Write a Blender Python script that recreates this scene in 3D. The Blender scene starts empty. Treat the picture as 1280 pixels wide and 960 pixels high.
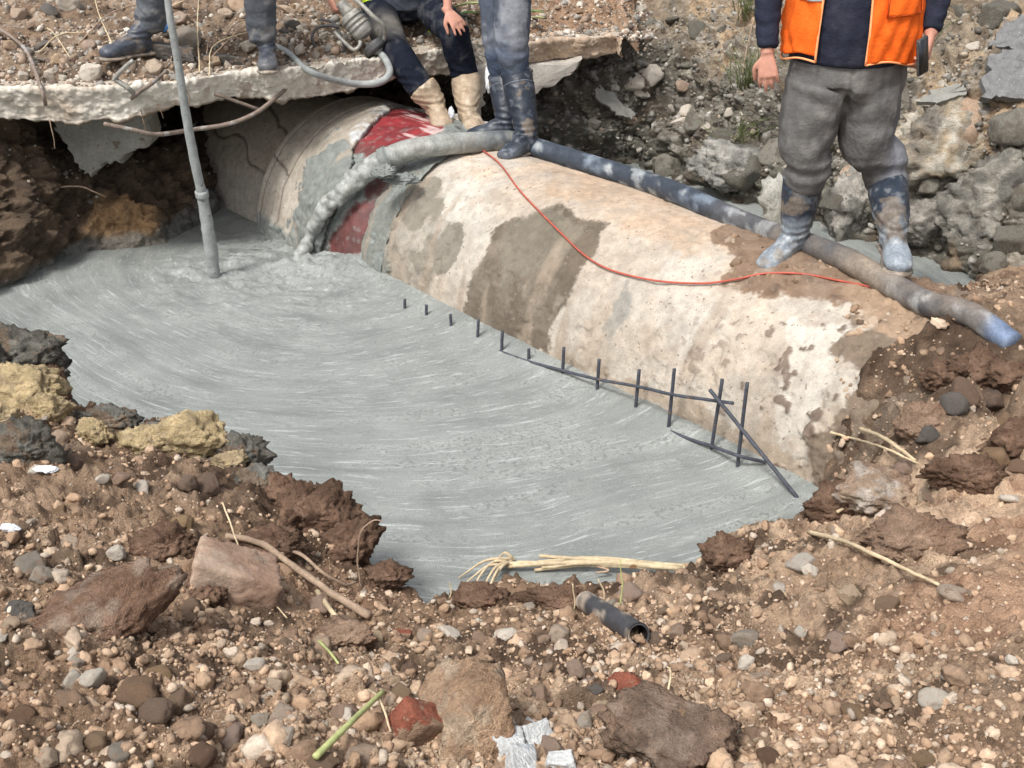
import bpy, math, random
import numpy as np
from mathutils import Vector, Matrix

# ------------------------------------------------------------------ camera, world, sun, exposure
C = bpy.context.scene
COL = C.collection
R = math.radians
EYE_H, PITCH, FPX = 2.44, R(26.0), 1500.0
cam = bpy.data.cameras.new('camera')
cam.sensor_width = 36.0
cam.lens = 36.0 * FPX / 1280.0
cam.clip_start = 0.05
cam.clip_end = 600.0
cam_ob = bpy.data.objects.new('camera', cam)
COL.objects.link(cam_ob)
cam_ob.location = (0, 0, EYE_H)
cam_ob.rotation_euler = (R(90) - PITCH, 0, 0)
C.camera = cam_ob

SUN_EL, SUN_AZ = 56.0, 215.0      # azimuth clockwise from +Y: light comes from behind the camera, a little left
w = bpy.data.worlds.new('World')
C.world = w
w.use_nodes = True
nt = w.node_tree
bg = nt.nodes['Background']
sky = nt.nodes.new('ShaderNodeTexSky')
sky.sky_type = 'NISHITA'
sky.sun_disc = False
sky.sun_elevation = R(SUN_EL)
sky.sun_rotation = R(SUN_AZ)
sky.air_density = 1.0
sky.dust_density = 4.0
sky.ozone_density = 1.0
hs = nt.nodes.new('ShaderNodeHueSaturation')      # a hazy overcast sky is nearly colourless
hs.inputs['Saturation'].default_value = 0.35
nt.links.new(sky.outputs[0], hs.inputs['Color'])
nt.links.new(hs.outputs[0], bg.inputs['Color'])
bg.inputs['Strength'].default_value = 0.118
sl = bpy.data.lights.new('sun', 'SUN')
sl.energy = 1.9
sl.angle = R(13)
sl.color = (1.0, 0.975, 0.94)
so = bpy.data.objects.new('sun', sl)
COL.objects.link(so)
az, el = R(SUN_AZ), R(SUN_EL)
to_sun = Vector((math.sin(az) * math.cos(el), math.cos(az) * math.cos(el), math.sin(el)))
so.rotation_euler = to_sun.to_track_quat('Z', 'Y').to_euler()
so.location = to_sun * 40
C.view_settings.view_transform = 'Standard'
C.view_settings.look = 'None'
C.view_settings.gamma = 1.0
C.view_settings.exposure = 0.82
try:
    C.cycles.max_bounces = 5
    C.cycles.diffuse_bounces = 3
    C.cycles.use_denoising = True
except Exception:
    pass

# ------------------------------------------------------------------ survey helpers: photo bearings to world places
sP, cP = math.sin(PITCH), math.cos(PITCH)

def ray(u, v):
    k = (u - 640.0) / FPX
    m = -(v - 480.0) / FPX
    return np.array([k, cP + m * sP, -sP + m * cP])

def at(u, v, z=None, y=None):
    dr = ray(u, v)
    d = (z - EYE_H) / dr[2] if z is not None else y / dr[1]
    return np.array([0, 0, EYE_H]) + d * dr

# pipe frame: axis A (t), horizontal normal N, centre line at N=NC, z=CZ
AX = np.array([0.637, -0.771]); AX /= np.linalg.norm(AX)
NX = np.array([-AX[1], AX[0]])
N0, RP, CZ = 3.486, 0.674, -0.035
NC = N0 + math.sqrt(RP * RP - CZ * CZ)

def tn(t, n, z=0.0):
    return np.array([AX[0] * t + NX[0] * n, AX[1] * t + NX[1] * n, z])

def on_pipe(u, v, r):
    dr = ray(u, v)
    dn, dz = dr[:2] @ NX, dr[2]
    o = np.array([-NC, EYE_H - CZ])
    a = dn * dn + dz * dz
    b = 2 * (o[0] * dn + o[1] * dz)
    c = o @ o - r * r
    disc = b * b - 4 * a * c
    d = (-b - math.sqrt(disc)) / (2 * a) if disc > 0 else -b / (2 * a)
    p = np.array([0, 0, EYE_H]) + d * dr
    if disc <= 0:      # just past the crest: drop onto the crest
        q = np.array([p[:2] @ NX - NC, p[2] - CZ]); q *= r / np.linalg.norm(q)
        t = p[:2] @ AX
        p = tn(t, NC + q[0], CZ + q[1])
    return p

def pipe_tq(p):      # world point to (t, angle from the near waterline side)
    return float(p[:2] @ AX), math.atan2(p[2] - CZ, -(p[:2] @ NX - NC))

# ------------------------------------------------------------------ noise
def _h(ix, iy, iz, s):
    n = (ix * 374761393 + iy * 668265263 + iz * 2147483647 + s * 974634777) & 0xFFFFFFFF
    n = ((n ^ (n >> 13)) * 1274126177) & 0xFFFFFFFF
    n = ((n ^ (n >> 16)) * 2246822519) & 0xFFFFFFFF
    return ((n ^ (n >> 15)) & 0xFFFFFF) / float(0xFFFFFF)

def vnoise(P, s=0):
    F = np.floor(P)
    I = F.astype(np.int64)
    f = P - F
    f = f * f * f * (f * (f * 6 - 15) + 10)
    out = 0
    for dx in (0, 1):
        wx = f[:, 0] if dx else 1 - f[:, 0]
        for dy in (0, 1):
            wy = f[:, 1] if dy else 1 - f[:, 1]
            for dz in (0, 1):
                wz = f[:, 2] if dz else 1 - f[:, 2]
                out = out + wx * wy * wz * _h(I[:, 0] + dx, I[:, 1] + dy, I[:, 2] + dz, s)
    return out * 2 - 1

def fbm(P, freq=1.0, octv=4, s=0, gain=0.5, ridge=False):
    P = np.asarray(P, float)
    a, tot, out = 1.0, 0.0, np.zeros(len(P))
    for k in range(octv):
        n = vnoise(P * freq + 17.3 * k, s + k)
        if ridge:
            n = 1 - 2 * np.abs(n)
        out += a * n
        tot += a
        a *= gain
        freq *= 2.07
    return out / tot

def worley(P, freq, s=0):
    P = np.asarray(P, float) * freq
    I = np.floor(P).astype(np.int64)
    best = np.full(len(P), 9.0)
    sec = np.full(len(P), 9.0)
    cid = np.zeros(len(P))
    for dx in (-1, 0, 1):
        for dy in (-1, 0, 1):
            for dz in (-1, 0, 1):
                J = I + [dx, dy, dz]
                q = np.stack([J[:, k] + _h(J[:, 0], J[:, 1], J[:, 2], s + 11 * k + 1) for k in range(3)], 1)
                d = np.sqrt(((P - q) ** 2).sum(1))
                r = _h(J[:, 0], J[:, 1], J[:, 2], s + 99)
                m = d < best
                sec = np.where(m, best, np.minimum(sec, d))
                cid = np.where(m, r, cid)
                best = np.where(m, d, best)
    return best, sec, cid

def sstep(x, a, b):
    t = np.clip((x - a) / (b - a), 0, 1)
    return t * t * (3 - 2 * t)

def in_poly(X, Y, poly):
    inside = np.zeros(len(X), bool)
    n = len(poly)
    for i in range(n):
        x1, y1 = poly[i]; x2, y2 = poly[(i + 1) % n]
        if y1 == y2:
            continue
        c = ((y1 > Y) != (y2 > Y)) & (X < (x2 - x1) * (Y - y1) / (y2 - y1) + x1)
        inside ^= c
    return inside

def sd_poly(X, Y, poly, closed=True):
    d = np.full(len(X), 1e9)
    n = len(poly)
    for i in range(n if closed else n - 1):
        x1, y1 = poly[i]; x2, y2 = poly[(i + 1) % n]
        dx, dy = x2 - x1, y2 - y1
        L = dx * dx + dy * dy + 1e-12
        t = np.clip(((X - x1) * dx + (Y - y1) * dy) / L, 0, 1)
        d = np.minimum(d, np.hypot(X - x1 - t * dx, Y - y1 - t * dy))
    return np.where(in_poly(X, Y, poly), d, -d) if closed else d

# ------------------------------------------------------------------ mesh helpers
def mesh(name, V, F, mat=None, parent=None, smooth=True, col=None, uv=None, link=True, loc=None):
    me = bpy.data.meshes.new(name)
    V = np.asarray(V, np.float32)
    if isinstance(F, np.ndarray):
        k = F.shape[1]
        me.vertices.add(len(V)); me.vertices.foreach_set('co', V.ravel())
        me.loops.add(F.size); me.loops.foreach_set('vertex_index', F.astype(np.int32).ravel())
        me.polygons.add(len(F)); me.polygons.foreach_set('loop_start', np.arange(0, F.size, k, dtype=np.int32))
        try:
            me.polygons.foreach_set('loop_total', np.full(len(F), k, dtype=np.int32))
        except Exception:
            pass
        me.update(calc_edges=True)
    else:
        me.from_pydata([tuple(map(float, v)) for v in V], [], [tuple(int(i) for i in f) for f in F])
        me.update()
    me.validate()
    if smooth:
        me.polygons.foreach_set('use_smooth', np.ones(len(me.polygons), bool))
    if col is not None:
        a = me.color_attributes.new('Col', 'FLOAT_COLOR', 'POINT')
        c4 = np.ones((len(V), 4), np.float32); c4[:, :3] = col
        a.data.foreach_set('color', c4.ravel())
    if uv is not None:
        a = me.attributes.new('flow', 'FLOAT_VECTOR', 'POINT')
        u3 = np.zeros((len(V), 3), np.float32); u3[:, :uv.shape[1]] = uv
        a.data.foreach_set('vector', u3.ravel())
    if mat:
        me.materials.append(mat)
    o = bpy.data.objects.new(name, me)
    if link:
        COL.objects.link(o)
    if parent is not None:
        o.parent = parent
        o.matrix_parent_inverse = Matrix.Identity(4)
    return o

def tag(o, label=None, cat=None, group=None, kind=None):
    if label: o['label'] = label
    if cat: o['category'] = cat
    if group: o['group'] = group
    if kind: o['kind'] = kind
    return o

def empty(name, label, cat, loc=(0, 0, 0), group=None):
    o = bpy.data.objects.new(name, None)
    o.empty_display_size = 0.1
    COL.objects.link(o)
    o.location = tuple(map(float, loc))
    return tag(o, label, cat, group)

def grid_faces(nu, nv, wrap=False):
    i = np.arange(nu - 1)[:, None] * nv
    j = np.arange(nv if wrap else nv - 1)[None, :]
    j2 = (j + 1) % nv
    return np.stack([(i + j).ravel(), (i + nv + j).ravel(), (i + nv + j2).ravel(), (i + j2).ravel()], 1)

def grid_normals(G):
    du = np.gradient(G, axis=0); dv = np.gradient(G, axis=1)
    n = np.cross(du, dv)
    return n / (np.linalg.norm(n, axis=2, keepdims=True) + 1e-9)

def catmull(P, n):
    P = np.asarray(P, float)
    if len(P) == 2:
        return P[0] + (P[1] - P[0]) * np.linspace(0, 1, n)[:, None]
    Q = np.vstack([2 * P[0] - P[1], P, 2 * P[-1] - P[-2]])
    x = np.linspace(0, len(P) - 1 - 1e-9, n)
    i = x.astype(int); t = (x - i)[:, None]
    a, b, c, d = Q[i], Q[i + 1], Q[i + 2], Q[i + 3]
    return 0.5 * (2 * b + (c - a) * t + (2 * a - 5 * b + 4 * c - d) * t * t + (3 * b - a - 3 * c + d) * t ** 3)

def tube(P, rad, seg=10, side=None, cap=True, n=None, wob=0.0, seed=0):
    P = np.asarray(P, float)
    rad = np.asarray(rad, float)
    if rad.ndim == 0:
        rad = np.full((len(P), 2), float(rad))
    elif rad.ndim == 1:
        rad = np.stack([rad, rad], 1)
    if n:
        rad = catmull(rad, n) if len(rad) > 2 else catmull(rad, n)
        P = catmull(P, n)
    T = np.gradient(P, axis=0)
    T /= np.linalg.norm(T, axis=1, keepdims=True) + 1e-12
    s = np.array(side if side is not None else ((1, 0, 0) if abs(T[0][0]) < 0.8 else (0, 1, 0)), float)
    ang = np.linspace(0, 2 * math.pi, seg, endpoint=False)
    V = []
    for k in range(len(P)):
        s = s - T[k] * (s @ T[k])
        s /= np.linalg.norm(s) + 1e-12
        b = np.cross(T[k], s)
        V.append(P[k] + np.cos(ang)[:, None] * s * rad[k, 0] + np.sin(ang)[:, None] * b * rad[k, 1])
    V = np.vstack(V)
    if wob:
        V = V + wob * np.stack([vnoise(V * 30, seed + q) for q in range(3)], 1)
    F = [tuple(f) for f in grid_faces(len(P), seg, True)]
    F = [(a, d, c, b) for a, b, c, d in F]
    if cap:
        V = np.vstack([V, P[0] - T[0] * rad[0].mean() * .3, P[-1] + T[-1] * rad[-1].mean() * .3])
        a, b = len(V) - 2, len(V) - 1
        L = (len(P) - 1) * seg
        for j in range(seg):
            F.append((a, (j + 1) % seg, j))
            F.append((b, L + j, L + (j + 1) % seg))
    return V, F

def join(parts):
    V, F, o = [], [], 0
    for v, f in parts:
        V.append(np.asarray(v, float)); F += [tuple(i + o for i in q) for q in f]
        o += len(v)
    return np.vstack(V), F

def box(c, s, rot=None, bev=0.0):
    c = np.asarray(c, float); h = np.asarray(s, float) / 2
    V, F = [], []
    if bev:
        q = 1 - bev
        pts = []
        for sx in (-1, 1):
            for sy in (-1, 1):
                for sz in (-1, 1):
                    for k in range(3):
                        m = np.array([q, q, q]); m[k] = 1
                        pts.append(np.array([sx, sy, sz]) * m * h)
        V = np.array(pts)
        from mathutils.geometry import intersect_point_line  # noqa
        import bmesh
        bm = bmesh.new()
        for p in V: bm.verts.new(p)
        bmesh.ops.convex_hull(bm, input=bm.verts)
        bm.verts.ensure_lookup_table(); bm.verts.index_update()
        V = np.array([v.co[:] for v in bm.verts]); F = [tuple(v.index for v in f.verts) for f in bm.faces]
        bm.free()
    else:
        V = np.array([[x, y, z] for x in (-1, 1) for y in (-1, 1) for z in (-1, 1)]) * h
        F = [(0, 1, 3, 2), (4, 6, 7, 5), (0, 4, 5, 1), (2, 3, 7, 6), (0, 2, 6, 4), (1, 5, 7, 3)]
    if rot is not None:
        V = V @ np.array(rot).T
    return V + c, F

_ico = {}
def ico(sub):
    if sub not in _ico:
        import bmesh
        bm = bmesh.new(); bmesh.ops.create_icosphere(bm, subdivisions=sub, radius=1.0)
        bm.verts.ensure_lookup_table()
        _ico[sub] = (np.array([v.co[:] for v in bm.verts]), np.array([[v.index for v in f.verts] for f in bm.faces]))
        bm.free()
    return _ico[sub]

def rockshape(rng, sub=3, planes=14, rough=0.05, blocky=0.0, aspect=(1, .8, .6)):
    D, F = ico(sub)
    D = D / np.linalg.norm(D, axis=1, keepdims=True)
    n = rng.normal(size=(planes, 3)); n /= np.linalg.norm(n, axis=1, keepdims=True)
    if blocky:
        ax = np.vstack([np.eye(3), -np.eye(3)]) + rng.normal(size=(6, 3)) * .12
        ax /= np.linalg.norm(ax, axis=1, keepdims=True)
        n = np.vstack([n[:max(2, planes - 8)], ax])
    d = rng.uniform(.72, 1.0, len(n))
    if blocky: d[-6:] = rng.uniform(.6, .72, 6)
    dot = D @ n.T
    r = np.where(dot > 0.05, d[None] / np.maximum(dot, .05), 9).min(1)
    r = np.minimum(r, 1.25)
    V = D * r[:, None]
    sd = int(rng.integers(1, 9999))
    V = V * (1 + rough * fbm(V + sd, 2.2, 3, sd) + rough * .7 * fbm(V + sd, 7, 3, sd + 5, ridge=True))[:, None]
    return V * np.array(aspect), F

def rmat(rng, tilt=.5):
    e = Matrix.Rotation(rng.uniform(0, 6.28), 3, 'Z') @ Matrix.Rotation(rng.normal() * tilt, 3, 'X') @ Matrix.Rotation(rng.normal() * tilt, 3, 'Y')
    return np.array(e)

# ------------------------------------------------------------------ materials
def mk(name, base=(.5, .5, .5), rough=.9, use_col=False, var=.25, vscale=8.0, bump=.4, bscale=40.0, bdist=.01, spec=.3,
       rnd=0.0, fine=None, metal=0.0, obj=False, rnd_hue=0.0, speck=None, coat=0.0, spots=None):
    m = bpy.data.materials.new(name); m.use_nodes = True
    t = m.node_tree; N = t.nodes; L = t.links
    b = N['Principled BSDF']
    b.inputs['Roughness'].default_value = rough
    b.inputs['Metallic'].default_value = metal
    b.inputs['Specular IOR Level'].default_value = spec
    if coat:
        b.inputs['Coat Weight'].default_value = coat
        b.inputs['Coat Roughness'].default_value = .25
    tc = N.new('ShaderNodeTexCoord')
    vec = tc.outputs['Object']
    if use_col:
        a = N.new('ShaderNodeAttribute'); a.attribute_name = 'Col'; src = a.outputs['Color']
    else:
        a = N.new('ShaderNodeRGB'); a.outputs[0].default_value = (*base, 1); src = a.outputs[0]
    def noise(scale, detail=6, rg=.6, v=vec):
        n = N.new('ShaderNodeTexNoise'); n.inputs['Scale'].default_value = scale
        n.inputs['Detail'].default_value = detail; n.inputs['Roughness'].default_value = rg
        L.new(v, n.inputs['Vector']); return n.outputs['Fac']
    def ramp(x, lo, hi, a0, a1):
        r = N.new('ShaderNodeMapRange'); L.new(x, r.inputs['Value'])
        r.inputs['From Min'].default_value = lo; r.inputs['From Max'].default_value = hi
        r.inputs['To Min'].default_value = a0; r.inputs['To Max'].default_value = a1
        return r.outputs[0]
    def mulv(c, f):
        x = N.new('ShaderNodeVectorMath'); x.operation = 'SCALE'; L.new(c, x.inputs[0]); L.new(f, x.inputs['Scale']); return x.outputs[0]
    f1 = noise(vscale)
    cur = mulv(src, ramp(f1, .3, .7, 1 - var, 1 + var))
    f2 = noise(fine or vscale * 9, 4, .7)
    cur = mulv(cur, ramp(f2, .3, .7, 1 - var * .8, 1 + var * .8))
    if rnd or rnd_hue:
        oi = N.new('ShaderNodeObjectInfo')
        cur = mulv(cur, ramp(oi.outputs['Random'], 0, 1, 1 - rnd, 1 + rnd))
        if rnd_hue:
            h = N.new('ShaderNodeHueSaturation'); L.new(cur, h.inputs['Color'])
            L.new(ramp(oi.outputs['Random'], 0, 1, .5 - rnd_hue, .5 + rnd_hue), h.inputs['Hue'])
            w_ = N.new('ShaderNodeMath'); w_.operation = 'MULTIPLY'; w_.inputs[1].default_value = 7.13; L.new(oi.outputs['Random'], w_.inputs[0])
            fr = N.new('ShaderNodeMath'); fr.operation = 'FRACT'; L.new(w_.outputs[0], fr.inputs[0])
            L.new(ramp(fr.outputs[0], 0, 1, .85, 1.15), h.inputs['Saturation'])
            cur = h.outputs[0]
    for sp in (spots or []) + ([speck] if speck else []):      # (scale, threshold, colour)
        sc, th, cc = sp
        n3 = noise(sc, 3, .6)
        mx = N.new('ShaderNodeMix'); mx.data_type = 'RGBA'
        L.new(ramp(n3, th, th + (.04 if sc > 8 else .12), 0, 1 if sc > 8 else .8), mx.inputs[0]); L.new(cur, mx.inputs[6]); mx.inputs[7].default_value = (*cc, 1)
        cur = mx.outputs[2]
    L.new(cur, b.inputs['Base Color'])
    if bump:
        add = N.new('ShaderNodeMath'); add.operation = 'ADD'
        L.new(noise(bscale, 8, .65), add.inputs[0])
        s2 = N.new('ShaderNodeMath'); s2.operation = 'MULTIPLY'; s2.inputs[1].default_value = .5
        L.new(noise(bscale * 4.3, 4, .6), s2.inputs[0]); L.new(s2.outputs[0], add.inputs[1])
        bp = N.new('ShaderNodeBump'); bp.inputs['Strength'].default_value = bump; bp.inputs['Distance'].default_value = bdist
        L.new(add.outputs[0], bp.inputs['Height']); L.new(bp.outputs[0], b.inputs['Normal'])
    return m

M = dict(
    soil=mk('soil', use_col=True, var=.36, vscale=14, fine=150, bump=1.0, bscale=55, bdist=.020, rough=.95, spec=.15),
    wall=mk('wall_soil', use_col=True, var=.38, vscale=11, fine=120, bump=1.0, bscale=38, bdist=.022, rough=.9, spec=.2),
    stone=mk('stone', use_col=True, var=.22, vscale=16, fine=120, bump=.6, bscale=45, bdist=.008, rough=.88),
    st_brown=mk('brown_stone', (.27, .185, .125), var=.3, vscale=20, bump=.9, bscale=60, spots=[(2.2, .52, (.27, .175, .12))], rnd=.35, rnd_hue=.012, spec=.2),
    st_tan=mk('tan_stone', (.44, .33, .245), var=.26, vscale=18, bump=.8, bscale=50, spots=[(2.0, .54, (.30, .20, .14))], rnd=.25, rnd_hue=.012, spec=.2),
    st_grey=mk('grey_stone', (.30, .26, .21), var=.3, vscale=22, bump=.7, bscale=50, rnd=.3, spec=.3, spots=[(2.0, .52, (.27, .19, .135))]),
    st_mud=mk('muddy_stone', (.215, .20, .165), var=.35, vscale=14, fine=90, bump=1.0, bscale=40, bdist=.012, rnd=.35, spec=.25, spots=[(1.8, .50, (.15, .125, .095))], speck=(26, .66, (.36, .33, .28))),
    st_pale=mk('pale_stone', (.49, .44, .37), var=.2, vscale=20, bump=.6, bscale=55, spots=[(2.4, .56, (.36, .26, .19))], rnd=.2, spec=.3, speck=(30, .66, (.3, .2, .13))),
    st_dark=mk('dark_stone', (.10, .09, .08), var=.3, vscale=25, bump=.7, bscale=55, rnd=.3, spec=.4, speck=(18, .6, (.22, .17, .13))),
    pipe=mk('pipe_concrete', use_col=True, var=.2, vscale=20, fine=150, bump=.7, bscale=70, bdist=.007, rough=.88, speck=(48, .64, (.22, .175, .135)), spots=[(4.5, .60, (.34, .29, .23))]),
    slab=mk('slab_concrete', use_col=True, var=.16, vscale=24, fine=150, bump=.9, bscale=45, bdist=.012, rough=.9, speck=(60, .68, (.2, .15, .11))),
    mortar=mk('wet_mortar', (.20, .215, .20), var=.2, vscale=30, bump=.8, bscale=60, bdist=.01, rough=.5, spec=.5),
    hose=mk('black_hose', use_col=True, var=.3, vscale=18, fine=90, bump=.3, bscale=60, bdist=.004, rough=.55, spec=.4),
    rubber=mk('boot_rubber', use_col=True, var=.25, vscale=20, fine=80, bump=.15, bscale=60, bdist=.003, rough=.45, spec=.4),
    cloth=mk('cloth', use_col=True, var=.16, vscale=22, fine=300, bump=.55, bscale=26, bdist=.012, rough=.95, spec=.1),
    vest=mk('orange_vest', (.86, .14, .014), var=.12, vscale=14, fine=300, bump=.5, bscale=18, bdist=.012, rough=.8, spec=.2),
    hivis=mk('yellow_vest', (.62, .85, .03), var=.08, vscale=20, fine=600, bump=.3, bscale=240, bdist=.002, rough=.8),
    silver=mk('reflective_tape', (.62, .68, .72), var=.06, bump=.1, rough=.35, spec=.6),
    skin=mk('skin', (.50, .25, .18), var=.12, vscale=40, fine=300, bump=.15, bscale=200, bdist=.002, rough=.6, spec=.3),
    hair=mk('hair', (.015, .012, .01), var=.3, bump=.5, bscale=300, rough=.6),
    rebar=mk('rebar', (.055, .06, .075), var=.35, vscale=30, bump=.6, bscale=160, bdist=.003, rough=.6, spec=.4, speck=(24, .64, (.17, .1, .06))),
    rusty=mk('rusty_rebar', (.20, .155, .125), var=.3, vscale=20, bump=.6, bscale=120, bdist=.003, rough=.8, speck=(14, .58, (.30, .28, .26))),
    wire=mk('red_wire', (.42, .09, .06), var=.25, bump=.1, rough=.5),
    straw=mk('straw', (.50, .40, .26), var=.28, vscale=12, fine=60, bump=.4, bscale=80, bdist=.003, rough=.75, speck=(9, .66, (.28, .16, .08))),
    twig=mk('twig', (.33, .24, .17), var=.3, vscale=16, bump=.6, bscale=70, bdist=.004, rough=.9),
    green=mk('green_stalk', (.40, .43, .18), var=.25, vscale=12, bump=.2, rough=.6),
    leafm=mk('leaf', (.11, .20, .05), var=.3, vscale=30, bump=.2, rough=.5),
    grass=mk('grass', (.16, .19, .075), var=.35, vscale=20, bump=0, rough=.7),
    brick=mk('brick', (.27, .09, .055), var=.35, vscale=30, bump=1.0, bscale=60, bdist=.012, rough=.95, spots=[(10, .50, (.27, .18, .12))], speck=(45, .60, (.33, .22, .15))),
    yellow=mk('yellow_clay', use_col=True, var=.24, vscale=18, fine=110, bump=1.0, bscale=48, bdist=.026, rough=.95, spec=.1),
    metal=mk('muddy_metal', (.30, .29, .26), var=.25, vscale=30, bump=.4, bscale=70, bdist=.004, rough=.55, metal=.3, speck=(22, .6, (.42, .39, .33))),
    darkmetal=mk('dark_metal', (.06, .06, .06), var=.3, bump=.3, rough=.5, spec=.5),
    phone=mk('phone_glass', (.015, .016, .02), var=.05, bump=0, rough=.25, spec=.6),
    plastic=mk('clear_plastic', (.30, .29, .25), var=.35, vscale=14, bump=.5, bscale=25, bdist=.02, rough=.3, spec=.6),
    blue=mk('blue_plastic', (.10, .30, .70), var=.1, bump=.1, rough=.4),
    rubble=mk('white_rubble', (.52, .53, .52), var=.3, vscale=20, bump=.8, bscale=50, rough=.85, speck=(22, .62, (.42, .44, .46))),
    white=mk('white_plastic', (.72, .74, .76), var=.08, bump=.2, rough=.5),
    paint=mk('boot_mark', (.75, .70, .15), var=.1, bump=0, rough=.6),
)
# ------------------------------------------------------------------ palette (linear albedo)
BROWN, DARKB, TAN, REDB = np.array([.30, .20, .13]), np.array([.09, .059, .04]), np.array([.56, .41, .285]), np.array([.42, .245, .155])
GREY, DGREY, SAND, YEL = np.array([.28, .265, .235]), np.array([.12, .118, .105]), np.array([.44, .31, .19]), np.array([.64, .50, .29])
CREAM = np.array([.43, .40, .35])

def mix(a, b, m):
    m = np.asarray(m)[:, None]
    return a * (1 - m) + b * m

# ------------------------------------------------------------------ wet concrete (one level sheet through the pit)
def build_pool():
    nx, ny = 760, 640
    x = np.linspace(-4.2, 3.4, nx); y = np.linspace(3.1, 9.0, ny)
    X, Y = np.meshgrid(x, y, indexing='ij'); X = X.ravel(); Y = Y.ravel()
    P = np.stack([X, Y, np.zeros_like(X)], 1)
    pour = at(372, 326, z=0)
    dx, dy = X - pour[0], Y - pour[1]
    u = dx * AX[0] + dy * AX[1]; v = dx * NX[0] + dy * NX[1]
    wob = fbm(P, .6, 2, 5) * .13 + fbm(P, 2.6, 2, 8) * .012
    Rr = np.hypot(u / 1.7, v * .92) * (1 + wob * .55) + wob * .25
    Th = np.arctan2(v, u / 1.7)
    near = np.exp(-((dx) ** 2 + dy ** 2) / .45)
    flow = fbm(np.stack([Rr * 9, Th * 1.3, P[:, 2]], 1), 1, 4, 21, ridge=True)
    flow2 = fbm(np.stack([Rr * 30, Th * 2.6, P[:, 2]], 1), 1, 3, 31)
    Z = flow * .0045 + flow2 * .0018 + .006 * fbm(np.stack([Rr * 3.4, Th * .5, P[:, 2]], 1), 1, 2, 25) + fbm(P, 14, 3, 3) * .0025 + fbm(P, 1.3, 2, 2) * .008
    Z += near * (.012 + .030 * fbm(P, 9, 4, 9, ridge=True) + .014 * fbm(P, 24, 3, 12))
    m = at(400, 338, z=0); Z += .075 * np.exp(-(((X - m[0]) / .26) ** 2 + ((Y - m[1]) / .16) ** 2))
    q = at(268, 338, z=0); rq = np.hypot(X - q[0], Y - q[1])
    Z += .022 * np.cos(rq * 42) * np.exp(-rq * 7) + np.exp(-(rq / .35) ** 2) * .022 * fbm(P, 13, 3, 44)
    Z -= .085 * sstep(Y, 6.35, 7.4) * (X < .3)
    # the fill climbs a little against the pipe side
    n_ = X * NX[0] + Y * NX[1]
    Z += .03 * np.exp(-((n_ - N0) / .12) ** 2)
    Z += .10 * sstep(n_, NC - .1, NC + .3)
    band = .5 + .5 * fbm(np.stack([Rr * 2.2, Th * .8, P[:, 2]], 1), 1, 3, 77)
    V = np.stack([X, Y, Z], 1)
    m_ = bpy.data.materials.new('wet_concrete'); m_.use_nodes = True
    t = m_.node_tree; N = t.nodes; L = t.links; b = N['Principled BSDF']
    b.inputs['Specular IOR Level'].default_value = .45
    at_ = N.new('ShaderNodeAttribute'); at_.attribute_name = 'flow'
    def noise(vec, sx, sy, det, rg, sc=1.0):
        mp = N.new('ShaderNodeMapping'); mp.inputs['Scale'].default_value = (sx, sy, 1); L.new(vec, mp.inputs['Vector'])
        n = N.new('ShaderNodeTexNoise'); n.inputs['Scale'].default_value = sc; n.inputs['Detail'].default_value = det
        n.inputs['Roughness'].default_value = rg; L.new(mp.outputs[0], n.inputs['Vector']); return n.outputs['Fac']
    def ramp(x, lo, hi, a0, a1):
        r = N.new('ShaderNodeMapRange'); L.new(x, r.inputs['Value'])
        for k, vv in zip(('From Min', 'From Max', 'To Min', 'To Max'), (lo, hi, a0, a1)): r.inputs[k].default_value = vv
        return r.outputs[0]
    def mth(op, a, c):
        x_ = N.new('ShaderNodeMath'); x_.operation = op
        for i, q_ in enumerate((a, c)):
            if isinstance(q_, (int, float)): x_.inputs[i].default_value = q_
            else: L.new(q_, x_.inputs[i])
        return x_.outputs[0]
    fl = at_.outputs['Vector']
    tc = N.new('ShaderNodeTexCoord'); ob = tc.outputs['Object']
    s1 = noise(fl, 13, 1.6, 5, .6)
    s2 = noise(fl, 70, 7.0, 5, .65)
    s3 = noise(fl, 150, 16.0, 4, .7)
    g1 = noise(ob, 1, 1, 5, .6, 3.0)
    g2 = noise(ob, 1, 1, 6, .75, 55)
    g3 = noise(ob, 1, 1, 3, .7, 190)
    # pale laitance threads and darker open pits
    lait = mth('MAXIMUM', ramp(s2, .57, .66, 0, .9), ramp(s3, .60, .68, 0, 1))
    pits = mth('MAXIMUM', mth('MULTIPLY', ramp(g2, .53, .61, 0, 1), ramp(s1, .47, .58, 0, 1)), 0.0)
    base = N.new('ShaderNodeMix'); base.data_type = 'RGBA'
    L.new(mth('ADD', mth('MULTIPLY', ramp(s1, .40, .60, 0, 1), .6), mth('MULTIPLY', ramp(g1, .35, .65, 0, 1), .4)), base.inputs[0])
    base.inputs[6].default_value = (.185, .20, .188, 1); base.inputs[7].default_value = (.31, .325, .305, 1)
    mx = N.new('ShaderNodeMix'); mx.data_type = 'RGBA'; L.new(mth('MULTIPLY', lait, .6), mx.inputs[0]); L.new(base.outputs[2], mx.inputs[6]); mx.inputs[7].default_value = (.52, .55, .53, 1)
    mx2 = N.new('ShaderNodeMix'); mx2.data_type = 'RGBA'; L.new(mth('MULTIPLY', pits, .5), mx2.inputs[0]); L.new(mx.outputs[2], mx2.inputs[6]); mx2.inputs[7].default_value = (.13, .145, .14, 1)
    gr = N.new('ShaderNodeVectorMath'); gr.operation = 'SCALE'; L.new(mx2.outputs[2], gr.inputs[0]); L.new(ramp(g3, .35, .65, .80, 1.20), gr.inputs['Scale'])
    L.new(gr.outputs[0], b.inputs['Base Color'])
    L.new(ramp(g1, .3, .7, .38, .66), b.inputs['Roughness'])
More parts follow.
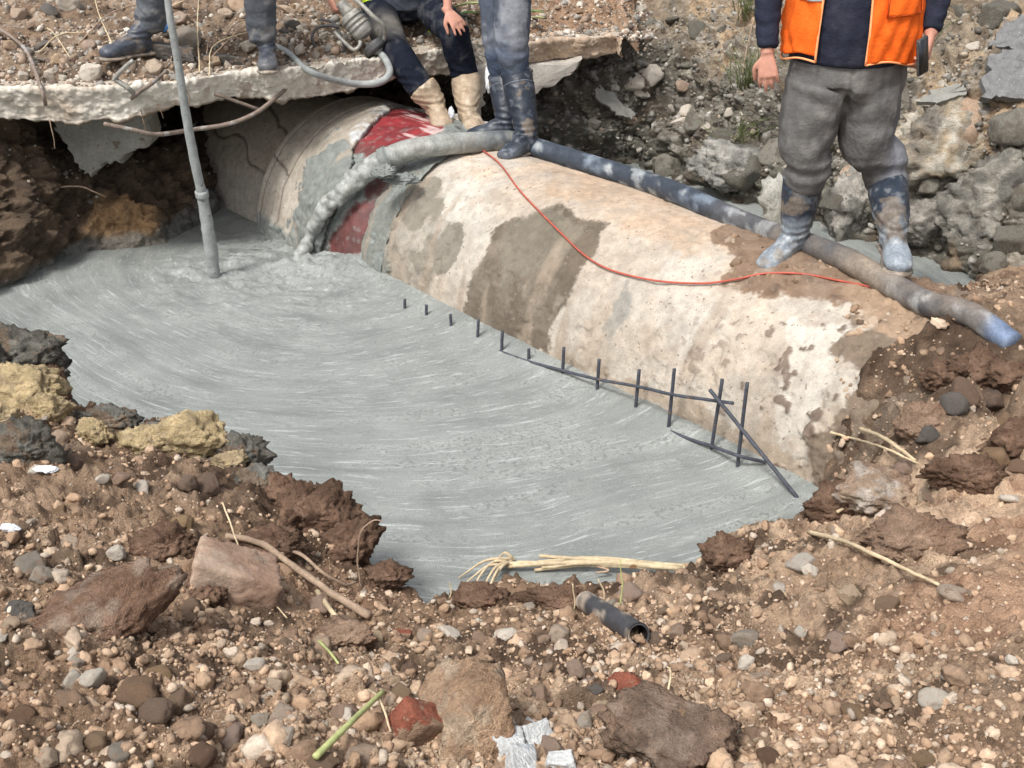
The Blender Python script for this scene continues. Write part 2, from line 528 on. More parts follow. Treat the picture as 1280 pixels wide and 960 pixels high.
    h = mth('ADD', mth('MULTIPLY', s3, .5), mth('ADD', mth('MULTIPLY', g2, .7), mth('SUBTRACT', mth('MULTIPLY', g3, .7), mth('MULTIPLY', pits, .7))))
    bp = N.new('ShaderNodeBump'); bp.inputs['Strength'].default_value = .6; bp.inputs['Distance'].default_value = .008
    L.new(h, bp.inputs['Height']); L.new(bp.outputs[0], b.inputs['Normal'])
    # seam-free flow coordinate: the angle is carried as a point on a stretched circle
    uv = np.stack([Rr, Th, Th * 0], 1)
    o = mesh('wet_concrete', V, grid_faces(nx, ny), m_, uv=uv)
    tag(o, kind='structure')
build_pool()

# ------------------------------------------------------------------ near bank
def tps(ctrl, X, Y, lam=1e-3):
    c = np.array(ctrl, float)
    def U(r2):
        return np.where(r2 > 1e-12, r2 * np.log(np.maximum(r2, 1e-12)), 0)
    n = len(c)
    d2 = (c[:, None, 0] - c[None, :, 0]) ** 2 + (c[:, None, 1] - c[None, :, 1]) ** 2
    A = np.zeros((n + 3, n + 3)); A[:n, :n] = U(d2) + lam * np.eye(n)
    A[:n, n] = 1; A[:n, n + 1:] = c[:, :2]; A[n, :n] = 1; A[n + 1:, :n] = c[:, :2].T
    wgt = np.linalg.solve(A, np.r_[c[:, 2], 0, 0, 0])
    out = wgt[n] + wgt[n + 1] * X + wgt[n + 2] * Y
    for i in range(n):
        out += wgt[i] * U((X - c[i, 0]) ** 2 + (Y - c[i, 1]) ** 2)
    return out

CREST = [(-160, 432, .50), (-60, 436, .48), (0, 442, .46), (40, 446, .46), (70, 452, .45), (84, 470, .42), (88, 500, .36), (104, 520, .31), (150, 524, .30), (200, 532, .31),
         (245, 540, .32), (290, 562, .31), (312, 590, .30), (345, 612, .29), (378, 636, .29), (412, 642, .29), (440, 668, .27), (452, 700, .22), (490, 722, .18), (518, 744, .15),
         (545, 752, .14), (592, 742, .16), (640, 737, .17), (690, 741, .17), (735, 737, .19), (785, 741, .19), (822, 730, .20), (850, 716, .21), (880, 700, .23),
         (905, 682, .24), (935, 670, .25), (975, 664, .25), (1008, 660, .23), (1024, 645, .20), (1036, 622, .18)]
MUDEDGE = [(1034, 590), (1042, 555), (1052, 520), (1075, 485), (1108, 452), (1150, 430), (1180, 415)]   # where loose earth starts on the pipe
crest_w = [at(u, v, z=z) for u, v, z in CREST]
mud_w = [on_pipe(u, v, RP) for u, v in MUDEDGE]
far_w = [at(1200, 408, z=.35), at(1235, 378, z=.12), at(1210, 362, z=.02), tn(-3.0, 5.9), tn(-3.2, 6.6)]
pit_poly = [tuple(p[:2]) for p in crest_w + mud_w + far_w] + [(1.5, 12), (-9, 12), (-9, 4.6)]
bank_ctrl = [tuple(p) for p in crest_w[::2]] + [(p[0], p[1], p[2] + .03) for p in mud_w[::2]]
for u, v, z in [(0, 960, .92), (320, 960, .82), (640, 960, .76), (960, 960, .80), (1280, 960, .86), (0, 720, .68), (150, 600, .47), (60, 560, .52), (200, 800, .66), (420, 800, .46),
                (300, 720, .47), (640, 850, .50), (640, 780, .31), (850, 820, .46), (1000, 780, .48), (1150, 820, .62), (1280, 760, .66), (1280, 620, .55), (1160, 640, .46), (1080, 640, .36),
                (1010, 700, .38), (1100, 560, .40), (1170, 520, .46), (1180, 560, .34), (1230, 560, .40), (1280, 540, .56), (1220, 490, .62), (1280, 460, .70), (1250, 420, .62), (1340, 500, .75),
                (1340, 400, .62), (1400, 700, .68), (-60, 560, .60), (-60, 480, .56), (-160, 600, .68)]:
    bank_ctrl.append(tuple(at(u, v, z=z)))
bank_ctrl += [(2.6, 6.1, .12), (3.2, 5.7, .42), (3.3, 6.6, .3), (4.6, 5.4, .6), (4.6, 6.6, .5), (2.9, 5.2, .5), (-3, .8, 1.0), (0, .8, .86), (3, .8, .95), (-5, 3, .9), (5, 3, .9), (5.5, 6, .95), (0, -1.5, .9), (-6, -1.5, 1.0), (6, -1.5, 1.0), (-6, 4.5, .8)]
ROUGHPIX = [(90, 560, .8), (60, 470, .8), (300, 640, .8), (600, 780, .5), (1180, 520, .9), (950, 700, .5)]

NU, NV = 960, 760
def bank_xy(fu, fv):
    Yy = 1.55 + (fv ** 1.25) * 5.6
    Xx = (fu * 2 - 1) * (.62 * Yy + .55)
    return Xx, Yy
BANK = {}
def build_bank():
    fu, fv = np.meshgrid(np.linspace(0, 1, NU), np.linspace(0, 1, NV), indexing='ij')
    X, Y = bank_xy(fu.ravel(), fv.ravel())
    P0 = np.stack([X, Y, 0 * X], 1)
    B = tps(bank_ctrl, X, Y, 1e-4)
    wx = fbm(P0, 5, 4, 41) * .05 + fbm(P0, 17, 3, 43) * .018
    wy = fbm(P0 + 50, 5, 4, 42) * .05 + fbm(P0 + 50, 17, 3, 44) * .018
    sd = sd_poly(X + wx, Y + wy, pit_poly)
    smooth = sstep(X - .15 * (Y - 2.2), .75, 1.6) * sstep(3.35 - Y, 0, .6)       # trodden flat ground at lower right
    rgh = 1 - .72 * smooth
    h = fbm(P0, 1.6, 3, 1) * .035 + fbm(P0, 5.2, 4, 2) * .036 * rgh
    F1, F2, cid = worley(P0 + .03 * np.stack([wx, wy, wx], 1), 8.5, 3)
    lump = np.clip(1 - (F1 / .62) ** 2, 0, 1) * (cid > .45) * (cid - .3)
    h += lump * .075 * rgh
    G1, G2, gid = worley(P0, 24, 5)
    h += np.clip(1 - (G1 / .6) ** 2, 0, 1) * (gid > .35) * gid * .030 * rgh
    H1, H2, hid = worley(P0, 62, 9)
    h += np.clip(1 - (H1 / .6) ** 2, 0, 1) * (hid > .3) * hid * .012 * (.5 + .5 * rgh)
    h += fbm(P0, 38, 4, 15) * .011 * rgh + fbm(P0, 11, 4, 16, ridge=True) * .016 * rgh
    crumb = np.exp(-(np.clip(-sd, 0, 9) / .30) ** 2)
    h += crumb * (.03 * fbm(P0, 8, 4, 61, ridge=True) + .012 * fbm(P0, 24, 3, 62))
    # earth hollow to the right of the pipe
    hc = at(1200, 540, z=.35)
    hol = np.exp(-(((X - hc[0]) / .34) ** 2 + ((Y - hc[1]) / .15) ** 2))
    h -= hol * (.24 + .12 * fbm(P0, 8, 4, 91, ridge=True))
    Z = B + h
    # earth over the pipe end stays above the pipe skin
    t_ = X * AX[0] + Y * AX[1]; n_ = X * NX[0] + Y * NX[1] - NC
    zp = np.where(np.abs(n_) < RP, CZ + np.sqrt(np.maximum(RP * RP - n_ * n_, 0)), -9)
    ovr = (np.abs(n_) < RP) & (sd < 0) & (t_ < -.2)
    Z = np.where(ovr, np.maximum(Z, zp + np.minimum(.014 + .20 * np.clip(-sd, 0, .5), .07) + np.maximum(h, -.01) * .6), Z)
    ins = np.clip(sd, 0, 9)
    Z = Z - np.minimum(ins * 3.2 + (ins > 0) * .0, 1.6) * (1 + .25 * fbm(np.stack([X, Y, B], 1), 7, 3, 71))
    V = np.stack([X, Y, Z], 1)
    # push steep faces sideways so they are not smooth sheets
    V[:, 0] += crumb * .02 * fbm(V * [1, 1, 2], 12, 3, 81); V[:, 1] += crumb * .02 * fbm(V * [1, 1, 2] + 9, 12, 3, 82)
    # colours
    n1 = fbm(P0, 1.1, 4, 101); n2 = fbm(P0, 4.5, 4, 102); n3 = fbm(P0, 15, 4, 103)
    col = mix(BROWN[None], TAN[None], np.clip(.30 + n1 * .9 + n2 * .5 + (X > .3) * .12 + smooth * .22, 0, 1))
    col = mix(col, DARKB[None], sstep(n2 * .7 + n3 * .6 - n1 * .3, .04, .30) * .85)
    col = mix(col, REDB[None], sstep(fbm(P0, 2.0, 3, 105), .22, .5) * .55)
    left = sstep(-X - .35, 0, .8) * sstep(Y, 2.9, 3.5)
    col = mix(col, DARKB[None] * 1.25, left * .6)
    col = mix(col, TAN[None] * 1.08, lump * .5 * (cid > .8))
    # moist, freshly dug earth on the lips of the pit
    lip = np.exp(-(np.clip(-sd, 0, 9) / .16) ** 2)
    col = mix(col, DARKB[None] * 1.1, np.clip(lip * (.55 + n3), 0, .85))
    hole = np.exp(-(((X - hc[0]) / .58) ** 2 + ((Y - hc[1] - .08) / .38) ** 2))
    col = mix(col, DARKB[None] * .9, np.clip(hole * (1.0 + n2 * 1.5), 0, .92))
    def patch(u, v, z, rx, ry, c, k=1.0, f=7):
        nonlocal col
        p = at(u, v, z=z)
        m = 1 - np.hypot((X - p[0]) / rx, (Y - p[1]) / ry) + .55 * fbm(P0 + 3 * u, f, 4, int(u) + 7)
        col = mix(col, np.array(c)[None], sstep(m, .12, .26) * k)
    patch(20, 455, .46, .34, .13, (.15, .15, .135), .9)
    patch(70, 470, .44, .06, .12, (.2, .13, .09), .9)
    patch(20, 520, .48, .16, .16, YEL * .9 * [1, .9, .95], .9)
    patch(30, 575, .48, .22, .10, DGREY, .9)
    patch(290, 580, .30, .16, .12, (.18, .155, .12), .9)
    patch(150, 535, .30, .20, .08, (.16, .15, .13), .8)
    patch(1100, 620, .42, .30, .10, TAN * 1.05, .7)
    patch(1240, 640, .52, .5, .10, TAN * 1.15, .7)
    patch(1000, 880, .62, .45, .10, TAN * 1.15, .6)
    patch(800, 900, .55, .17, .06, DARKB, .7)
    patch(1120, 470, .62, .25, .2, (.20, .16, .12), .6)
    hc2 = np.clip(Z, 0, 1)
    col = mix(col, np.array([[.17, .175, .16]]), sstep(.10 - Z + .09 * n3, 0, .06) * (sd > -.10) * .75)   # splashed with the fill just above its level
    BANK['Z'] = V[:, 2].reshape(NU, NV); BANK['sd'] = sd.reshape(NU, NV)
    G = V.reshape(NU, NV, 3)
    o = mesh('ground', V, grid_faces(NU, NV), M['soil'], col=col)
    tag(o, kind='structure')
build_bank()

def bank_z(x, y):
    fv = np.clip((np.asarray(y) - 1.55) / 5.6, 0, 1) ** .8
    fu = (np.asarray(x) / (.62 * np.asarray(y) + .55) + 1) / 2
    i = np.clip((fu * (NU - 1)).round().astype(int), 0, NU - 1); j = np.clip((fv * (NV - 1)).round().astype(int), 0, NV - 1)
    return BANK['Z'][i, j], BANK['sd'][i, j]

def on_bank(u, v):      # walk the sight line until it meets the bank (or the pipe above it)
    dr = ray(u, v)
    d = np.linspace(1.6, 7.5, 1600)
    p = np.array([0, 0, EYE_H]) + d[:, None] * dr
    z, _ = bank_z(p[:, 0], p[:, 1])
    hit = p[:, 2] < z
    k = int(np.argmax(hit))
    q = on_pipe(u, v, RP + .02)
    if not hit.any() or (u > 700 and v < 640 and np.linalg.norm(q - [0, 0, EYE_H]) < np.linalg.norm(p[k] - [0, 0, EYE_H])):
        return q
    return p[k] * [1, 1, 0] + [0, 0, z[k]]

# the surrounding land beyond the dug area, out to the horizon
def outer_land():
    q = 260
    V = [(-7, -3, .9), (7, -3, .9), (7, 13, 1.4), (-7, 13, 1.4), (-q, -q, .9), (q, -q, .9), (q, q, 1.6), (-q, q, 1.6), (-7, 1.6, .9), (7, 1.6, .9)]
    F = [(0, 1, 9, 8), (4, 5, 1, 0), (5, 6, 2, 9, 1), (6, 7, 3, 2), (7, 4, 0, 8, 3)]
    V = np.array(V)
    o = mesh('terrain', V, F, M['soil'], smooth=False, col=np.tile(BROWN * 1.1, (len(V), 1)))
    tag(o, kind='structure')
outer_land()

# ------------------------------------------------------------------ pit wall behind: lofted sections from the fill up to the top
K = 1.162
def Wsec(t, prof):
    return [tuple(tn(t, n, z)) for n, z in prof]
WP = [(5.86, -.25), (5.95, .08), (6.02, .34), (6.16, .60), (6.32, .84), (6.62, 1.08), (7.1, 1.30), (8.0, 1.62), (10.5, 2.6)]
def wp(f=1.0, dn=0.0, lip=0.0):
    return [(n + dn + (lip if 2 <= i <= 3 else 0), z * f if z > 0 else z) for i, (n, z) in enumerate(WP)]
SEC = [
    [(-4.6, 5.1, -.25), (-4.7, 5.2, .1), (-4.8, 5.4, .5), (-4.9, 5.8, .75), (-5, 6.4, .80), (-5.1, 7.2, .82), (-5.1, 7.8, .84), (-5.1, 8.4, .85), (-5.1, 11, .86)],
    [(-3.3, 5.45, -.25), (-3.33, 5.55, .1), (-3.4, 5.7, .45), (-3.5, 5.95, .70), (-3.6, 6.5, .80), (-3.7, 7.2, .82), (-3.7, 7.8, .84), (-3.7, 8.4, .85), (-3.7, 11, .86)],
    [(-2.84, 6.2, -.25), (-2.87, 6.28, .12), (-2.92, 6.37, .36), (-2.98, 6.5, .62), (-3.05, 6.9, .78), (-3.1, 7.5, .82), (-3.1, 7.9, .84), (-3.1, 8.4, .85), (-3.1, 11, .86)],
    [(-2.60, 6.88, -.25), (-2.64, 6.95, .05), (-2.70, 7.02, .20), (-2.78, 7.1, .36), (-2.85, 7.3, .42), (-2.85, 7.8, .40), (-2.8, 8.7, .5), (-2.8, 9.2, .86), (-2.8, 11, .88)],
    [(-2.18, 7.12, -.25), (-2.24, 7.2, .02), (-2.32, 7.3, .14), (-2.42, 7.42, .26), (-2.45, 7.6, .30), (-2.4, 8.2, .30), (-2.3, 9.1, .4), (-2.3, 9.5, .86), (-2.3, 11, .88)],
    [(-1.9, 7.9, -.25), (-1.85, 8.0, -.05), (-1.8, 8.3, .0), (-1.7, 8.7, .1), (-1.7, 9.0, .3), (-1.7, 9.3, .5), (-1.7, 9.5, .7), (-1.7, 9.7, .88), (-1.7, 11, .9)],
    [(-.6, 8.3, -.25), (-.6, 8.6, 0), (-.55, 8.8, .2), (-.5, 9.0, .35), (-.5, 9.1, .5), (-.5, 9.2, .65), (-.5, 9.35, .8), (-.5, 9.6, .9), (-.5, 11, .95)],
    [(.25, 8.15, -.25), (.28, 8.3, .05), (.3, 8.4, .25), (.32, 8.5, .45), (.34, 8.6, .6), (.35, 8.75, .75), (.35, 8.95, .88), (.35, 9.3, 1.0), (.4, 11, 1.4)],
    Wsec(-5.9, [(n + .10, z) for n, z in WP]), Wsec(-5.2, wp(1.0, .0)), Wsec(-4.6, wp(1.02, -.03, .05)), Wsec(-4.0, wp(1.05, .0, -.04)), Wsec(-3.4, wp(1.08, -.02, .06)),
    Wsec(-2.8, wp(1.12, -.05)), Wsec(-2.2, wp(1.15, -.12)), Wsec(-1.6, wp(1.2, -.2)), Wsec(-.6, wp(1.2, -.3)), Wsec(1.2, wp(1.2, -.4)), Wsec(3.0, wp(1.2, -.4))]
WALL = {}
def build_wall():
    S = np.array(SEC, float)
    nu, nv = 980, 460
    dist = np.r_[0, np.cumsum(np.linalg.norm(np.diff(S[:, 3], axis=0), axis=1))]
    uu = np.linspace(0, len(S) - 1, nu)
    A = np.stack([catmull(S[:, j], nu) for j in range(S.shape[1])], 1)
    # finer rows where the wall shows
    knots = np.array([0, .8, 1.6, 2.6, 3.6, 4.8, 6.0, 7.2, 8.0])
    fv = np.interp(np.linspace(0, 8, nv), knots, range(9))
    fv = np.sort(fv)
    G = np.empty((nu, nv, 3))
    Q = np.concatenate([2 * A[:, :1] - A[:, 1:2], A, 2 * A[:, -1:] - A[:, -2:-1]], 1)
    i = np.minimum(fv.astype(int), 7); t = (fv - i)[None, :, None]
    a, b, c, d = Q[:, i], Q[:, i + 1], Q[:, i + 2], Q[:, i + 3]
    G = 0.5 * (2 * b + (c - a) * t + (2 * a - 5 * b + 4 * c - d) * t * t + (3 * b - a - 3 * c + d) * t ** 3)
    Nn = grid_normals(G)
    if Nn[nu // 2, nv // 3] @ np.array([0, -1, .5]) < 0: Nn = -Nn
    P = G.reshape(-1, 3)
    h = .13 * fbm(P, 1.7, 4, 201, ridge=True) + .075 * fbm(P, 5.5, 5, 202) + .03 * fbm(P, 17, 4, 203, ridge=True)
    F1, F2, cid = worley(P + .04 * fbm(P, 6, 2, 9)[:, None], 5.5, 204)
    ch = np.clip((F2 - F1) * 1.6, 0, 1)
    h += (ch - .4) * .055 + (cid - .5) * .05
    G1, G2, gid = worley(P, 16, 205)
    peb = np.clip(1 - (G1 / .55) ** 2, 0, 1) * (gid > .55)
    h += peb * .03
    H1, H2, hid = worley(P, 42, 206)
    peb2 = np.clip(1 - (H1 / .6) ** 2, 0, 1) * (hid > .45)
    h += peb2 * .011 + .006 * fbm(P, 50, 3, 207)
    toe = sstep(P[:, 2], -.1, .12)
    V = P + Nn.reshape(-1, 3) * (h * (.35 + .65 * toe))[:, None]
    t_ = P[:, 0] * AX[0] + P[:, 1] * AX[1]
    n1 = fbm(P, 1.2, 3, 211); n2 = fbm(P, 4, 4, 212); n3 = fbm(P, 12, 3, 213)
    z = P[:, 2]
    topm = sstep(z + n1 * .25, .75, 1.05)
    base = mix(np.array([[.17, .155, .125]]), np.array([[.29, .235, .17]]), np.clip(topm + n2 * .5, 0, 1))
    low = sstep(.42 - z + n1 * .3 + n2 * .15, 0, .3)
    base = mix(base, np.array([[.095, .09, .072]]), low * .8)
    base = mix(base, SAND[None], sstep(fbm(P, 2.4, 4, 214), .20, .42) * .65 * sstep(P[:, 0], .4, 1.2))
    base = mix(base, GREY[None] * 1.15, peb * (gid > .75) * .8)
    base = mix(base, np.array([[.46, .43, .38]]), peb * (gid > .9) + peb2 * (hid > .86) * .8)
    base = mix(base, DARKB[None] * .8, sstep(n3 + n2 * .5, .22, .45) * .5)
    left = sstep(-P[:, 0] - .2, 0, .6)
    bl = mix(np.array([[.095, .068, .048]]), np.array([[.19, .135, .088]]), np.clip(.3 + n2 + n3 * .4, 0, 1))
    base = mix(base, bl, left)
    p = at(165, 262, z=.2); sd_ = 1 - np.hypot((P[:, 0] - p[0]) / .36, (P[:, 1] - p[1]) / .34) + .3 * n2
    base = mix(base, np.array([[.40, .25, .13]]), sstep(sd_, 0, .25) * .9)
    base = mix(base, np.array([[.19, .195, .18]]), sstep(.05 - z + .05 * n3, 0, .06) * .8)
    brn = sstep(.9 - np.abs(P[:, 0] - .3), 0, .5) * sstep(z, .85, 1.0)
    base = mix(base, np.array([[.30, .19, .12]]), brn * .8)
    WALL['V'] = V.reshape(nu, nv, 3); WALL['N'] = Nn
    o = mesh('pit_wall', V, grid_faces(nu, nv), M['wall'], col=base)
    tag(o, 'dug earth face of the pit with embedded stones behind the pipe', 'earth wall', kind='structure')
    del o['category']
build_wall()

def on_wall(u, v):      # nearest wall vertex to the sight line
    V = WALL['V'].reshape(-1, 3)
    X = V - [0, 0, EYE_H]
    d = X[:, 1] * cP - X[:, 2] * sP
    up = X[:, 1] * sP + X[:, 2] * cP
    e = (640 + FPX * X[:, 0] / d - u) ** 2 + (480 - FPX * up / d - v) ** 2 + d * 2.0
    k = int(np.argmin(e))
    return V[k].copy(), WALL['N'].reshape(-1, 3)[k].copy()

# ------------------------------------------------------------------ concrete pipeline
def pix_tq(poly, r=RP):
    return [pipe_tq(on_pipe(u, v, r)) for u, v in poly]

def paint_px(col, T, Qa, poly, c, k=1.0, soft=.02, wob=.05, f=6, s=0, r=RP, breakup=0.0):
    pq = [(t, q * .7) for t, q in pix_tq(poly, r)]
    P = np.stack([T, Qa * .7, 0 * T], 1)
    sd = sd_poly(T, Qa * .7, pq) + wob * fbm(P, f, 5, 300 + s) * 1.6
    sd = sd + .022 * fbm(P, 26, 4, 360 + s) + .012 * fbm(P, 90, 2, 370 + s)
    m = sstep(sd, -soft * .6, soft * .6) * k
    if breakup:
        m = m * (1 - breakup * sstep(fbm(P, 9, 4, 340 + s), .0, .25))
    return mix(col, np.array(c, float)[None], m)

def pipe_sheet(t0, t1, rfun, nt, nq, q0=-.5, q1=3.64):
    t = np.linspace(t0, t1, nt); q = np.linspace(q0, q1, nq)
    T, Qa = np.meshgrid(t, q, indexing='ij'); T = T.ravel(); Qa = Qa.ravel()
    return T, Qa, rfun(T, Qa)

def pipe_pts(T, Qa, Rr):
    n = NC - Rr * np.cos(Qa)
    return np.stack([AX[0] * T + NX[0] * n, AX[1] * T + NX[1] * n, CZ + Rr * np.sin(Qa)], 1)

def build_pipe():
    # main section
    T, Qa, _ = pipe_sheet(-5.62, -.5, lambda T, Q: T, 900, 420)
    P = np.stack([T, Qa * RP, 0 * T], 1)
    edge = -5.56 + .05 * fbm(np.stack([Qa * 3, 0 * T, 0 * T], 1), 2, 4, 4) + .02 * fbm(np.stack([Qa * 14, 0 * T, 0 * T], 1), 1, 3, 6)
    T = np.maximum(T, edge)
    h = .004 * fbm(P, 2, 3, 11) + .003 * fbm(P, 12, 4, 12) + .0016 * fbm(P, 55, 3, 13)
    chips = sstep(fbm(P, 9, 4, 14), .34, .5); h -= chips * .008
    n1 = fbm(P, 1.6, 4, 21); n2 = fbm(P, 6, 4, 22); n3 = fbm(P, 24, 3, 23)
    col = mix(CREAM[None], np.array([[.42, .35, .275]]), np.clip(.4 + n1 * .9 + n2 * .4, 0, 1))
    col = mix(col, np.array([[.38, .31, .24]]), sstep(n3 + n2 * .6, .15, .5) * .5)
    top = sstep(Qa, 1.0, 1.45)
    col = mix(col, np.array([[.56, .40, .28]]), top * np.clip(.55 + n2, 0, 1) * .6)
    col = paint_px(col, T, Qa, [(985, 400), (1060, 405), (1045, 450), (1040, 480), (1000, 540), (975, 560), (950, 520), (965, 450)], (.60, .565, .50), .5, wob=.06, s=1)
    col = paint_px(col, T, Qa, [(455, 345), (460, 310), (480, 270), (500, 240), (548, 225), (560, 262), (585, 290), (560, 345), (530, 372), (480, 360)], (.20, .18, .145), .95, wob=.07, s=2, breakup=.55)
    col = paint_px(col, T, Qa, [(445, 340), (452, 300), (475, 250), (500, 215), (528, 210), (512, 250), (490, 290), (480, 330), (500, 372), (480, 372)], (.19, .20, .18), 1, wob=.04, s=3)
    band = [(672, 262), (700, 250), (762, 280), (750, 300), (728, 325), (712, 360), (696, 400), (692, 458), (640, 430), (590, 408), (584, 388), (592, 345), (620, 295)]
    col = paint_px(col, T, Qa, band, (.125, .10, .073), .97, wob=.055, f=5, s=4, breakup=.12)
    col = paint_px(col, T, Qa, [(630, 300), (672, 268), (740, 285), (700, 330), (660, 345), (630, 350)], (.20, .18, .14), .6, wob=.06, s=5)
    col = paint_px(col, T, Qa, [(700, 205), (760, 225), (850, 262), (930, 300), (960, 330), (870, 318), (790, 290), (740, 262), (690, 235)], (.42, .30, .20), .55, wob=.08, f=8, s=6, breakup=.5)
    col = paint_px(col, T, Qa, [(765, 372), (785, 352), (790, 372), (775, 410), (762, 425), (758, 400)], (.27, .26, .23), .8, wob=.03, f=14, s=7)
    col = paint_px(col, T, Qa, [(690, 460), (745, 470), (840, 520), (935, 575), (1030, 612), (1030, 585), (960, 560), (850, 500), (760, 462), (700, 440)], (.33, .26, .19), .75, wob=.05, s=8)
    inner = fbm(P, 3, 4, 31) + .5 * fbm(P, 14, 3, 32)
    col = col * (1 + .22 * inner)[:, None]
    drip = fbm(np.stack([T * 9, Qa * 1.2, 0 * T], 1), 1, 4, 33)
    col = mix(col, np.array([[.30, .24, .18]]), sstep(drip, .12, .42) * sstep(1.35 - Qa, 0, .6) * .65)
    mud = [(1052, 400), (1090, 372), (1180, 360), (1400, 380), (1400, 700), (1010, 640), (1022, 585), (1012, 545), (1040, 505), (1058, 470), (1050, 435), (1072, 412)]
    col = paint_px(col, T, Qa, mud, (.165, .125, .09), .97, wob=.09, f=6, s=9)
    foot = [(885, 292), (930, 280), (1010, 284), (1110, 315), (1200, 362), (1170, 402), (1100, 392), (1020, 366), (960, 366), (915, 345), (935, 322)]
    col = paint_px(col, T, Qa, foot, (.19, .125, .082), .97, wob=.08, f=7, s=10, breakup=.1)
    col = paint_px(col, T, Qa, [(1050, 330), (1130, 365), (1220, 420), (1200, 450), (1110, 420), (1040, 385)], (.32, .225, .15), .8, wob=.08, f=9, s=11, breakup=.3)
    spat = sstep(fbm(P, 16, 3, 51), .40, .47) * sstep(T, -3.6, -2.6)
    col = mix(col, np.array([[.14, .10, .075]]), spat * .9)
    h += spat * .008
    mm = paint_px(np.zeros((len(T), 3)), T, Qa, mud, (1, 1, 1), 1, wob=.06, f=7, s=9)[:, 0]
    mf = paint_px(np.zeros((len(T), 3)), T, Qa, foot, (1, 1, 1), 1, wob=.07, f=9, s=10, breakup=.25)[:, 0]
    mp = paint_px(np.zeros((len(T), 3)), T, Qa, [(445, 340), (452, 300), (475, 250), (500, 215), (528, 210), (512, 250), (490, 290), (480, 330), (500, 372), (480, 372)], (1, 1, 1), 1, wob=.04, s=3)[:, 0]
    F1, F2, cid = worley(P, 20, 55)
    lum = np.clip(1 - (F1 / .6) ** 2, 0, 1) * cid
    h += mm * (.010 + .018 * lum + .014 * fbm(P, 8, 4, 56)) + mf * (.008 + .020 * lum * (fbm(P, 5, 2, 57) > 0) + .010 * fbm(P, 12, 3, 58)) + mp * (.02 + .022 * fbm(P, 8, 4, 59))
    root = empty('concrete_pipe', 'large buried concrete drain pipe crossing the pit with a broken red patch at one joint', 'pipe', tn(-3, NC, 0))
    O = np.array(tn(-3, NC, 0))
    V = pipe_pts(T, Qa, RP + h)
    mesh('pipe_barrel', V - O, grid_faces(900, 420), M['pipe'], root, col=np.clip(col, .02, .9))
    # bell section: from the rim to the torn opening
    T, Qa, _ = pipe_sheet(-6.70, -5.30, lambda T, Q: T, 520, 420)
    P = np.stack([T, Qa * .77, 0 * T], 1)
    Rb = .735 + .05 * sstep(T, -6.6, -5.9)
    n1 = fbm(P, 2, 4, 61); n2 = fbm(P, 8, 4, 62); n3 = fbm(P, 28, 3, 63)
    h = .004 * n1 + .004 * n2 + .002 * n3
    groove = np.exp(-((T + 6.43 + .012 * n2) / .010) ** 2) + .8 * np.exp(-((T + 6.655) / .010) ** 2)
    crack = np.exp(-((Qa - .62 + (T + 6.6) * .4 + .03 * n2) * .75 / .006) ** 2) * (T < -6.42)
    h -= groove * .014 + crack * .01
    col = mix(np.array([[.44, .39, .32]]), np.array([[.32, .28, .23]]), np.clip(.4 + n1 + n2 * .5, 0, 1))
    col = mix(col, np.array([[.54, .49, .42]]), sstep(n2 - n1, .1, .5) * .5 * (Qa < 1.1))
    col = mix(col, np.array([[.12, .09, .065]]), np.clip(groove * .8 + crack * .8, 0, .9))
    tear = [(534, 118), (500, 122), (484, 132), (468, 146), (452, 162), (438, 182), (442, 200), (430, 232), (416, 262), (404, 300), (398, 345), (470, 400), (640, 300), (640, 100)]
    pq = [(t, q * .7) for t, q in pix_tq(tear, .775)]
    sdT = sd_poly(T, Qa * .7, pq) + .022 * fbm(P, 14, 3, 65) + .004 * fbm(P, 50, 2, 66)
    rim = sstep(sdT, -.085, -.05) * (Qa > .95)
    col = mix(col, np.array([[.50, .50, .49]]), rim * np.clip(.4 + n3 * 2, 0, 1))
    h -= sstep(sdT, -.06, 0) * .022
    spl = [(352, 322), (372, 260), (378, 215), (405, 186), (432, 175), (448, 190), (520, 215), (440, 400), (350, 360)]
    z3 = np.zeros((len(T), 3))
    ms = paint_px(z3, T, Qa, spl, (1, 1, 1), 1, wob=.05, f=8, s=20, r=.775)[:, 0]
    ms = np.maximum(ms, sstep(.16 - (Qa - .03) + .12 * n1, 0, .1) * (T > -6.68))
    col = mix(col, np.array([[.195, .21, .195]]), ms * .97)
    F1, F2, cid = worley(P + .01 * n2[:, None], 17, 67)
    h += ms * (.014 + .028 * fbm(P, 6, 4, 68) + .018 * np.clip(1 - (F1 / .6) ** 2, 0, 1) * cid + .006 * fbm(P, 30, 3, 69))
    V = pipe_pts(T, Qa, Rb + h)
    F = grid_faces(520, 420)
    keep = (sdT[F] < 0).all(1)
    o = mesh('pipe_bell', V - O, F[keep], M['pipe'], root, col=np.clip(col, .02, .9))
    sm = o.modifiers.new('thickness', 'SOLIDIFY'); sm.thickness = .03; sm.offset = -1
    # annular end face of the bell
    q = np.linspace(-.5, 3.64, 160)
    Vr = np.vstack([pipe_pts(np.full(160, -6.70), q, np.full(160, r_)) for r_ in (.735, .56)])
    Fr = [(i, i + 1, 161 + i, 160 + i) for i in range(159)]
    mesh('pipe_rim', Vr - O, Fr, M['pipe'], root, col=np.tile([.3, .27, .22], (len(Vr), 1)))
    # red sleeve under the torn concrete
    T, Qa, _ = pipe_sheet(-6.3, -5.35, lambda T, Q: T, 300, 360)
    P = np.stack([T, Qa * .7, 0 * T], 1)
    n2 = fbm(P, 8, 4, 72); n3 = fbm(P, 30, 3, 73)
    streak = fbm(np.stack([T * 3, Qa * 22, 0 * T], 1), 1, 4, 75)
    col = mix(np.array([[.27, .03, .035]]), np.array([[.16, .025, .028]]), np.clip(.5 + n2, 0, 1))
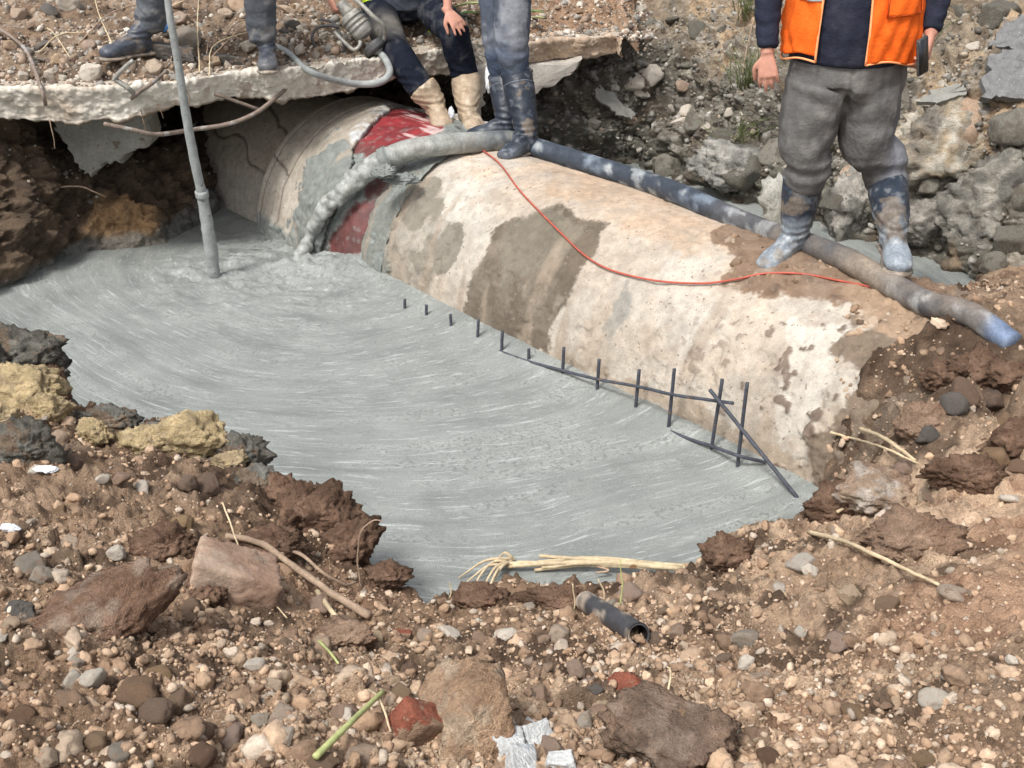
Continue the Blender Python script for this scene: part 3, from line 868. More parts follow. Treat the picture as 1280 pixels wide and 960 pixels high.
    col = mix(col, np.array([[.55, .42, .40]]), sstep(streak, .18, .36) * .8 * (Qa > 1.2))
    upper = [(428, 178), (470, 132), (536, 110), (570, 130), (545, 172), (505, 184), (480, 198), (462, 204), (440, 196)]
    lower = [(455, 250), (462, 228), (484, 214), (492, 224), (466, 262), (458, 296), (436, 322), (408, 318), (422, 285), (436, 262)]
    ru = paint_px(np.zeros((len(T), 3)), T, Qa, upper, (1, 1, 1), 1, wob=.035, f=12, s=30, r=.73)[:, 0]
    rl = paint_px(np.zeros((len(T), 3)), T, Qa, lower, (1, 1, 1), 1, wob=.02, f=12, s=31, r=.73)[:, 0]
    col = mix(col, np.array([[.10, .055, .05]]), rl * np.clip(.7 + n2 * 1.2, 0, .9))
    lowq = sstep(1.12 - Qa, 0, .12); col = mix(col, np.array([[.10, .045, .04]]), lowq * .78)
    mk_ = 1 - np.maximum(ru, rl)
    col = mix(col, np.array([[.19, .205, .19]]), np.clip(mk_ + .35 * sstep(n3, .25, .4), 0, 1))
    F1, F2, cid = worley(P, 22, 77)
    h = .002 * n3 + mk_ * (.012 + .016 * fbm(P, 8, 4, 78) + .012 * np.clip(1 - (F1 / .6) ** 2, 0, 1) * cid) + .004 * streak * ru
    V = pipe_pts(T, Qa, (.722 + .012 * (Qa < 1.1)) * (1 - sstep(T, -5.68, -5.52)) + (RP + .006) * sstep(T, -5.68, -5.52) + h)
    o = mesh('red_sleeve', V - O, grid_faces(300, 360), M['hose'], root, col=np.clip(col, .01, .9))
    # second pipe further under the slab
    T, Qa, _ = pipe_sheet(-8.05, -6.6, lambda T, Q: T, 300, 240)
    P = np.stack([T, Qa * .6, 0 * T], 1)
    n1 = fbm(P, 2.5, 4, 81); n2 = fbm(P, 9, 4, 82)
    col = mix(np.array([[.50, .43, .35]]), np.array([[.36, .30, .23]]), np.clip(.4 + n1 + n2 * .5, 0, 1))
    cr = np.exp(-((Qa - .55 - .30 * fbm(np.stack([T * 2.2, 0 * T, 0 * T], 1), 1, 3, 83)) * .6 / .008) ** 2)
    cr2 = np.exp(-((Qa - 1.12 - (T + 7.2) * -.55 - .05 * n2) * .6 / .010) ** 2) * (T > -7.6)
    col = mix(col, np.array([[.07, .05, .04]]), np.clip(cr + cr2, 0, 1) * .85)
    col = mix(col, np.array([[.42, .40, .37]]), sstep(.5 - Qa + .3 * n1, 0, .1) * .45)
    col = mix(col, np.array([[.17, .07, .04]]), sstep(n1 + (Qa - 1.25) * .8, .1, .4) * .5)
    V = pipe_pts(T, Qa, .66 + .004 * n2 - .010 * (cr + cr2))
    r2 = empty('concrete_pipe', 'cracked grey brown pipe length half hidden in the dark hollow below the slab', 'pipe', tn(-7.3, NC, 0))
    O2 = np.array(tn(-7.3, NC, 0))
    mesh('pipe_barrel', V - O2, grid_faces(300, 240), M['pipe'], r2, col=col)
    Vr = np.vstack([pipe_pts(np.full(160, -8.05), q, np.full(160, r_)) for r_ in (.662, .52)])
    mesh('pipe_rim', Vr - O2, Fr, M['pipe'], r2, col=np.tile([.22, .19, .15], (len(Vr), 1)))
build_pipe()

# ------------------------------------------------------------------ broken road slab over the pit
ZS = 1.02
def build_slab():
    # top front edge in the photo (u, v) and thickness below it (m)
    E = [(-260, 128, .16), (-120, 120, .17), (0, 114, .17), (60, 112, .19), (120, 112, .20), (180, 110, .155), (235, 104, .13), (300, 94, .13), (350, 90, .145), (400, 84, .16), (440, 78, .15), (480, 74, .13),
         (520, 68, .13), (560, 62, .15), (590, 56, .15), (612, 58, .13), (640, 58, .13), (690, 52, .13), (740, 49, .125), (772, 47, .12), (779, 52, .11)]
    xs = [at(u, v, z=ZS) for u, v, t in E]
    n = 620
    path = catmull(np.array(xs), n); th = catmull(np.array([[t, 0] for _, _, t in E]), n)[:, 0]
    s = np.r_[0, np.cumsum(np.linalg.norm(np.diff(path, axis=0), axis=1))]
    S3 = np.stack([s, 0 * s, 0 * s], 1)
    jag = .045 * fbm(S3, 1.4, 4, 401) + .02 * fbm(S3, 7, 3, 402)
    path[:, 1] += jag
    th = th * (1 + .22 * fbm(S3, 1.8, 3, 403) + .14 * fbm(S3, 8, 3, 404))
    m1, m2, m3 = 60, 34, 40          # top rows, face rows, underside rows
    rows = []
    back = np.array([0.0, 1.0, 0]) * 2.2
    rightcap = sstep(s, s[-1] - .12, s[-1])
    for k in range(m1):
        f = (1 - k / (m1 - 1)) ** 2.2
        rows.append(path + back * f * np.r_[1] + np.array([0, 0, .008]))
    for k in range(1, m2):
        f = k / (m2 - 1)
        inset = .05 * f ** 1.5 + .015 * math.sin(f * 3.1)
        rows.append(path + np.stack([0 * s, inset + 0 * s, -th * f], 1))
    for k in range(1, m3):
        f = (k / (m3 - 1)) ** 2
        rows.append(path + np.stack([0 * s, .05 + 2.15 * f + 0 * s, -th * (1 - .12 * f)], 1))
    G = np.stack(rows, 1)
    Nn = grid_normals(G)
    mid = Nn[n // 2, m1 + m2 // 2]
    if mid[1] > 0: Nn = -Nn
    P = G.reshape(-1, 3)
    r = np.tile(np.arange(G.shape[1]), n)
    face = ((r >= m1 - 3) & (r < m1 + m2)).astype(float)
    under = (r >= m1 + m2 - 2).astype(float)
    h = face * (.022 * fbm(P, 7, 4, 411, ridge=True) + .012 * fbm(P, 22, 4, 412) + .006 * fbm(P, 60, 2, 413)) + under * (.03 * fbm(P, 6, 4, 414)) + (1 - face) * .005 * fbm(P, 10, 3, 415)
    W1, W2, wid = worley(P, 20, 416)
    h += face * .012 * np.clip(1 - (W1 / .6) ** 2, 0, 1) * wid
    V = P + Nn.reshape(-1, 3) * h[:, None]
    n1 = fbm(P, 2, 4, 421); n2 = fbm(P, 9, 4, 422)
    col = mix(np.array([[.72, .67, .58]]), np.array([[.54, .47, .38]]), np.clip(.3 + n1 + n2 * .6, 0, 1))
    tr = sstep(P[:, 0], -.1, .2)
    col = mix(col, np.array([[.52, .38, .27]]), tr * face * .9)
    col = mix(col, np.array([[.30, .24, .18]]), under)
    col = mix(col, np.array([[.33, .24, .17]]), sstep(n2, .2, .45) * .5)
    col = mix(col, np.array([[.34, .27, .2]]), (1 - face) * (1 - under) * .6)
    o = empty('concrete_slab', 'long broken pale concrete slab overhanging the pit above the pipe', 'slab', tuple(path[n // 2]))
    O = path[n // 2]
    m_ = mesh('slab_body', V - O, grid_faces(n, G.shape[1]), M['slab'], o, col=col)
    e = G[-1]
    cap = mesh('slab_end', np.vstack([V.reshape(n, -1, 3)[-1], V.reshape(n, -1, 3)[-1].mean(0)]) - O, [(i, i + 1, len(e)) for i in range(len(e) - 1)], M['slab'], o, col=np.tile([.4, .3, .22], (len(e) + 1, 1)))
    return path
slab_path = build_slab()

# ------------------------------------------------------------------ rubble ground lying on the slab and rising behind it
RUB = {}
def build_rubble():
    n, m = 760, 330
    x = np.linspace(-6.2, .86, n)
    yf = np.interp(x, slab_path[:, 0], slab_path[:, 1])
    setb = .16 + .10 * fbm(np.stack([x, 0 * x, 0 * x], 1), 1.3, 3, 501) + .25 * sstep(x, -1.1, -.5) * sstep(-x, .0, .3) * 0 + .12 * sstep(x, -.2, .3)
    f = np.linspace(0, 1, m) ** 1.7
    X = np.repeat(x[:, None], m, 1); Y = (yf + setb)[:, None] + f[None] * 5.5
    Xf, Yf = X.ravel(), Y.ravel(); D = (Y - yf[:, None] - setb[:, None]).ravel()
    P = np.stack([Xf, Yf, 0 * Xf], 1)
    Z = ZS - .02 + .10 * (1 - np.exp(-D * 6)) + .10 * D + .05 * D ** 2 * .5
    Z += sstep(Xf, .0, .6) * (.20 * D)
    h = .05 * fbm(P, 1.7, 3, 511) + .035 * fbm(P, 6, 4, 512) + .012 * fbm(P, 20, 3, 513)
    F1, F2, cid = worley(P, 9, 514); h += .06 * np.clip(1 - (F1 / .55) ** 2, 0, 1) * (cid > .55) * cid
    G1, G2, gid = worley(P, 26, 515); h += .018 * np.clip(1 - (G1 / .6) ** 2, 0, 1) * (gid > .3) * gid
    H1, H2, hid = worley(P, 60, 516); h += .007 * np.clip(1 - (H1 / .6) ** 2, 0, 1) * (hid > .3) * hid
    Z = Z + h * sstep(D, -.02, .12)
    right = sstep(Xf, .72, 1.0)
    Z = Z - right * .25
    n2 = fbm(P, 4, 4, 521); n3 = fbm(P, 14, 3, 522)
    col = mix(np.array([[.22, .15, .10]]), np.array([[.38, .29, .21]]), np.clip(.35 + n2 + n3 * .3, 0, 1))
    col = mix(col, np.array([[.12, .09, .07]]), sstep(n3 - n2 * .4, .15, .4) * .7)
    col = mix(col, np.array([[.46, .42, .36]]), (gid > .86) * np.clip(1 - (G1 / .5) ** 2, 0, 1))
    col = mix(col, np.array([[.38, .23, .14]]), sstep(Xf, -.3, .1) * .55)
    V = np.stack([Xf, Yf, Z], 1)
    RUB['Z'] = Z.reshape(n, m); RUB['yf'] = yf + setb; RUB['x'] = x; RUB['m'] = m; RUB['n'] = n
    o = mesh('upper_ground', V, grid_faces(n, m), M['soil'], col=col)
    tag(o, kind='structure')
build_rubble()

def rub_z(x, y):
    i = np.clip(((np.asarray(x) + 6.2) / 7.06 * (RUB['n'] - 1)).round().astype(int), 0, RUB['n'] - 1)
    f = np.clip((np.asarray(y) - RUB['yf'][i]) / 5.5, 0, 1) ** (1 / 1.7)
    j = np.clip((f * (RUB['m'] - 1)).round().astype(int), 0, RUB['m'] - 1)
    return np.where(np.asarray(y) < RUB['yf'][i], ZS + .01, RUB['Z'][i, j])

def on_rub(u, v):
    dr = ray(u, v)
    d = np.linspace(5.0, 14, 1800)
    p = np.array([0, 0, EYE_H]) + d[:, None] * dr
    z = rub_z(p[:, 0], p[:, 1])
    k = np.argmax(p[:, 2] < z)
    return p[k] * [1, 1, 0] + [0, 0, z[k]]
# ------------------------------------------------------------------ things on the ground: stones, gravel, debris
rng = np.random.default_rng(7)

def scatter_mesh(name, pts, size, palette, label, seed, sub=1, flat=.75, mat='stone', sink=.35):
    r = np.random.default_rng(seed)
    protos = [rockshape(r, sub, 8, .24, 0, (1, r.uniform(.6, .95), flat * r.uniform(.7, 1.1))) for _ in range(14)]
    for q_ in range(14):
        v_, f_ = protos[q_]
        protos[q_] = (v_ * (1 + .20 * fbm(v_ + 7 * q_, 3.4, 3, 40 + q_, ridge=True))[:, None], f_)
    nv = len(protos[0][0]); F0 = protos[0][1]
    n = len(pts)
    V = np.empty((n, nv, 3)); Cc = np.empty((n, nv, 3))
    ids = r.integers(0, 14, n)
    for i in range(n):
        v = protos[ids[i]][0] @ rmat(r, .6).T
        V[i] = v * size[i] + pts[i] + [0, 0, size[i] * (.4 - sink)]
    base = palette[r.integers(0, len(palette), n)] * r.uniform(.7, 1.25, (n, 1))
    Cc[:] = base[:, None, :]
    F = (F0[None] + (np.arange(n) * nv)[:, None, None]).reshape(-1, 3)
    o = mesh(name, V.reshape(-1, 3), F, M[mat], col=np.clip(Cc.reshape(-1, 3), 0, .9), smooth=(sub == 3))
    tag(o, label, kind='stuff')
    return o

def proj0(p):
    X = np.asarray(p, float) - [0, 0, EYE_H]
    d = X[1] * cP - X[2] * sP
    return 640 + FPX * X[0] / d, 480 - FPX * (X[1] * sP + X[2] * cP) / d
PAL_NEAR = np.array([[.29, .195, .125], [.34, .235, .155], [.23, .152, .10], [.42, .30, .205], [.43, .33, .24], [.18, .12, .08], [.39, .28, .19], [.33, .225, .15], [.30, .20, .13], [.40, .33, .26]]) * 1.1
PAL_BACK = np.array([[.30, .22, .16], [.20, .15, .11], [.42, .36, .29], [.5, .45, .38], [.13, .10, .08], [.36, .27, .2], [.28, .26, .23]])
PAL_WALL = np.array([[.22, .20, .17], [.15, .14, .12], [.30, .25, .19], [.34, .32, .28], [.11, .10, .085], [.24, .22, .18]])

def near_points(n, r, dens):
    out = []
    while len(out) < n:
        k = 20000
        fy = r.uniform(0, 1, k); Y = 1.60 + fy ** 1.1 * 4.2
        X = r.uniform(-1, 1, k) * (.46 * Y + .25)
        z, sd = bank_z(X, Y)
        ok = (sd < .01) & (z > .02)
        keep = ok & (r.uniform(0, 1, k) < dens(X, Y))
        out += [(a, b, c) for a, b, c in zip(X[keep], Y[keep], z[keep])]
    return np.array(out[:n])

def dens_near(X, Y):
    P = np.stack([X, Y, 0 * X], 1)
    smooth = sstep(X - .15 * (Y - 2.2), .75, 1.6) * sstep(3.35 - Y, 0, .6)
    clump = .35 + .65 * sstep(fbm(P, 2.2, 3, 600), -.25, .3)
    cb = np.exp(-((X + .1) / .9) ** 2) * sstep(3.4 - Y, 0, .8)
    return np.clip(clump * (1 - .93 * smooth) * (.35 + .65 * cb), 0, 1)

r_ = np.random.default_rng(11)
P1 = near_points(24000, r_, dens_near)
sz = .003 + r_.pareto(2.4, len(P1)) * .0034
sz = np.clip(sz, .003, .013)
scatter_mesh('gravel', P1, sz, PAL_NEAR, 'fine brown crumbs and pebbles strewn over the near bank', 12, sub=1)
P2 = near_points(1250, r_, dens_near)
sz = np.clip(.010 + r_.pareto(3, len(P2)) * .008, .008, .026)
scatter_mesh('gravel', P2, sz, PAL_NEAR, 'coarse brown clods and pebbles strewn over the near bank', 13, sub=3)

# crumbs on the slab and behind it
k = 9000
X = r_.uniform(-3.9, .95, k); yf = np.interp(X, slab_path[:, 0], slab_path[:, 1])
D = r_.exponential(.55, k); Y = yf + .03 + D
m = ~((D < .12) & (r_.uniform(0, 1, k) < .75))
X, Y, D = X[m], Y[m], D[m]
Pb = np.stack([X, Y, rub_z(X, Y)], 1)
scatter_mesh('gravel', Pb, np.clip(.007 + r_.pareto(2.6, len(X)) * .007, .005, .032), PAL_BACK, 'mixed grey and brown gravel lying on the slab and behind it', 14, sub=1)

# crumbs caught on the pit face
WV = WALL['V']; WN = WALL['N']
ii = r_.integers(20, WV.shape[0] - 20, 16000); jj = r_.integers(60, 440, 16000)
pw = WV[ii, jj]; keep = (pw[:, 2] > .03) & ((pw[:, 0] > -.3) | (r_.uniform(0, 1, len(pw)) < .12)) & (r_.uniform(0, 1, len(pw)) < .35 + .65 * (pw[:, 2] > .35))
pw = pw[keep]
scatter_mesh('gravel', pw - [0, 0, .0], np.clip(.007 + r_.pareto(2.3, len(pw)) * .006, .005, .024), PAL_WALL, 'gravel stuck in the earth face behind the pipe', 15, sub=1, flat=.8, sink=.5)

# clods stuck in the mud on the pipe
k = 900
T_ = r_.uniform(-3.4, -1.0, k); Q_ = r_.uniform(.3, 1.9, k)
W_ = pipe_pts(T_, Q_, np.full(k, RP + .006))
uvp = np.array([proj0(p) for p in W_])
inm = in_poly(uvp[:, 0], uvp[:, 1], [(1040, 400), (1090, 372), (1180, 350), (1300, 400), (1300, 640), (1030, 620), (1035, 560), (1050, 500)]) | (in_poly(uvp[:, 0], uvp[:, 1], [(895, 300), (940, 285), (1110, 318), (1190, 362), (1160, 392), (1020, 356), (925, 345)]) & (r_.uniform(0, 1, k) < .7))
scatter_mesh('gravel', W_[inm], np.clip(.006 + r_.pareto(2.4, inm.sum()) * .007, .005, .03), PAL_NEAR * .75, 'crumbs of brown mud stuck on the pipe crest and its buried end', 16, sub=2, sink=.5)

k = 30000
fy = r_.uniform(0, 1, k); Yc = 3.3 + fy * 3.2; Xc = r_.uniform(-1, 1, k) * .46 * Yc
zc, sc_ = bank_z(Xc, Yc)
mc = (sc_ > 0) & (sc_ < .22) & (zc < .01) & (r_.uniform(0, 1, k) < np.exp(-sc_ / .035)) & (Xc * NX[0] + Yc * NX[1] < N0 - .02)
scatter_mesh('gravel', np.stack([Xc, Yc, np.full(k, .002)], 1)[mc], np.clip(.003 + r_.pareto(2.6, mc.sum()) * .004, .003, .016), PAL_NEAR * .7, 'crumbs of earth fallen onto the fill along its shore', 17, sub=2)

# ---- single stones, each an object of its own; copies share a few meshes
LAND = []          # (photo u, v, phrase) of things one can find
PROTO = {}
KINDS = dict(st_brown=('brown', 'earthy'), st_tan=('tan', 'sandy'), st_grey=('grey', 'rough'), st_pale=('pale', 'whitish'), st_dark=('dark', 'sooty'), st_mud=('muddy', 'grey'))
SHAPES = {0: ('rounded', (1, .85, .72), 0), 1: ('angular', (1, .8, .7), 0), 2: ('flat', (1, .75, .35), 0), 3: ('blocky', (1, .75, .62), 1), 4: ('elongated', (1.15, .55, .5), 0)}
def stone_proto(matk, shp, var):
    key = (matk, shp, var)
    if key not in PROTO:
        rr = np.random.default_rng(hash(('a', shp, var)) % 100000 if False else 1000 + shp * 50 + var * 7 + len(matk))
        nm, asp, blk = SHAPES[shp]
        V, F = rockshape(rr, 4 if var < 2 else 3, {0: 26, 1: 11, 2: 10, 3: 12, 4: 12}[shp], {0: .10}.get(shp, .07), blk, asp)
        me = mesh('stone', V, F, M[matk], link=False)
        PROTO[key] = me.data
        bpy.data.objects.remove(me)
    return PROTO[key]

used_labels = {}
ORD = ['', 'second ', 'third ', 'fourth ', 'fifth ', 'sixth ', 'seventh ', 'eighth ', 'ninth ', 'tenth ', 'eleventh ', 'twelfth ']
def stone_label(size, shp, matk, u, v):
    L = min(LAND, key=lambda l: (l[0] - u) ** 2 + 1.6 * (l[1] - v) ** 2)
    du, dv = u - L[0], v - L[1]
    if abs(du) > abs(dv) * 1.2: rel = 'left of' if du < 0 else 'right of'
    else: rel = 'behind' if dv < 0 else 'in front of'
    far = math.hypot(du, dv)
    dist = 'close ' if far < 40 else ('' if far < 85 else 'some way ')
    sw = 'large' if size > .075 else ('medium' if size > .038 else 'small')
    base = f"{sw} {KINDS[matk][0]} {SHAPES[shp][0]} stone {dist}{rel} the {L[2]}"
    k = used_labels.get(base, 0); used_labels[base] = k + 1
    if k: base = ORD[min(k, 11)] + base if k < 12 else base
    return base

def proj(p):
    X = np.asarray(p, float) - [0, 0, EYE_H]
    d = X[1] * cP - X[2] * sP
    return 640 + FPX * X[0] / d, 480 - FPX * (X[1] * sP + X[2] * cP) / d

def put_stone(p, size, matk, shp, var, rg, group, label=None, rot=None, sink=.35, scl=(1, 1, 1), name='stone'):
    o = bpy.data.objects.new(name, stone_proto(matk, shp, var))
    COL.objects.link(o)
    o.location = (p[0], p[1], p[2] + size * (.5 - sink))
    o.rotation_euler = rot if rot is not None else (rg.normal() * .35, rg.normal() * .35, rg.uniform(0, 6.28))
    o.scale = (size * scl[0], size * scl[1], size * scl[2])
    u, v = proj(p)
    tag(o, label or stone_label(size, shp, matk, u, v), 'stone', group)
    return o

LAND += [(290, 740, 'big brown boulder'), (140, 780, 'crumbling brown clod'), (585, 905, 'tall tan earth block'), (518, 925, 'muddy red brick'), (655, 935, 'white grey concrete rubble'),
         (765, 785, 'short black pipe piece'), (1052, 800, 'yellow rock'), (440, 920, 'green stalk'), (370, 730, 'fallen stick'), (240, 555, 'big yellow clay lump'), (565, 862, 'white block'),
         (1090, 705, 'long pale straw'), (503, 793, 'small red brick piece'), (30, 510, 'yellow clay mass'), (30, 770, 'charred black lump'), (845, 930, 'dark mud lump'), (1100, 610, 'dusty mound'),
         (930, 798, 'blue grey stone'), (740, 705, 'straw bundle'), (1090, 570, 'forked root'), (830, 870, 'thin pale stems'), (1220, 540, 'dark hollow'), (40, 715, 'pale speckled stones'), (100, 865, 'white pebble cluster')]
# hand-placed stones of the near bank: (u, v, size m, material, shape, variant)
SP = [(38, 708, .040, 'st_grey', 1, 0), (52, 722, .034, 'st_grey', 0, 1), (88, 684, .030, 'st_tan', 0, 0), (145, 692, .032, 'st_pale', 0, 0), (95, 818, .022, 'st_pale', 0, 1), (98, 830, .018, 'st_grey', 0, 0),
      (88, 855, .024, 'st_pale', 1, 1), (112, 852, .028, 'st_pale', 1, 0), (172, 870, .048, 'st_brown', 0, 1), (200, 845, .028, 'st_brown', 0, 0), (222, 882, .034, 'st_brown', 0, 1), (200, 892, .038, 'st_brown', 0, 0),
      (318, 832, .024, 'st_pale', 1, 0), (338, 858, .028, 'st_tan', 4, 1), (352, 902, .044, 'st_tan', 3, 0), (323, 905, .022, 'st_grey', 1, 1), (354, 924, .024, 'st_grey', 1, 0), (288, 924, .032, 'st_tan', 0, 1),
      (12, 785, .026, 'st_tan', 2, 0), (5, 804, .016, 'st_pale', 0, 1), (75, 640, .022, 'st_brown', 1, 0), (430, 898, .040, 'st_tan', 1, 1), (388, 838, .026, 'st_tan', 2, 0), (425, 838, .018, 'st_tan', 0, 1),
      (452, 948, .040, 'st_tan', 1, 0), (405, 955, .030, 'st_brown', 0, 0), (532, 796, .026, 'st_tan', 1, 0), (560, 792, .030, 'st_pale', 1, 1), (598, 800, .026, 'st_tan', 0, 0), (542, 893, .026, 'st_tan', 1, 0),
      (630, 796, .028, 'st_pale', 2, 0), (700, 795, .032, 'st_tan', 1, 1), (680, 800, .02, 'st_tan', 0, 1), (660, 758, .018, 'st_grey', 2, 1), (660, 830, .020, 'st_tan', 0, 1), (672, 870, .026, 'st_tan', 1, 0),
      (775, 868, .040, 'st_brown', 1, 0), (750, 885, .026, 'st_tan', 0, 1), (775, 890, .030, 'st_tan', 0, 0), (807, 888, .020, 'st_pale', 1, 1), (745, 863, .018, 'st_dark', 0, 0), (730, 905, .030, 'st_grey', 4, 0),
      (690, 935, .030, 'st_tan', 4, 0), (760, 923, .024, 'st_tan', 1, 1), (808, 900, .03, 'st_brown', 0, 1), (850, 790, .030, 'st_tan', 1, 0), (820, 800, .030, 'st_brown', 0, 0), (788, 745, .046, 'st_tan', 1, 1),
      (765, 758, .02, 'st_grey', 0, 1), (1002, 708, .046, 'st_pale', 1, 0), (1012, 716, .03, 'st_pale', 0, 1), (935, 700, .020, 'st_tan', 2, 0), (925, 682, .020, 'st_pale', 1, 1), (895, 700, .024, 'st_brown', 0, 0),
      (932, 830, .024, 'st_pale', 0, 0), (930, 798, .034, 'st_grey', 1, 1), (1052, 802, .036, 'st_tan', 1, 0), (1168, 876, .028, 'st_pale', 1, 1), (1195, 742, .048, 'st_tan', 2, 0), (1240, 578, .060, 'st_brown', 1, 0),
      (1275, 585, .04, 'st_brown', 1, 1), (1110, 758, .030, 'st_brown', 1, 0), (1062, 745, .04, 'st_tan', 0, 0), (975, 735, .02, 'st_pale', 1, 0), (918, 915, .016, 'st_pale', 0, 1), (1185, 850, .016, 'st_pale', 1, 0),
      (1264, 828, .016, 'st_pale', 0, 1), (1266, 625, .036, 'st_pale', 2, 1), (1045, 668, .026, 'st_tan', 0, 1), (1205, 490, .05, 'st_brown', 1, 0), (1238, 500, .06, 'st_brown', 1, 1), (1190, 510, .05, 'st_dark', 1, 0),
      (1160, 545, .05, 'st_dark', 0, 1), (1255, 530, .05, 'st_brown', 1, 0), (1170, 590, .045, 'st_brown', 0, 0), (1130, 590, .03, 'st_tan', 1, 1), (240, 760, .04, 'st_brown', 1, 1), (205, 730, .045, 'st_brown', 0, 0),
      (225, 660, .05, 'st_brown', 0, 1), (262, 612, .05, 'st_brown', 0, 0), (235, 605, .035, 'st_brown', 0, 1), (60, 568, .05, 'st_brown', 0, 0), (90, 580, .04, 'st_brown', 0, 1), (25, 575, .04, 'st_brown', 0, 0),
      (150, 600, .028, 'st_tan', 1, 0), (178, 612, .026, 'st_pale', 1, 1), (45, 590, .02, 'st_pale', 2, 0), (128, 598, .02, 'st_pale', 1, 1), (400, 760, .04, 'st_tan', 0, 0), (430, 790, .05, 'st_brown', 0, 1),
      (400, 815, .04, 'st_tan', 0, 1), (470, 800, .03, 'st_tan', 1, 0), (510, 840, .028, 'st_brown', 0, 0), (600, 850, .036, 'st_brown', 0, 1), (620, 880, .03, 'st_tan', 0, 0), (720, 840, .03, 'st_tan', 0, 1),
      (845, 930, .085, 'st_brown', 0, 0), (880, 840, .022, 'st_tan', 0, 0), (1000, 790, .016, 'st_pale', 1, 0), (1090, 900, .015, 'st_tan', 1, 0), (960, 950, .03, 'st_brown', 0, 1), (120, 930, .025, 'st_brown', 0, 1),
      (30, 900, .03, 'st_brown', 0, 0), (150, 940, .022, 'st_grey', 1, 0), (60, 950, .02, 'st_tan', 1, 1), (250, 945, .028, 'st_brown', 0, 0), (490, 855, .024, 'st_tan', 1, 1), (500, 870, .03, 'st_brown', 0, 1)]
for (u, v, s_, mk_, sh, va) in SP:
    p = on_bank(u, v)
    put_stone(p, s_, mk_, sh, va, rng, 'stones lying on the near bank', sink=.48)
PR = near_points(60, np.random.default_rng(21), dens_near)
for p in PR:
    u, v = proj(p)
    if v > 958 or u < 4 or u > 1276: continue
    s_ = float(np.clip(.016 + rng.pareto(3) * .012, .014, .045))
    put_stone(p, s_, ['st_brown', 'st_tan', 'st_brown', 'st_tan', 'st_brown', 'st_pale'][rng.integers(0, 6)], int(rng.integers(0, 5)), int(rng.integers(0, 3)), rng, 'stones lying on the near bank')

# stones on the slab and the rubble behind
LAND_BACK = [(40, 90, 'left end of the slab'), (160, 60, 'left laced boot'), (330, 75, 'right laced boot'), (235, 60, 'grey hose lance'), (265, 80, 'charred black blocks'),
             (410, 60, 'looped black cable'), (590, 30, 'green leaves'), (700, 30, 'soil above the slab tip'), (90, 10, 'upper left corner'), (205, 30, 'blue bottle')]
LAND_NEAR = LAND; LAND = LAND_BACK
SB = [(115, 95, .075, 'st_pale', 0, 0), (88, 8, .085, 'st_pale', 1, 1), (22, 22, .06, 'st_tan', 1, 0), (195, 88, .055, 'st_tan', 1, 1), (268, 82, .06, 'st_tan', 3, 0), (205, 100, .03, 'st_tan', 1, 0), (312, 62, .07, 'st_pale', 3, 1),
      (55, 60, .05, 'st_dark', 2, 0), (30, 98, .035, 'st_pale', 1, 1), (62, 99, .03, 'st_grey', 1, 0), (80, 100, .028, 'st_pale', 0, 0), (230, 30, .06, 'st_tan', 1, 0), (235, 55, .09, 'st_grey', 1, 1), (12, 60, .04, 'st_tan', 1, 0),
      (110, 62, .05, 'st_tan', 0, 1), (375, 68, .04, 'st_pale', 0, 0), (395, 72, .035, 'st_grey', 0, 1), (390, 52, .035, 'st_tan', 1, 0), (405, 48, .03, 'st_pale', 1, 0), (360, 30, .04, 'st_grey', 0, 1), (130, 12, .04, 'st_brown', 0, 1),
      (40, 78, .035, 'st_grey', 4, 0), (72, 78, .04, 'st_tan', 1, 1), (280, 20, .05, 'st_tan', 1, 0), (300, 10, .07, 'st_tan', 2, 1), (655, 44, .035, 'st_tan', 0, 0), (700, 44, .025, 'st_pale', 0, 1), (740, 42, .03, 'st_grey', 0, 0)]
for (u, v, s_, mk_, sh, va) in SB:
    put_stone(on_rub(u, v), s_, mk_, sh, va, rng, 'stones lying on the slab', sink=.2)
for i in range(30):
    u = rng.uniform(5, 770); v = rng.uniform(2, 104 - 70 * (u / 770)) if u < 480 or rng.uniform() < .4 else rng.uniform(2, 40)
    if 440 < u < 560 and v > 10: continue
    p = on_rub(u, v)
    put_stone(p, float(np.clip(.022 + rng.pareto(3) * .02, .02, .07)), ['st_brown', 'st_tan', 'st_grey', 'st_pale', 'st_dark'][rng.integers(0, 5)], int(rng.integers(0, 5)), int(rng.integers(0, 3)), rng, 'stones lying on the slab')

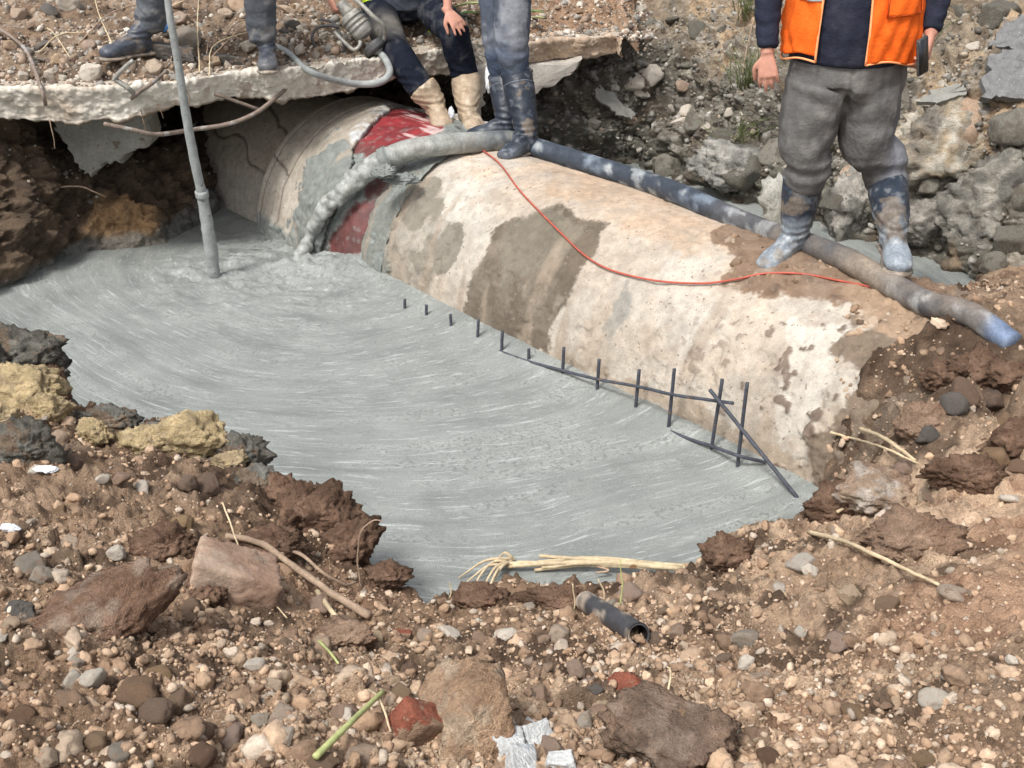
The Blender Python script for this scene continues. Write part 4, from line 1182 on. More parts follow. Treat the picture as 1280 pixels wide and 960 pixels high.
# stones held in the pit face
LAND = [(700, 150, 'slab tip'), (805, 100, 'two white wall stones'), (840, 150, 'cluster of pale cobbles'), (900, 190, 'grey cemented bulge'), (930, 60, 'upper grass tuft'), (1180, 115, 'flat stone beside the phone'),
        (1250, 85, 'broken asphalt plates'), (1060, 200, 'legs of the man in orange'), (1200, 200, 'yellowish rock mass'), (1150, 320, 'right rubber boot'), (780, 130, 'leaning slate'), (1270, 190, 'right edge'), (900, 20, 'upper rim of the pit')]
SW = [(700 + 96, 105, .085, 'st_pale', 1, 0), (815, 95, .08, 'st_pale', 1, 1), (804, 118, .05, 'st_pale', 4, 0), (858, 140, .065, 'st_pale', 0, 1), (872, 158, .085, 'st_mud', 1, 0), (851, 153, .06, 'st_pale', 4, 1), (838, 137, .055, 'st_pale', 4, 0),
      (866, 148, .05, 'st_mud', 1, 1), (883, 160, .04, 'st_pale', 0, 1), (914, 139, .05, 'st_pale', 4, 0), (905, 178, .14, 'st_mud', 1, 0), (835, 205, .09, 'st_mud', 1, 1), (850, 105, .05, 'st_tan', 1, 0), (861, 80, .07, 'st_mud', 2, 1),
      (902, 36, .05, 'st_mud', 3, 0), (872, 40, .09, 'st_mud', 1, 1), (842, 25, .06, 'st_mud', 2, 1), (800, 10, .05, 'st_pale', 2, 0), (768, 110, .045, 'st_pale', 0, 1), (790, 150, .06, 'st_tan', 2, 0), (935, 215, .16, 'st_mud', 1, 0),
      (975, 195, .12, 'st_mud', 1, 1), (1060, 180, .07, 'st_mud', 3, 0), (1065, 215, .06, 'st_tan', 2, 1), (1050, 255, .14, 'st_mud', 3, 0), (1200, 165, .20, 'st_tan', 1, 1), (1225, 250, .16, 'st_mud', 3, 0), (1160, 235, .10, 'st_mud', 3, 1),
      (1265, 160, .14, 'st_mud', 1, 0), (1200, 15, .22, 'st_mud', 1, 0), (1250, 20, .16, 'st_mud', 3, 1), (1150, 205, .06, 'st_pale', 2, 0), (1180, 280, .12, 'st_mud', 3, 1), (1265, 300, .14, 'st_mud', 3, 0), (1240, 330, .09, 'st_mud', 1, 1),
      (1055, 300, .10, 'st_mud', 3, 1), (1100, 60, .06, 'st_pale', 1, 0), (1218, 60, .05, 'st_pale', 0, 1), (1150, 80, .05, 'st_tan', 1, 0), (745, 190, .07, 'st_mud', 2, 1), (1280, 240, .14, 'st_mud', 1, 1), (1110, 250, .09, 'st_mud', 1, 0)]
for (u, v, s_, mk_, sh, va) in SW:
    p, n_ = on_wall(u, v)
    put_stone(p + n_ * s_ * .0, s_, mk_, sh, va, rng, 'stones held in the pit face', sink=.5)
for i in range(38):
    u = rng.uniform(690, 1278); v = rng.uniform(2, 330)
    p, n_ = on_wall(u, v)
    if p[2] < .05: continue
    put_stone(p, float(np.clip(.025 + rng.pareto(2.6) * .022, .022, .10)), ['st_mud', 'st_mud', 'st_mud', 'st_pale', 'st_grey', 'st_mud'][rng.integers(0, 6)], int(rng.integers(1, 4)), int(rng.integers(0, 3)), rng, 'stones held in the pit face', sink=.5)

# ---- large pieces with shapes of their own
def big_rock(name, label, cat, p, asp, mat, seed, planes=11, rough=.06, rot=(0, 0, 0), col=None, blocky=0, lumpy=0.0, sink=.3, group=None):
    rr = np.random.default_rng(seed)
    V, F = rockshape(rr, 5, planes, rough, blocky, (1, 1, 1))
    if lumpy:
        W1, W2, wid = worley(V, 3.6, seed)
        V = V * (1 + lumpy * np.clip(1 - (W1 / .6) ** 2, 0, 1) * (wid - .2) + lumpy * .8 * fbm(V, 5, 4, seed))[:, None]
    V = V * (1 + .05 * fbm(V, 9, 4, seed + 3, ridge=True) * (2 if lumpy else .6))[:, None]
    V = V * np.array(asp)
    e = np.array(Matrix.Rotation(rot[2], 3, 'Z') @ Matrix.Rotation(rot[0], 3, 'X') @ Matrix.Rotation(rot[1], 3, 'Y'))
    V = V @ e.T
    c = None
    if col is not None:
        c = col(V)
    o = mesh(name, V, F, mat, col=c)
    o.location = (p[0], p[1], p[2] + asp[2] * (1 - 2 * sink))
    tag(o, label, cat, group)
    return o

def soilcol(a, b, f=9, s=0, third=None):
    def fn(V):
        n = fbm(V, f, 4, 700 + s); n2 = fbm(V, f * 3, 3, 720 + s)
        c = mix(np.array([a]), np.array([b]), np.clip(.5 + n * 1.4 + n2 * .5, 0, 1))
        if third is not None:
            c = mix(c, np.array([third]), sstep(n2 - n, .1, .3) * .8)
        return c
    return fn

big_rock('boulder', 'big angular brown boulder leaning in the loose earth under the stick', 'boulder', on_bank(292, 742), (.165, .12, .125), M['stone'], 44, planes=10, rough=.07, rot=(.15, .45, .2), col=soilcol((.38, .27, .20), (.26, .17, .12), third=(.38, .29, .22)), blocky=1, sink=.36)
big_rock('earth_clod', 'crumbling brown clod with a grey chipped side left of the boulder', 'clod', on_bank(138, 785), (.135, .09, .075), M['soil'], 33, planes=12, rough=.12, rot=(.2, -.3, .5), col=soilcol((.26, .165, .115), (.20, .12, .08), third=(.34, .26, .2)), lumpy=.12)
big_rock('earth_block', 'tall tan block of dried earth beside the muddy brick', 'earth block', on_bank(588, 922), (.085, .115, .085), M['soil'], 35, planes=10, rough=.08, rot=(.5, .1, .2), col=soilcol((.48, .33, .22), (.34, .22, .14), third=(.46, .36, .26)), lumpy=.10)
big_rock('mud_lump', 'dark muddy lump at the bottom edge right of the white rubble', 'mud lump', on_bank(845, 935), (.12, .10, .055), M['soil'], 37, planes=20, rough=.10, col=soilcol((.17, .12, .09), (.25, .17, .12), third=(.28, .21, .16)), lumpy=.14)
b_ = big_rock('brick', 'muddy broken red brick standing on its edge in the gravel', 'brick', on_bank(520, 925), (.062, .050, .075), M['brick'], 39, planes=8, rough=.05, rot=(.3, .5, .3), blocky=1)
big_rock('brick', 'small flat red brick piece just below the pit lip', 'brick', on_bank(503, 795), (.034, .020, .013), M['brick'], 40, planes=8, rough=.04, rot=(0, .1, .1), blocky=1)
big_rock('brick', 'crumbly dark red brick lump among the gravel right of the white rubble', 'brick', on_bank(778, 868), (.042, .034, .03), M['brick'], 43, planes=10, rough=.12)
big_rock('block', 'small white plaster block lying on the gravel', 'block', on_bank(565, 863), (.036, .018, .016), M['white'], 41, planes=8, rough=.03, blocky=1, rot=(0, 0, .1))
for i, (u, v, a_, sd_) in enumerate([(636, 940, (.050, .040, .038), 51), (668, 932, (.048, .036, .034), 52), (650, 966, (.055, .04, .03), 53), (664, 914, (.026, .020, .02), 54), (700, 958, (.038, .028, .026), 55)]):
    big_rock('concrete_chunk', ['white grey concrete chunk left in the pile at the bottom edge', 'pale chunk of concrete with dark pebbles in the middle of the white pile', 'lowest flat chunk of the white concrete pile', 'small bluish chunk on top of the white concrete pile', 'pale chunk of concrete at the right foot of the white pile'][i],
             'concrete chunk', on_bank(u, v), a_, M['rubble'], sd_, planes=9, rough=.10, blocky=1, rot=(.3 * i, .2, .7 * i), group='pile of white concrete rubble')
def yclay(s):
    return soilcol(tuple(YEL), tuple(YEL * .82), s=s, third=(.42, .33, .21))
for i, (u, v, z, a_, sd_, lb) in enumerate([
        (238, 556, .29, (.15, .085, .105), 61, 'big yellow clay lump on the lip of the pit'), (180, 560, .29, (.10, .06, .065), 62, 'middle yellow clay lump between the smaller one and the big one'), (118, 542, .30, (.055, .045, .05), 63, 'small yellow clay lump at the left end of the row'),
        (30, 500, .45, (.12, .09, .10), 64, 'large yellow clay mass at the left edge under the grey clod'), (55, 520, .42, (.08, .06, .07), 65, 'yellow clay lump right of the large mass at the left edge'), (290, 580, .26, (.05, .04, .035), 66, 'yellow crumb below the big yellow clay lump'), (-5, 530, .45, (.06, .06, .05), 67, 'yellow clay lump cut by the left edge of the picture')]):
    p = on_bank(u, v)
    big_rock('clay_lump', lb, 'clay lump', p, a_, M['yellow'], sd_, planes=24, rough=.12, col=yclay(sd_), lumpy=.20, sink=.40, group='yellow clay lumps')
gc = soilcol((.20, .195, .17), (.13, .12, .10), third=(.22, .155, .105))
for (u, v, a_, sd_, lb) in [(20, 455, (.17, .11, .12), 71, 'grey lumpy clod smeared with concrete at the left edge of the pit'), (-40, 455, (.13, .10, .11), 78, 'grey clod cut by the left edge of the picture'), (62, 470, (.07, .06, .055), 72, 'grey clod next to the brown upright shard'),
                        (30, 565, (.10, .08, .085), 73, 'dark grey clod below the yellow clay at the left edge'), (140, 532, (.10, .055, .06), 74, 'flat grey clod behind the small yellow clay lump'), (300, 575, (.085, .07, .08), 75, 'grey stony clod right of the big yellow clay lump'),
                        (322, 605, (.07, .055, .05), 76, 'speckled dark clod on the lip below the grey stony one'), (190, 540, (.06, .04, .03), 77, 'grey clod behind the middle yellow clay lump')]:
    big_rock('earth_clod', lb, 'clod', on_bank(u, v), a_, M['soil'], sd_, planes=24, rough=.14, col=gc, lumpy=.24, sink=.4, group='grey clods on the left lip')
bc = soilcol((.19, .115, .078), (.12, .075, .05), third=(.25, .16, .11))
for (u, v, a_, sd_, lb) in [(76, 490, (.035, .05, .085), 81, 'brown upright earth shard on the pit lip at left'), (405, 655, (.11, .09, .10), 82, 'dark brown clod on the lip overhanging the fill'), (380, 645, (.10, .08, .085), 83, 'dark brown clod left of the overhanging one'), (440, 690, (.08, .07, .08), 84, 'dark brown clod below the overhanging one'),
                        (350, 620, (.07, .05, .05), 85, 'brown clod on the lip behind the boulder'), (205, 690, (.10, .07, .055), 86, 'brown crumbly clod left above the boulder'), (330, 690, (.12, .07, .05), 87, 'brown clod directly behind the boulder'), (480, 725, (.08, .05, .045), 88, 'brown clod at the left corner of the front lip'),
                        (600, 755, (.09, .05, .05), 89, 'brown clod on the front lip left of the straw bundle root end'), (700, 755, (.10, .045, .04), 90, 'brown clod on the front lip below the straw bundle'), (910, 700, (.08, .06, .06), 92, 'dark clod at the butt end of the straw bundle'),
                        (1045, 640, (.10, .06, .06), 93, 'dark wet clod at the right tip of the fill'), (1135, 680, (.12, .08, .06), 94, 'brown clod in front of the dusty mound'), (1180, 480, (.09, .06, .06), 95, 'dark clod on the mud over the pipe end'), (1230, 470, (.10, .07, .07), 96, 'dark clod above the hollow at right'),
                        (1150, 540, (.09, .06, .06), 97, 'dark clod at the left side of the hollow'), (1215, 600, (.11, .06, .06), 98, 'dark brown clod in front of the hollow'), (1270, 560, (.09, .07, .07), 99, 'brown clod at the right rim of the hollow'), (1265, 480, (.08, .06, .06), 191, 'brown clod at the right edge above the hollow'),
                        (255, 745, (.05, .05, .05), 192, 'cracked brown clod touching the left side of the boulder'), (430, 800, (.08, .05, .04), 193, 'tan brown clod below the fallen stick')]:
    big_rock('earth_clod', lb, 'clod', on_bank(u, v), a_, M['soil'], sd_, planes=22, rough=.16, col=bc if sd_ not in (94, 97, 193) else soilcol((.36, .25, .175), (.24, .155, .105)), lumpy=.26, sink=.34, group='brown clods round the pit')
big_rock('earth_mound', 'dusty tan mound beside the buried pipe end', 'mound', on_bank(1100, 625), (.15, .10, .075), M['soil'], 101, planes=20, rough=.14, col=soilcol((.42, .32, .235), (.30, .2, .14), third=(.52, .46, .4)), lumpy=.16, sink=.3)
big_rock('charred_lump', 'charred black lump in the soil near the left edge', 'lump', on_bank(28, 772), (.035, .028, .025), M['st_dark'], 102, planes=12, rough=.18)
for (u, v, a_, sd_, lb) in [(218, 72, (.15, .07, .06), 103, 'charred black block beside the left shoe behind the grey lance'), (290, 82, (.12, .06, .05), 104, 'charred black block leaning on the slab beside the right shoe')]:
    big_rock('charred_block', lb, 'block', on_rub(u, v), a_, M['st_dark'], sd_, planes=10, rough=.10, rot=(0, .2, .2), blocky=1, group='charred blocks on the slab')
# boulders of the pit face
for (u, v, a_, sd_, lb, mat, cf) in [
        (1205, 12, (.42, .25, .22), 111, 'large brown earth boulder at the top right above the asphalt plates', 'wall', soilcol((.26, .20, .14), (.14, .11, .08), third=(.34, .28, .2))),
        (1195, 185, (.34, .20, .27), 112, 'yellowish grey rock mass below the flat stone at right', 'wall', soilcol((.40, .32, .22), (.22, .20, .17), third=(.50, .47, .4))),
        (1240, 250, (.26, .2, .24), 113, 'grey craggy rock mass at the right edge of the pit face', 'wall', soilcol((.24, .23, .2), (.15, .14, .12), third=(.36, .33, .28))),
        (920, 205, (.30, .18, .15), 114, 'grey cemented bulge of stones left of the worker in orange', 'wall', soilcol((.28, .275, .25), (.18, .175, .155), third=(.40, .38, .34))),
        (1060, 270, (.18, .14, .22), 115, 'grey boulder standing between the legs of the worker in orange', 'wall', soilcol((.26, .25, .225), (.16, .15, .13), third=(.4, .37, .32))),
        (1160, 275, (.22, .15, .15), 116, 'layered grey rock right of the worker in orange', 'wall', soilcol((.24, .225, .195), (.15, .14, .12), third=(.33, .3, .26))),
        (1275, 345, (.16, .14, .12), 117, 'grey chunk at the right end of the narrow puddle', 'wall', soilcol((.28, .25, .2), (.16, .13, .1), third=(.4, .36, .3)))]:
    p, n_ = on_wall(u, v)
    big_rock('rock', lb, 'rock', p - n_ * .06, a_, M[mat], sd_, planes=14, rough=.16, col=cf, lumpy=.20, sink=.5)

def plate(name, label, cat, pts, thick, mat, p0, up, seed=1, group=None):
    """a flat broken plate: outline in photo bearings, laid on a plane through p0 with normal up"""
    up = np.array(up, float); up /= np.linalg.norm(up)
    W = []
    for u, v in pts:
        dr = ray(u, v); o_ = np.array([0, 0, EYE_H])
        W.append(o_ + dr * ((p0 - o_) @ up) / (dr @ up))
    W = np.array(W)
    rr = np.random.default_rng(seed)
    n = len(W) * 6
    ring = []
    for i in range(len(W)):
        a, b = W[i], W[(i + 1) % len(W)]
        for k in range(6):
            q = a + (b - a) * k / 6
            if k:
                e_ = rr.normal(size=3) * .010; q = q + e_ - up * (e_ @ up)
            ring.append(q)
    ring = np.array(ring); c = ring.mean(0)
    V = np.vstack([ring, ring * .5 + c * .5, [c], ring * .985 + c * .015 - up * thick])
    F = []
    for i in range(n):
        j = (i + 1) % n
        F += [(i, j, n + j, n + i), (n + i, n + j, 2 * n), (j, i, 2 * n + 1 + i, 2 * n + 1 + j)]
    F.append(tuple(range(3 * n, 2 * n, -1)))
    V = V - c
    o = mesh(name, V, F, mat, smooth=False)
    o.location = tuple(c)
    tag(o, label, cat, group)
    return o
asph = mk('asphalt', (.17, .17, .17), var=.3, vscale=26, fine=240, bump=.7, bscale=140, bdist=.006, rough=.85, speck=(120, .64, (.36, .35, .33)))
slate = mk('slate', (.24, .235, .21), var=.2, vscale=14, bump=.6, bscale=40, rough=.8)
pa, _ = on_wall(1250, 105)
plate('asphalt_plate', 'lower broken grey asphalt plate at the right edge of the picture', 'asphalt plate', [(1226, 121), (1236, 70), (1262, 62), (1300, 66), (1300, 122), (1262, 122)], .05, asph, pa - np.array([0, .15, 0]), (-.05, -1, .9), 3, 'broken asphalt plates')
plate('asphalt_plate', 'upper darker asphalt plate leaning behind the lower one', 'asphalt plate', [(1236, 58), (1256, 28), (1300, 10), (1300, 84), (1264, 60)], .05, asph, pa + np.array([0, -.02, .05]), (-.15, -1, .8), 4, 'broken asphalt plates')
pb, _ = on_wall(1178, 118)
plate('flat_stone', 'flat grey slate tapering to the left below the phone', 'stone', [(1146, 127), (1168, 112), (1196, 103), (1213, 110), (1208, 118), (1178, 126)], .03, slate, pb + np.array([0, -.14, .0]), (0, -.8, 1), 5)
pb, _ = on_wall(770, 128)
plate('flat_stone', 'long grey slate leaning in the dark earth below the slab tip', 'stone', [(745, 108), (760, 114), (795, 142), (790, 150), (765, 138), (744, 120)], .03, slate, pb + np.array([0, -.10, 0]), (.3, -1, .5), 6)
# broken pieces under the slab
def chunk_under(name, label, outline, y, thick, mat, seed):
    W = np.array([at(u, v, y=y) for u, v in outline])
    rr = np.random.default_rng(seed)
    n = len(W); ring = []
    for i in range(n):
        a, b = W[i], W[(i + 1) % n]
        for k in range(5):
            ring.append(a + (b - a) * k / 5 + (rr.normal(size=3) * [.012, 0, .012] if k else 0))
    ring = np.array(ring); c = ring.mean(0); m_ = len(ring)
    L = [ring + [0, .012, 0], ring * .94 + c * .06 - [0, .02, 0], ring * .5 + c * .5 - [0, .03, 0]]
    V = np.vstack(L + [[c - [0, .034, 0]], ring + [0, thick, 0]]) - c
    F = []
    for i in range(m_):
        j = (i + 1) % m_
        for k in range(2): F.append((k * m_ + i, k * m_ + j, (k + 1) * m_ + j, (k + 1) * m_ + i))
        F += [(2 * m_ + i, 2 * m_ + j, 3 * m_), (j, i, 3 * m_ + 1 + i, 3 * m_ + 1 + j)]
    F.append(tuple(range(4 * m_, 3 * m_, -1)))
    o = mesh(name, V, F, mat, smooth=False)
    o.location = tuple(c)
    tag(o, label, 'concrete chunk')
    return o
cgrey = mk('old_concrete', (.27, .26, .23), var=.25, vscale=7, bump=.7, bscale=40, bdist=.01, rough=.9, speck=(12, .62, (.17, .14, .11)))
cpale = mk('pale_render', (.50, .46, .40), var=.2, vscale=9, bump=.5, bscale=40, rough=.85)
chunk_under('concrete_chunk', 'grey wedge of broken concrete hanging under the left part of the slab', [(60, 132), (188, 130), (188, 178), (165, 190), (150, 202), (128, 205), (114, 222), (98, 205), (84, 180), (66, 160)], 7.05, .22, cgrey, 5)
chunk_under('concrete_chunk', 'pale smooth wedge of concrete under the right end of the slab', [(618, 88), (728, 74), (716, 92), (690, 108), (664, 120), (632, 126), (615, 124)], 7.95, .12, cpale, 6)
chunk_under('concrete_chunk', 'ragged piece of concrete between the tan boots and the standing worker', [(588, 84), (612, 80), (616, 96), (608, 104), (606, 132), (598, 148), (588, 140), (590, 112)], 7.75, .08, cpale, 7)

# ------------------------------------------------------------------ stalks, sticks, straw
def stick(name, label, cat, pts, rad, mat, group=None, seg=7, n=24, wob=.002, ends=(1, .7)):
    P = np.array(pts); c = P.mean(0)
    rr = np.interp(np.linspace(0, 1, len(P)), [0, 1], [rad * ends[0], rad * ends[1]])
    V, F = tube(P - c, rr, seg, n=n, wob=wob, seed=len(pts))
    o = mesh(name, V, F, mat)
    o.location = tuple(c)
    tag(o, label, cat, group)
    return o
def bp(u, v, h=.02):
    return on_bank(u, v) + [0, 0, h]
stick('stick', 'thick brown stick lying from the boulder down to the right', 'stick', [bp(285, 692, .06), bp(330, 705, .07), bp(372, 728, .05), bp(420, 755, .03), bp(462, 777, .02)], .011, M['twig'], ends=(.8, 1.1), wob=.003)
stick('stick', 'thin twig behind the thick stick by the pit lip', 'stick', [bp(345, 706, .03), bp(375, 712, .05), bp(400, 728, .04), bp(430, 742, .03), bp(447, 738, .03)], .006, M['twig'])
stick('stick', 'short broken stick crossing below the thick stick', 'stick', [bp(397, 752, .03), bp(415, 775, .03), bp(436, 802, .03)], .008, M['straw'])
stick('stick', 'thin dry stem leaning over the boulder', 'stick', [bp(283, 664, .10), at(312, 715, y=bp(300, 700)[1] - .1), bp(360, 784, .03)], .0028, M['straw'])
stick('root', 'thin curved root rising from the pit lip above the fill', 'root', [bp(452, 742, .01), at(447, 700, y=bp(452, 742)[1]), at(451, 665, y=bp(452, 742)[1]), at(466, 651, y=bp(452, 742)[1]), at(478, 651, y=bp(452, 742)[1])], .0028, M['twig'])
stick('root', 'forked root upper prong pointing left to the pipe', 'root', [bp(1036, 555, .05), bp(1065, 566, .06), bp(1100, 578, .05), bp(1146, 590, .03)], .005, M['straw'], 'forked root by the pipe end')
stick('root', 'forked root short thick prong above the long one', 'root', [bp(1072, 556, .07), bp(1105, 570, .06), bp(1142, 590, .04)], .008, M['straw'], 'forked root by the pipe end')
stick('straw', 'long pale straw lying on the dirt right of the straw bundle', 'straw', [bp(1010, 672, .02), bp(1060, 692, .03), bp(1115, 714, .02), bp(1172, 740, .015)], .0065, M['straw'], ends=(1.2, .7))
stick('straw', 'short straw stub in the dark hole at the right tip of the fill', 'straw', [bp(1045, 650, .03), bp(1062, 642, .03)], .006, M['straw'])
stick('stalk', 'pale green stalk lying across the gravel at the bottom edge', 'stalk', [bp(396, 965, .03), bp(435, 928, .04), bp(480, 884, .04)], .0075, M['green'], wob=0)
stick('stalk', 'thin yellow stem crossing the pale green stalk', 'stalk', [bp(462, 882, .04), bp(476, 898, .05), bp(490, 930, .03)], .003, M['straw'])
stick('stalk', 'green stem piece below the short broken stick', 'stalk', [bp(400, 812, .02), bp(412, 826, .03), bp(424, 838, .02)], .004, M['green'])
stick('stalk', 'thin pale stem standing in the gravel right of the bricks', 'stalk', [bp(833, 880, .02), bp(836, 862, .05), bp(832, 855, .05)], .003, M['straw'])
stick('stalk', 'thin pale stem lying under the standing one', 'stalk', [bp(830, 884, .02), bp(842, 900, .02)], .003, M['straw'])
for i, (a_, b_, lb) in enumerate([((560, 752), (562, 728), 'short blade left of the straw bundle fan'), ((775, 760), (775, 700), 'green blade standing in front of the straw bundle'), ((755, 752), (748, 724), 'thin pale blade left of the green one'), ((900, 690), (895, 668), 'thin blade at the right shore of the fill'),
                                 ((715, 775), (716, 730), 'curly rootlet on the front lip')]):
    q0 = bp(*a_, .0); q1 = at(*b_, y=q0[1] + .02)
    stick('dry_stalk', lb, 'dry stalk', [q0, (q0 + q1) / 2 + [.006, 0, 0], q1], .0028, M['green'] if i == 1 else M['straw'], n=10)
# black pipe piece: hollow tube with a worn end
p0, p1 = bp(731, 764, .035), bp(797, 806, .03)
dv_ = (p1 - p0) / np.linalg.norm(p1 - p0)
Vt, Ft = tube([p0 - dv_ * 0, p0 + (p1 - p0) * .5, p1], [.030, .031, .032], 20, n=16, cap=False, wob=.002)
Vi, Fi = tube([p0, p1], [.024, .026], 20, n=4, cap=False)
c_ = (p0 + p1) / 2
n0v = len(Vt)
ring = [(i, (i + 1) % 20, n0v + (i + 1) % 20, n0v + i) for i in range(20)]
ring2 = [(15 * 20 + (i + 1) % 20, 15 * 20 + i, n0v + 3 * 20 + i, n0v + 3 * 20 + (i + 1) % 20) for i in range(20)]
Va = np.vstack([Vt, Vi]) - c_; Fa = Ft + [tuple(x + n0v for x in f[::-1]) for f in Fi] + ring + ring2
nn = fbm(Va, 18, 3, 5)
o = mesh('pipe_piece', Va, Fa, M['hose'], col=mix(np.array([[.05, .05, .055]]), np.array([[.30, .25, .2]]), sstep(nn + (np.arange(len(Va)) < 60) * .4, .1, .3)))
o.location = tuple(c_); tag(o, 'short muddy black pipe piece lying on the front bank', 'pipe piece')
# straw bundle floating on the fill
def straw_bundle():
    y0 = at(730, 712, z=.02)
    O = y0
    root = empty('straw_bundle', 'bundle of dry reeds lying on the fill with its roots fanned to the left', 'straw bundle', O)
    rr = np.random.default_rng(5)
    parts = []
    L = at(640, 703, z=.03); Rr_ = at(884, 710, z=.05)
    for i in range(9):
        o1, o2 = rr.normal(size=3) * [.02, .02, .008], rr.normal(size=3) * [.02, .008, .008]
        mid = (L + Rr_) / 2 + rr.normal(size=3) * [.05, .014, .006] + [0, 0, .015]
        Pp = np.array([L + o1 + [rr.uniform(-.05, .12), 0, 0], mid, Rr_ + o2 * .7 - [rr.uniform(0, .12) if i > 3 else 0, 0, 0]]) - O
        parts.append(tube(Pp, rr.uniform(.005, .0095), 6, n=22, wob=.002, seed=i))
    V, F = join(parts); mesh('stem', V, F, M['straw'], root)
    for i, (u, v) in enumerate([(573, 722), (590, 735), (600, 742), (583, 728), (612, 737), (620, 700), (598, 716), (607, 748)]):
        e = at(u, v, z=.012); s0 = L + rr.normal(size=3) * [.02, .012, .004]
        mid = (s0 + e) / 2 + [0, 0, .03]
        V, F = tube(np.array([s0, mid, e]) - O, [.007, .005, .0025], 5, n=14, wob=.001, seed=i)
        mesh('rootlet', V, F, M['straw'], root)
    V, F = tube(np.array([at(712, 700, z=.045), at(760, 712, z=.04), at(745, 716, z=.03)]) - O, .004, 5, n=12); mesh('dead_leaf', V, F, M['twig'], root)
straw_bundle()

# grass tufts of the pit face
def tuft(u, v, n, h, label, seed):
    rr = np.random.default_rng(seed)
    p, nn_ = on_wall(u, v)
    parts = []
    for i in range(n):
        b = p + rr.normal(size=3) * [.05, .02, .03]
        tip = b + np.array([rr.normal() * .10, -abs(rr.normal()) * .08 - .02, h * rr.uniform(.4, 1.1)])
        mid = (b + tip) / 2 + [0, -.02, h * .12]
        parts.append(tube(np.array([b, mid, tip]) - p, [.003, .0025, .001], 4, n=6))
    V, F = join(parts)
    o = mesh('grass_tuft', V, F, M['grass']); o.location = tuple(p)
    tag(o, label, 'grass tuft')
tuft(938, 110, 36, .30, 'wispy green grass tuft left of the hand of the worker in orange', 1)
tuft(935, 20, 30, .35, 'dry grass tuft at the top of the pit face beside the dark sleeve', 2)
tuft(925, 175, 22, .18, 'low grass tuft under the hanging hand', 3)
tuft(1146, 50, 14, .22, 'small grass tuft behind the orange vest hem', 4)
p_, _ = on_wall(945, 60)
stick('stalk', 'tall dry stem leaning up the pit face beside the dark sleeve', 'stalk', [on_wall(926, 90)[0] + [0, -.08, 0], on_wall(930, 50)[0] + [0, -.12, .0], on_wall(950, -10)[0] + [0, -.1, .1]], .004, M['twig'])
# dry stems on the rubble
DS = [((0, 52), (28, 70), (47, 98), (57, 130), 'bent rusty rebar curling over the left end of the slab', .010, 'rusty')]
rebars = []
def rp(u, v, h=.03):
    return on_rub(u, v) + [0, 0, h]
def frontp(u, v, dy=-.03):      # hanging just in front of the slab edge
    x = at(u, v, z=.95)[0]
    y = float(np.interp(x, slab_path[:, 0], slab_path[:, 1]))
    return at(u, v, y=y + dy)
o = stick('rebar', 'bent rusty bar curling over the left end of the slab', 'rebar', [rp(-6, 44, .05), rp(20, 62, .06), rp(38, 82, .06), frontp(52, 112, -.05), frontp(57, 131, -.06)], .011, M['rusty'], 'bars sticking out of the slab', wob=.001, ends=(1, 1))
o = stick('rebar', 'long bent bar sweeping under the slab edge in front of the hollow', 'rebar', [frontp(360, 108, .03), frontp(345, 122, -.05), frontp(318, 142, -.14), frontp(285, 155, -.17), frontp(240, 162, -.17), frontp(195, 168, -.16), frontp(165, 162, -.13), frontp(130, 155, -.10)], .013, M['rusty'], 'bars sticking out of the slab', n=60, wob=.001, ends=(1, 1))
o = stick('rebar', 'short straight bar behind the long bent bar under the slab edge', 'rebar', [frontp(268, 117, .0), frontp(324, 137, -.04)], .010, M['rusty'], 'bars sticking out of the slab', n=8, wob=.001, ends=(1, 1))
o = stick('rebar', 'short bar curling down the slab edge right of the left shoe', 'rebar', [rp(210, 96, .03), frontp(190, 104, -.03), frontp(175, 114, -.03), frontp(164, 123, -.02)], .012, M['rusty'], 'bars sticking out of the slab', wob=.001, ends=(1, 1))
o = stick('rebar', 'stub of bar standing up from the slab in front of the left shoe', 'rebar', [frontp(142, 100, -.01), frontp(152, 88, -.03), frontp(166, 76, -.05)], .012, M['metal'], 'bars sticking out of the slab', wob=.001, ends=(1, 1))
o = stick('rebar', 'stub of bar lying across the slab lip below the left shoe', 'rebar', [frontp(145, 100, -.01), frontp(160, 110, -.03), frontp(170, 120, -.01)], .014, M['metal'], 'bars sticking out of the slab', wob=.001, ends=(1, 1))
rs = np.random.default_rng(3)
stems = [((215, 78), (185, 20)), ((262, 100), (320, 55)), ((262, 78), (330, 40)), ((145, 70), (120, 10)), ((100, 60), (180, 20)), ((250, 95), (252, 0)), ((310, 50), (260, 85)), ((60, 40), (90, 90)), ((330, 30), (280, 70)), ((170, 30), (240, 10)), ((130, 50), (165, 75)), ((50, 70), (110, 58))]
for i, (a_, b_) in enumerate(stems):
    q0, q1 = rp(*a_, .02), rp(*b_, .08)
    lb = f"dry stem {['bent', 'straight', 'thin', 'long'][i % 4]} on the rubble " + ['behind the left shoe', 'left of the right shoe', 'right of the charred block', 'above the left shoe', 'left of the left shoe', 'behind the grey lance', 'between the charred blocks', 'near the left end of the slab', 'behind the right shoe', 'above the blue bottle', 'touching the left shoe', 'near the flat dark stone'][i]
    stick('twig', lb, 'twig', [q0, (q0 + q1) / 2 + [rs.normal() * .04, 0, .04], q1], .0042, M['straw'] if i % 2 else M['twig'], 'dry stems on the rubble')
for i, (u, v0, v1) in enumerate([(176, 138, 170), (197, 130, 148), (233, 112, 134), (62, 150, 186)]):
    stick('root', ['thin rootlet hanging below the slab left of the lance', 'hooked rootlet hanging from the slab edge', 'pale rootlet hanging beside the lance', 'rootlet hanging over the dark hollow at left'][i], 'root', [frontp(u, v0, -.01), frontp(u + 4, (v0 + v1) / 2, -.03), frontp(u + (7 if i != 2 else 0), v1, -.03)], .003, M['twig'])
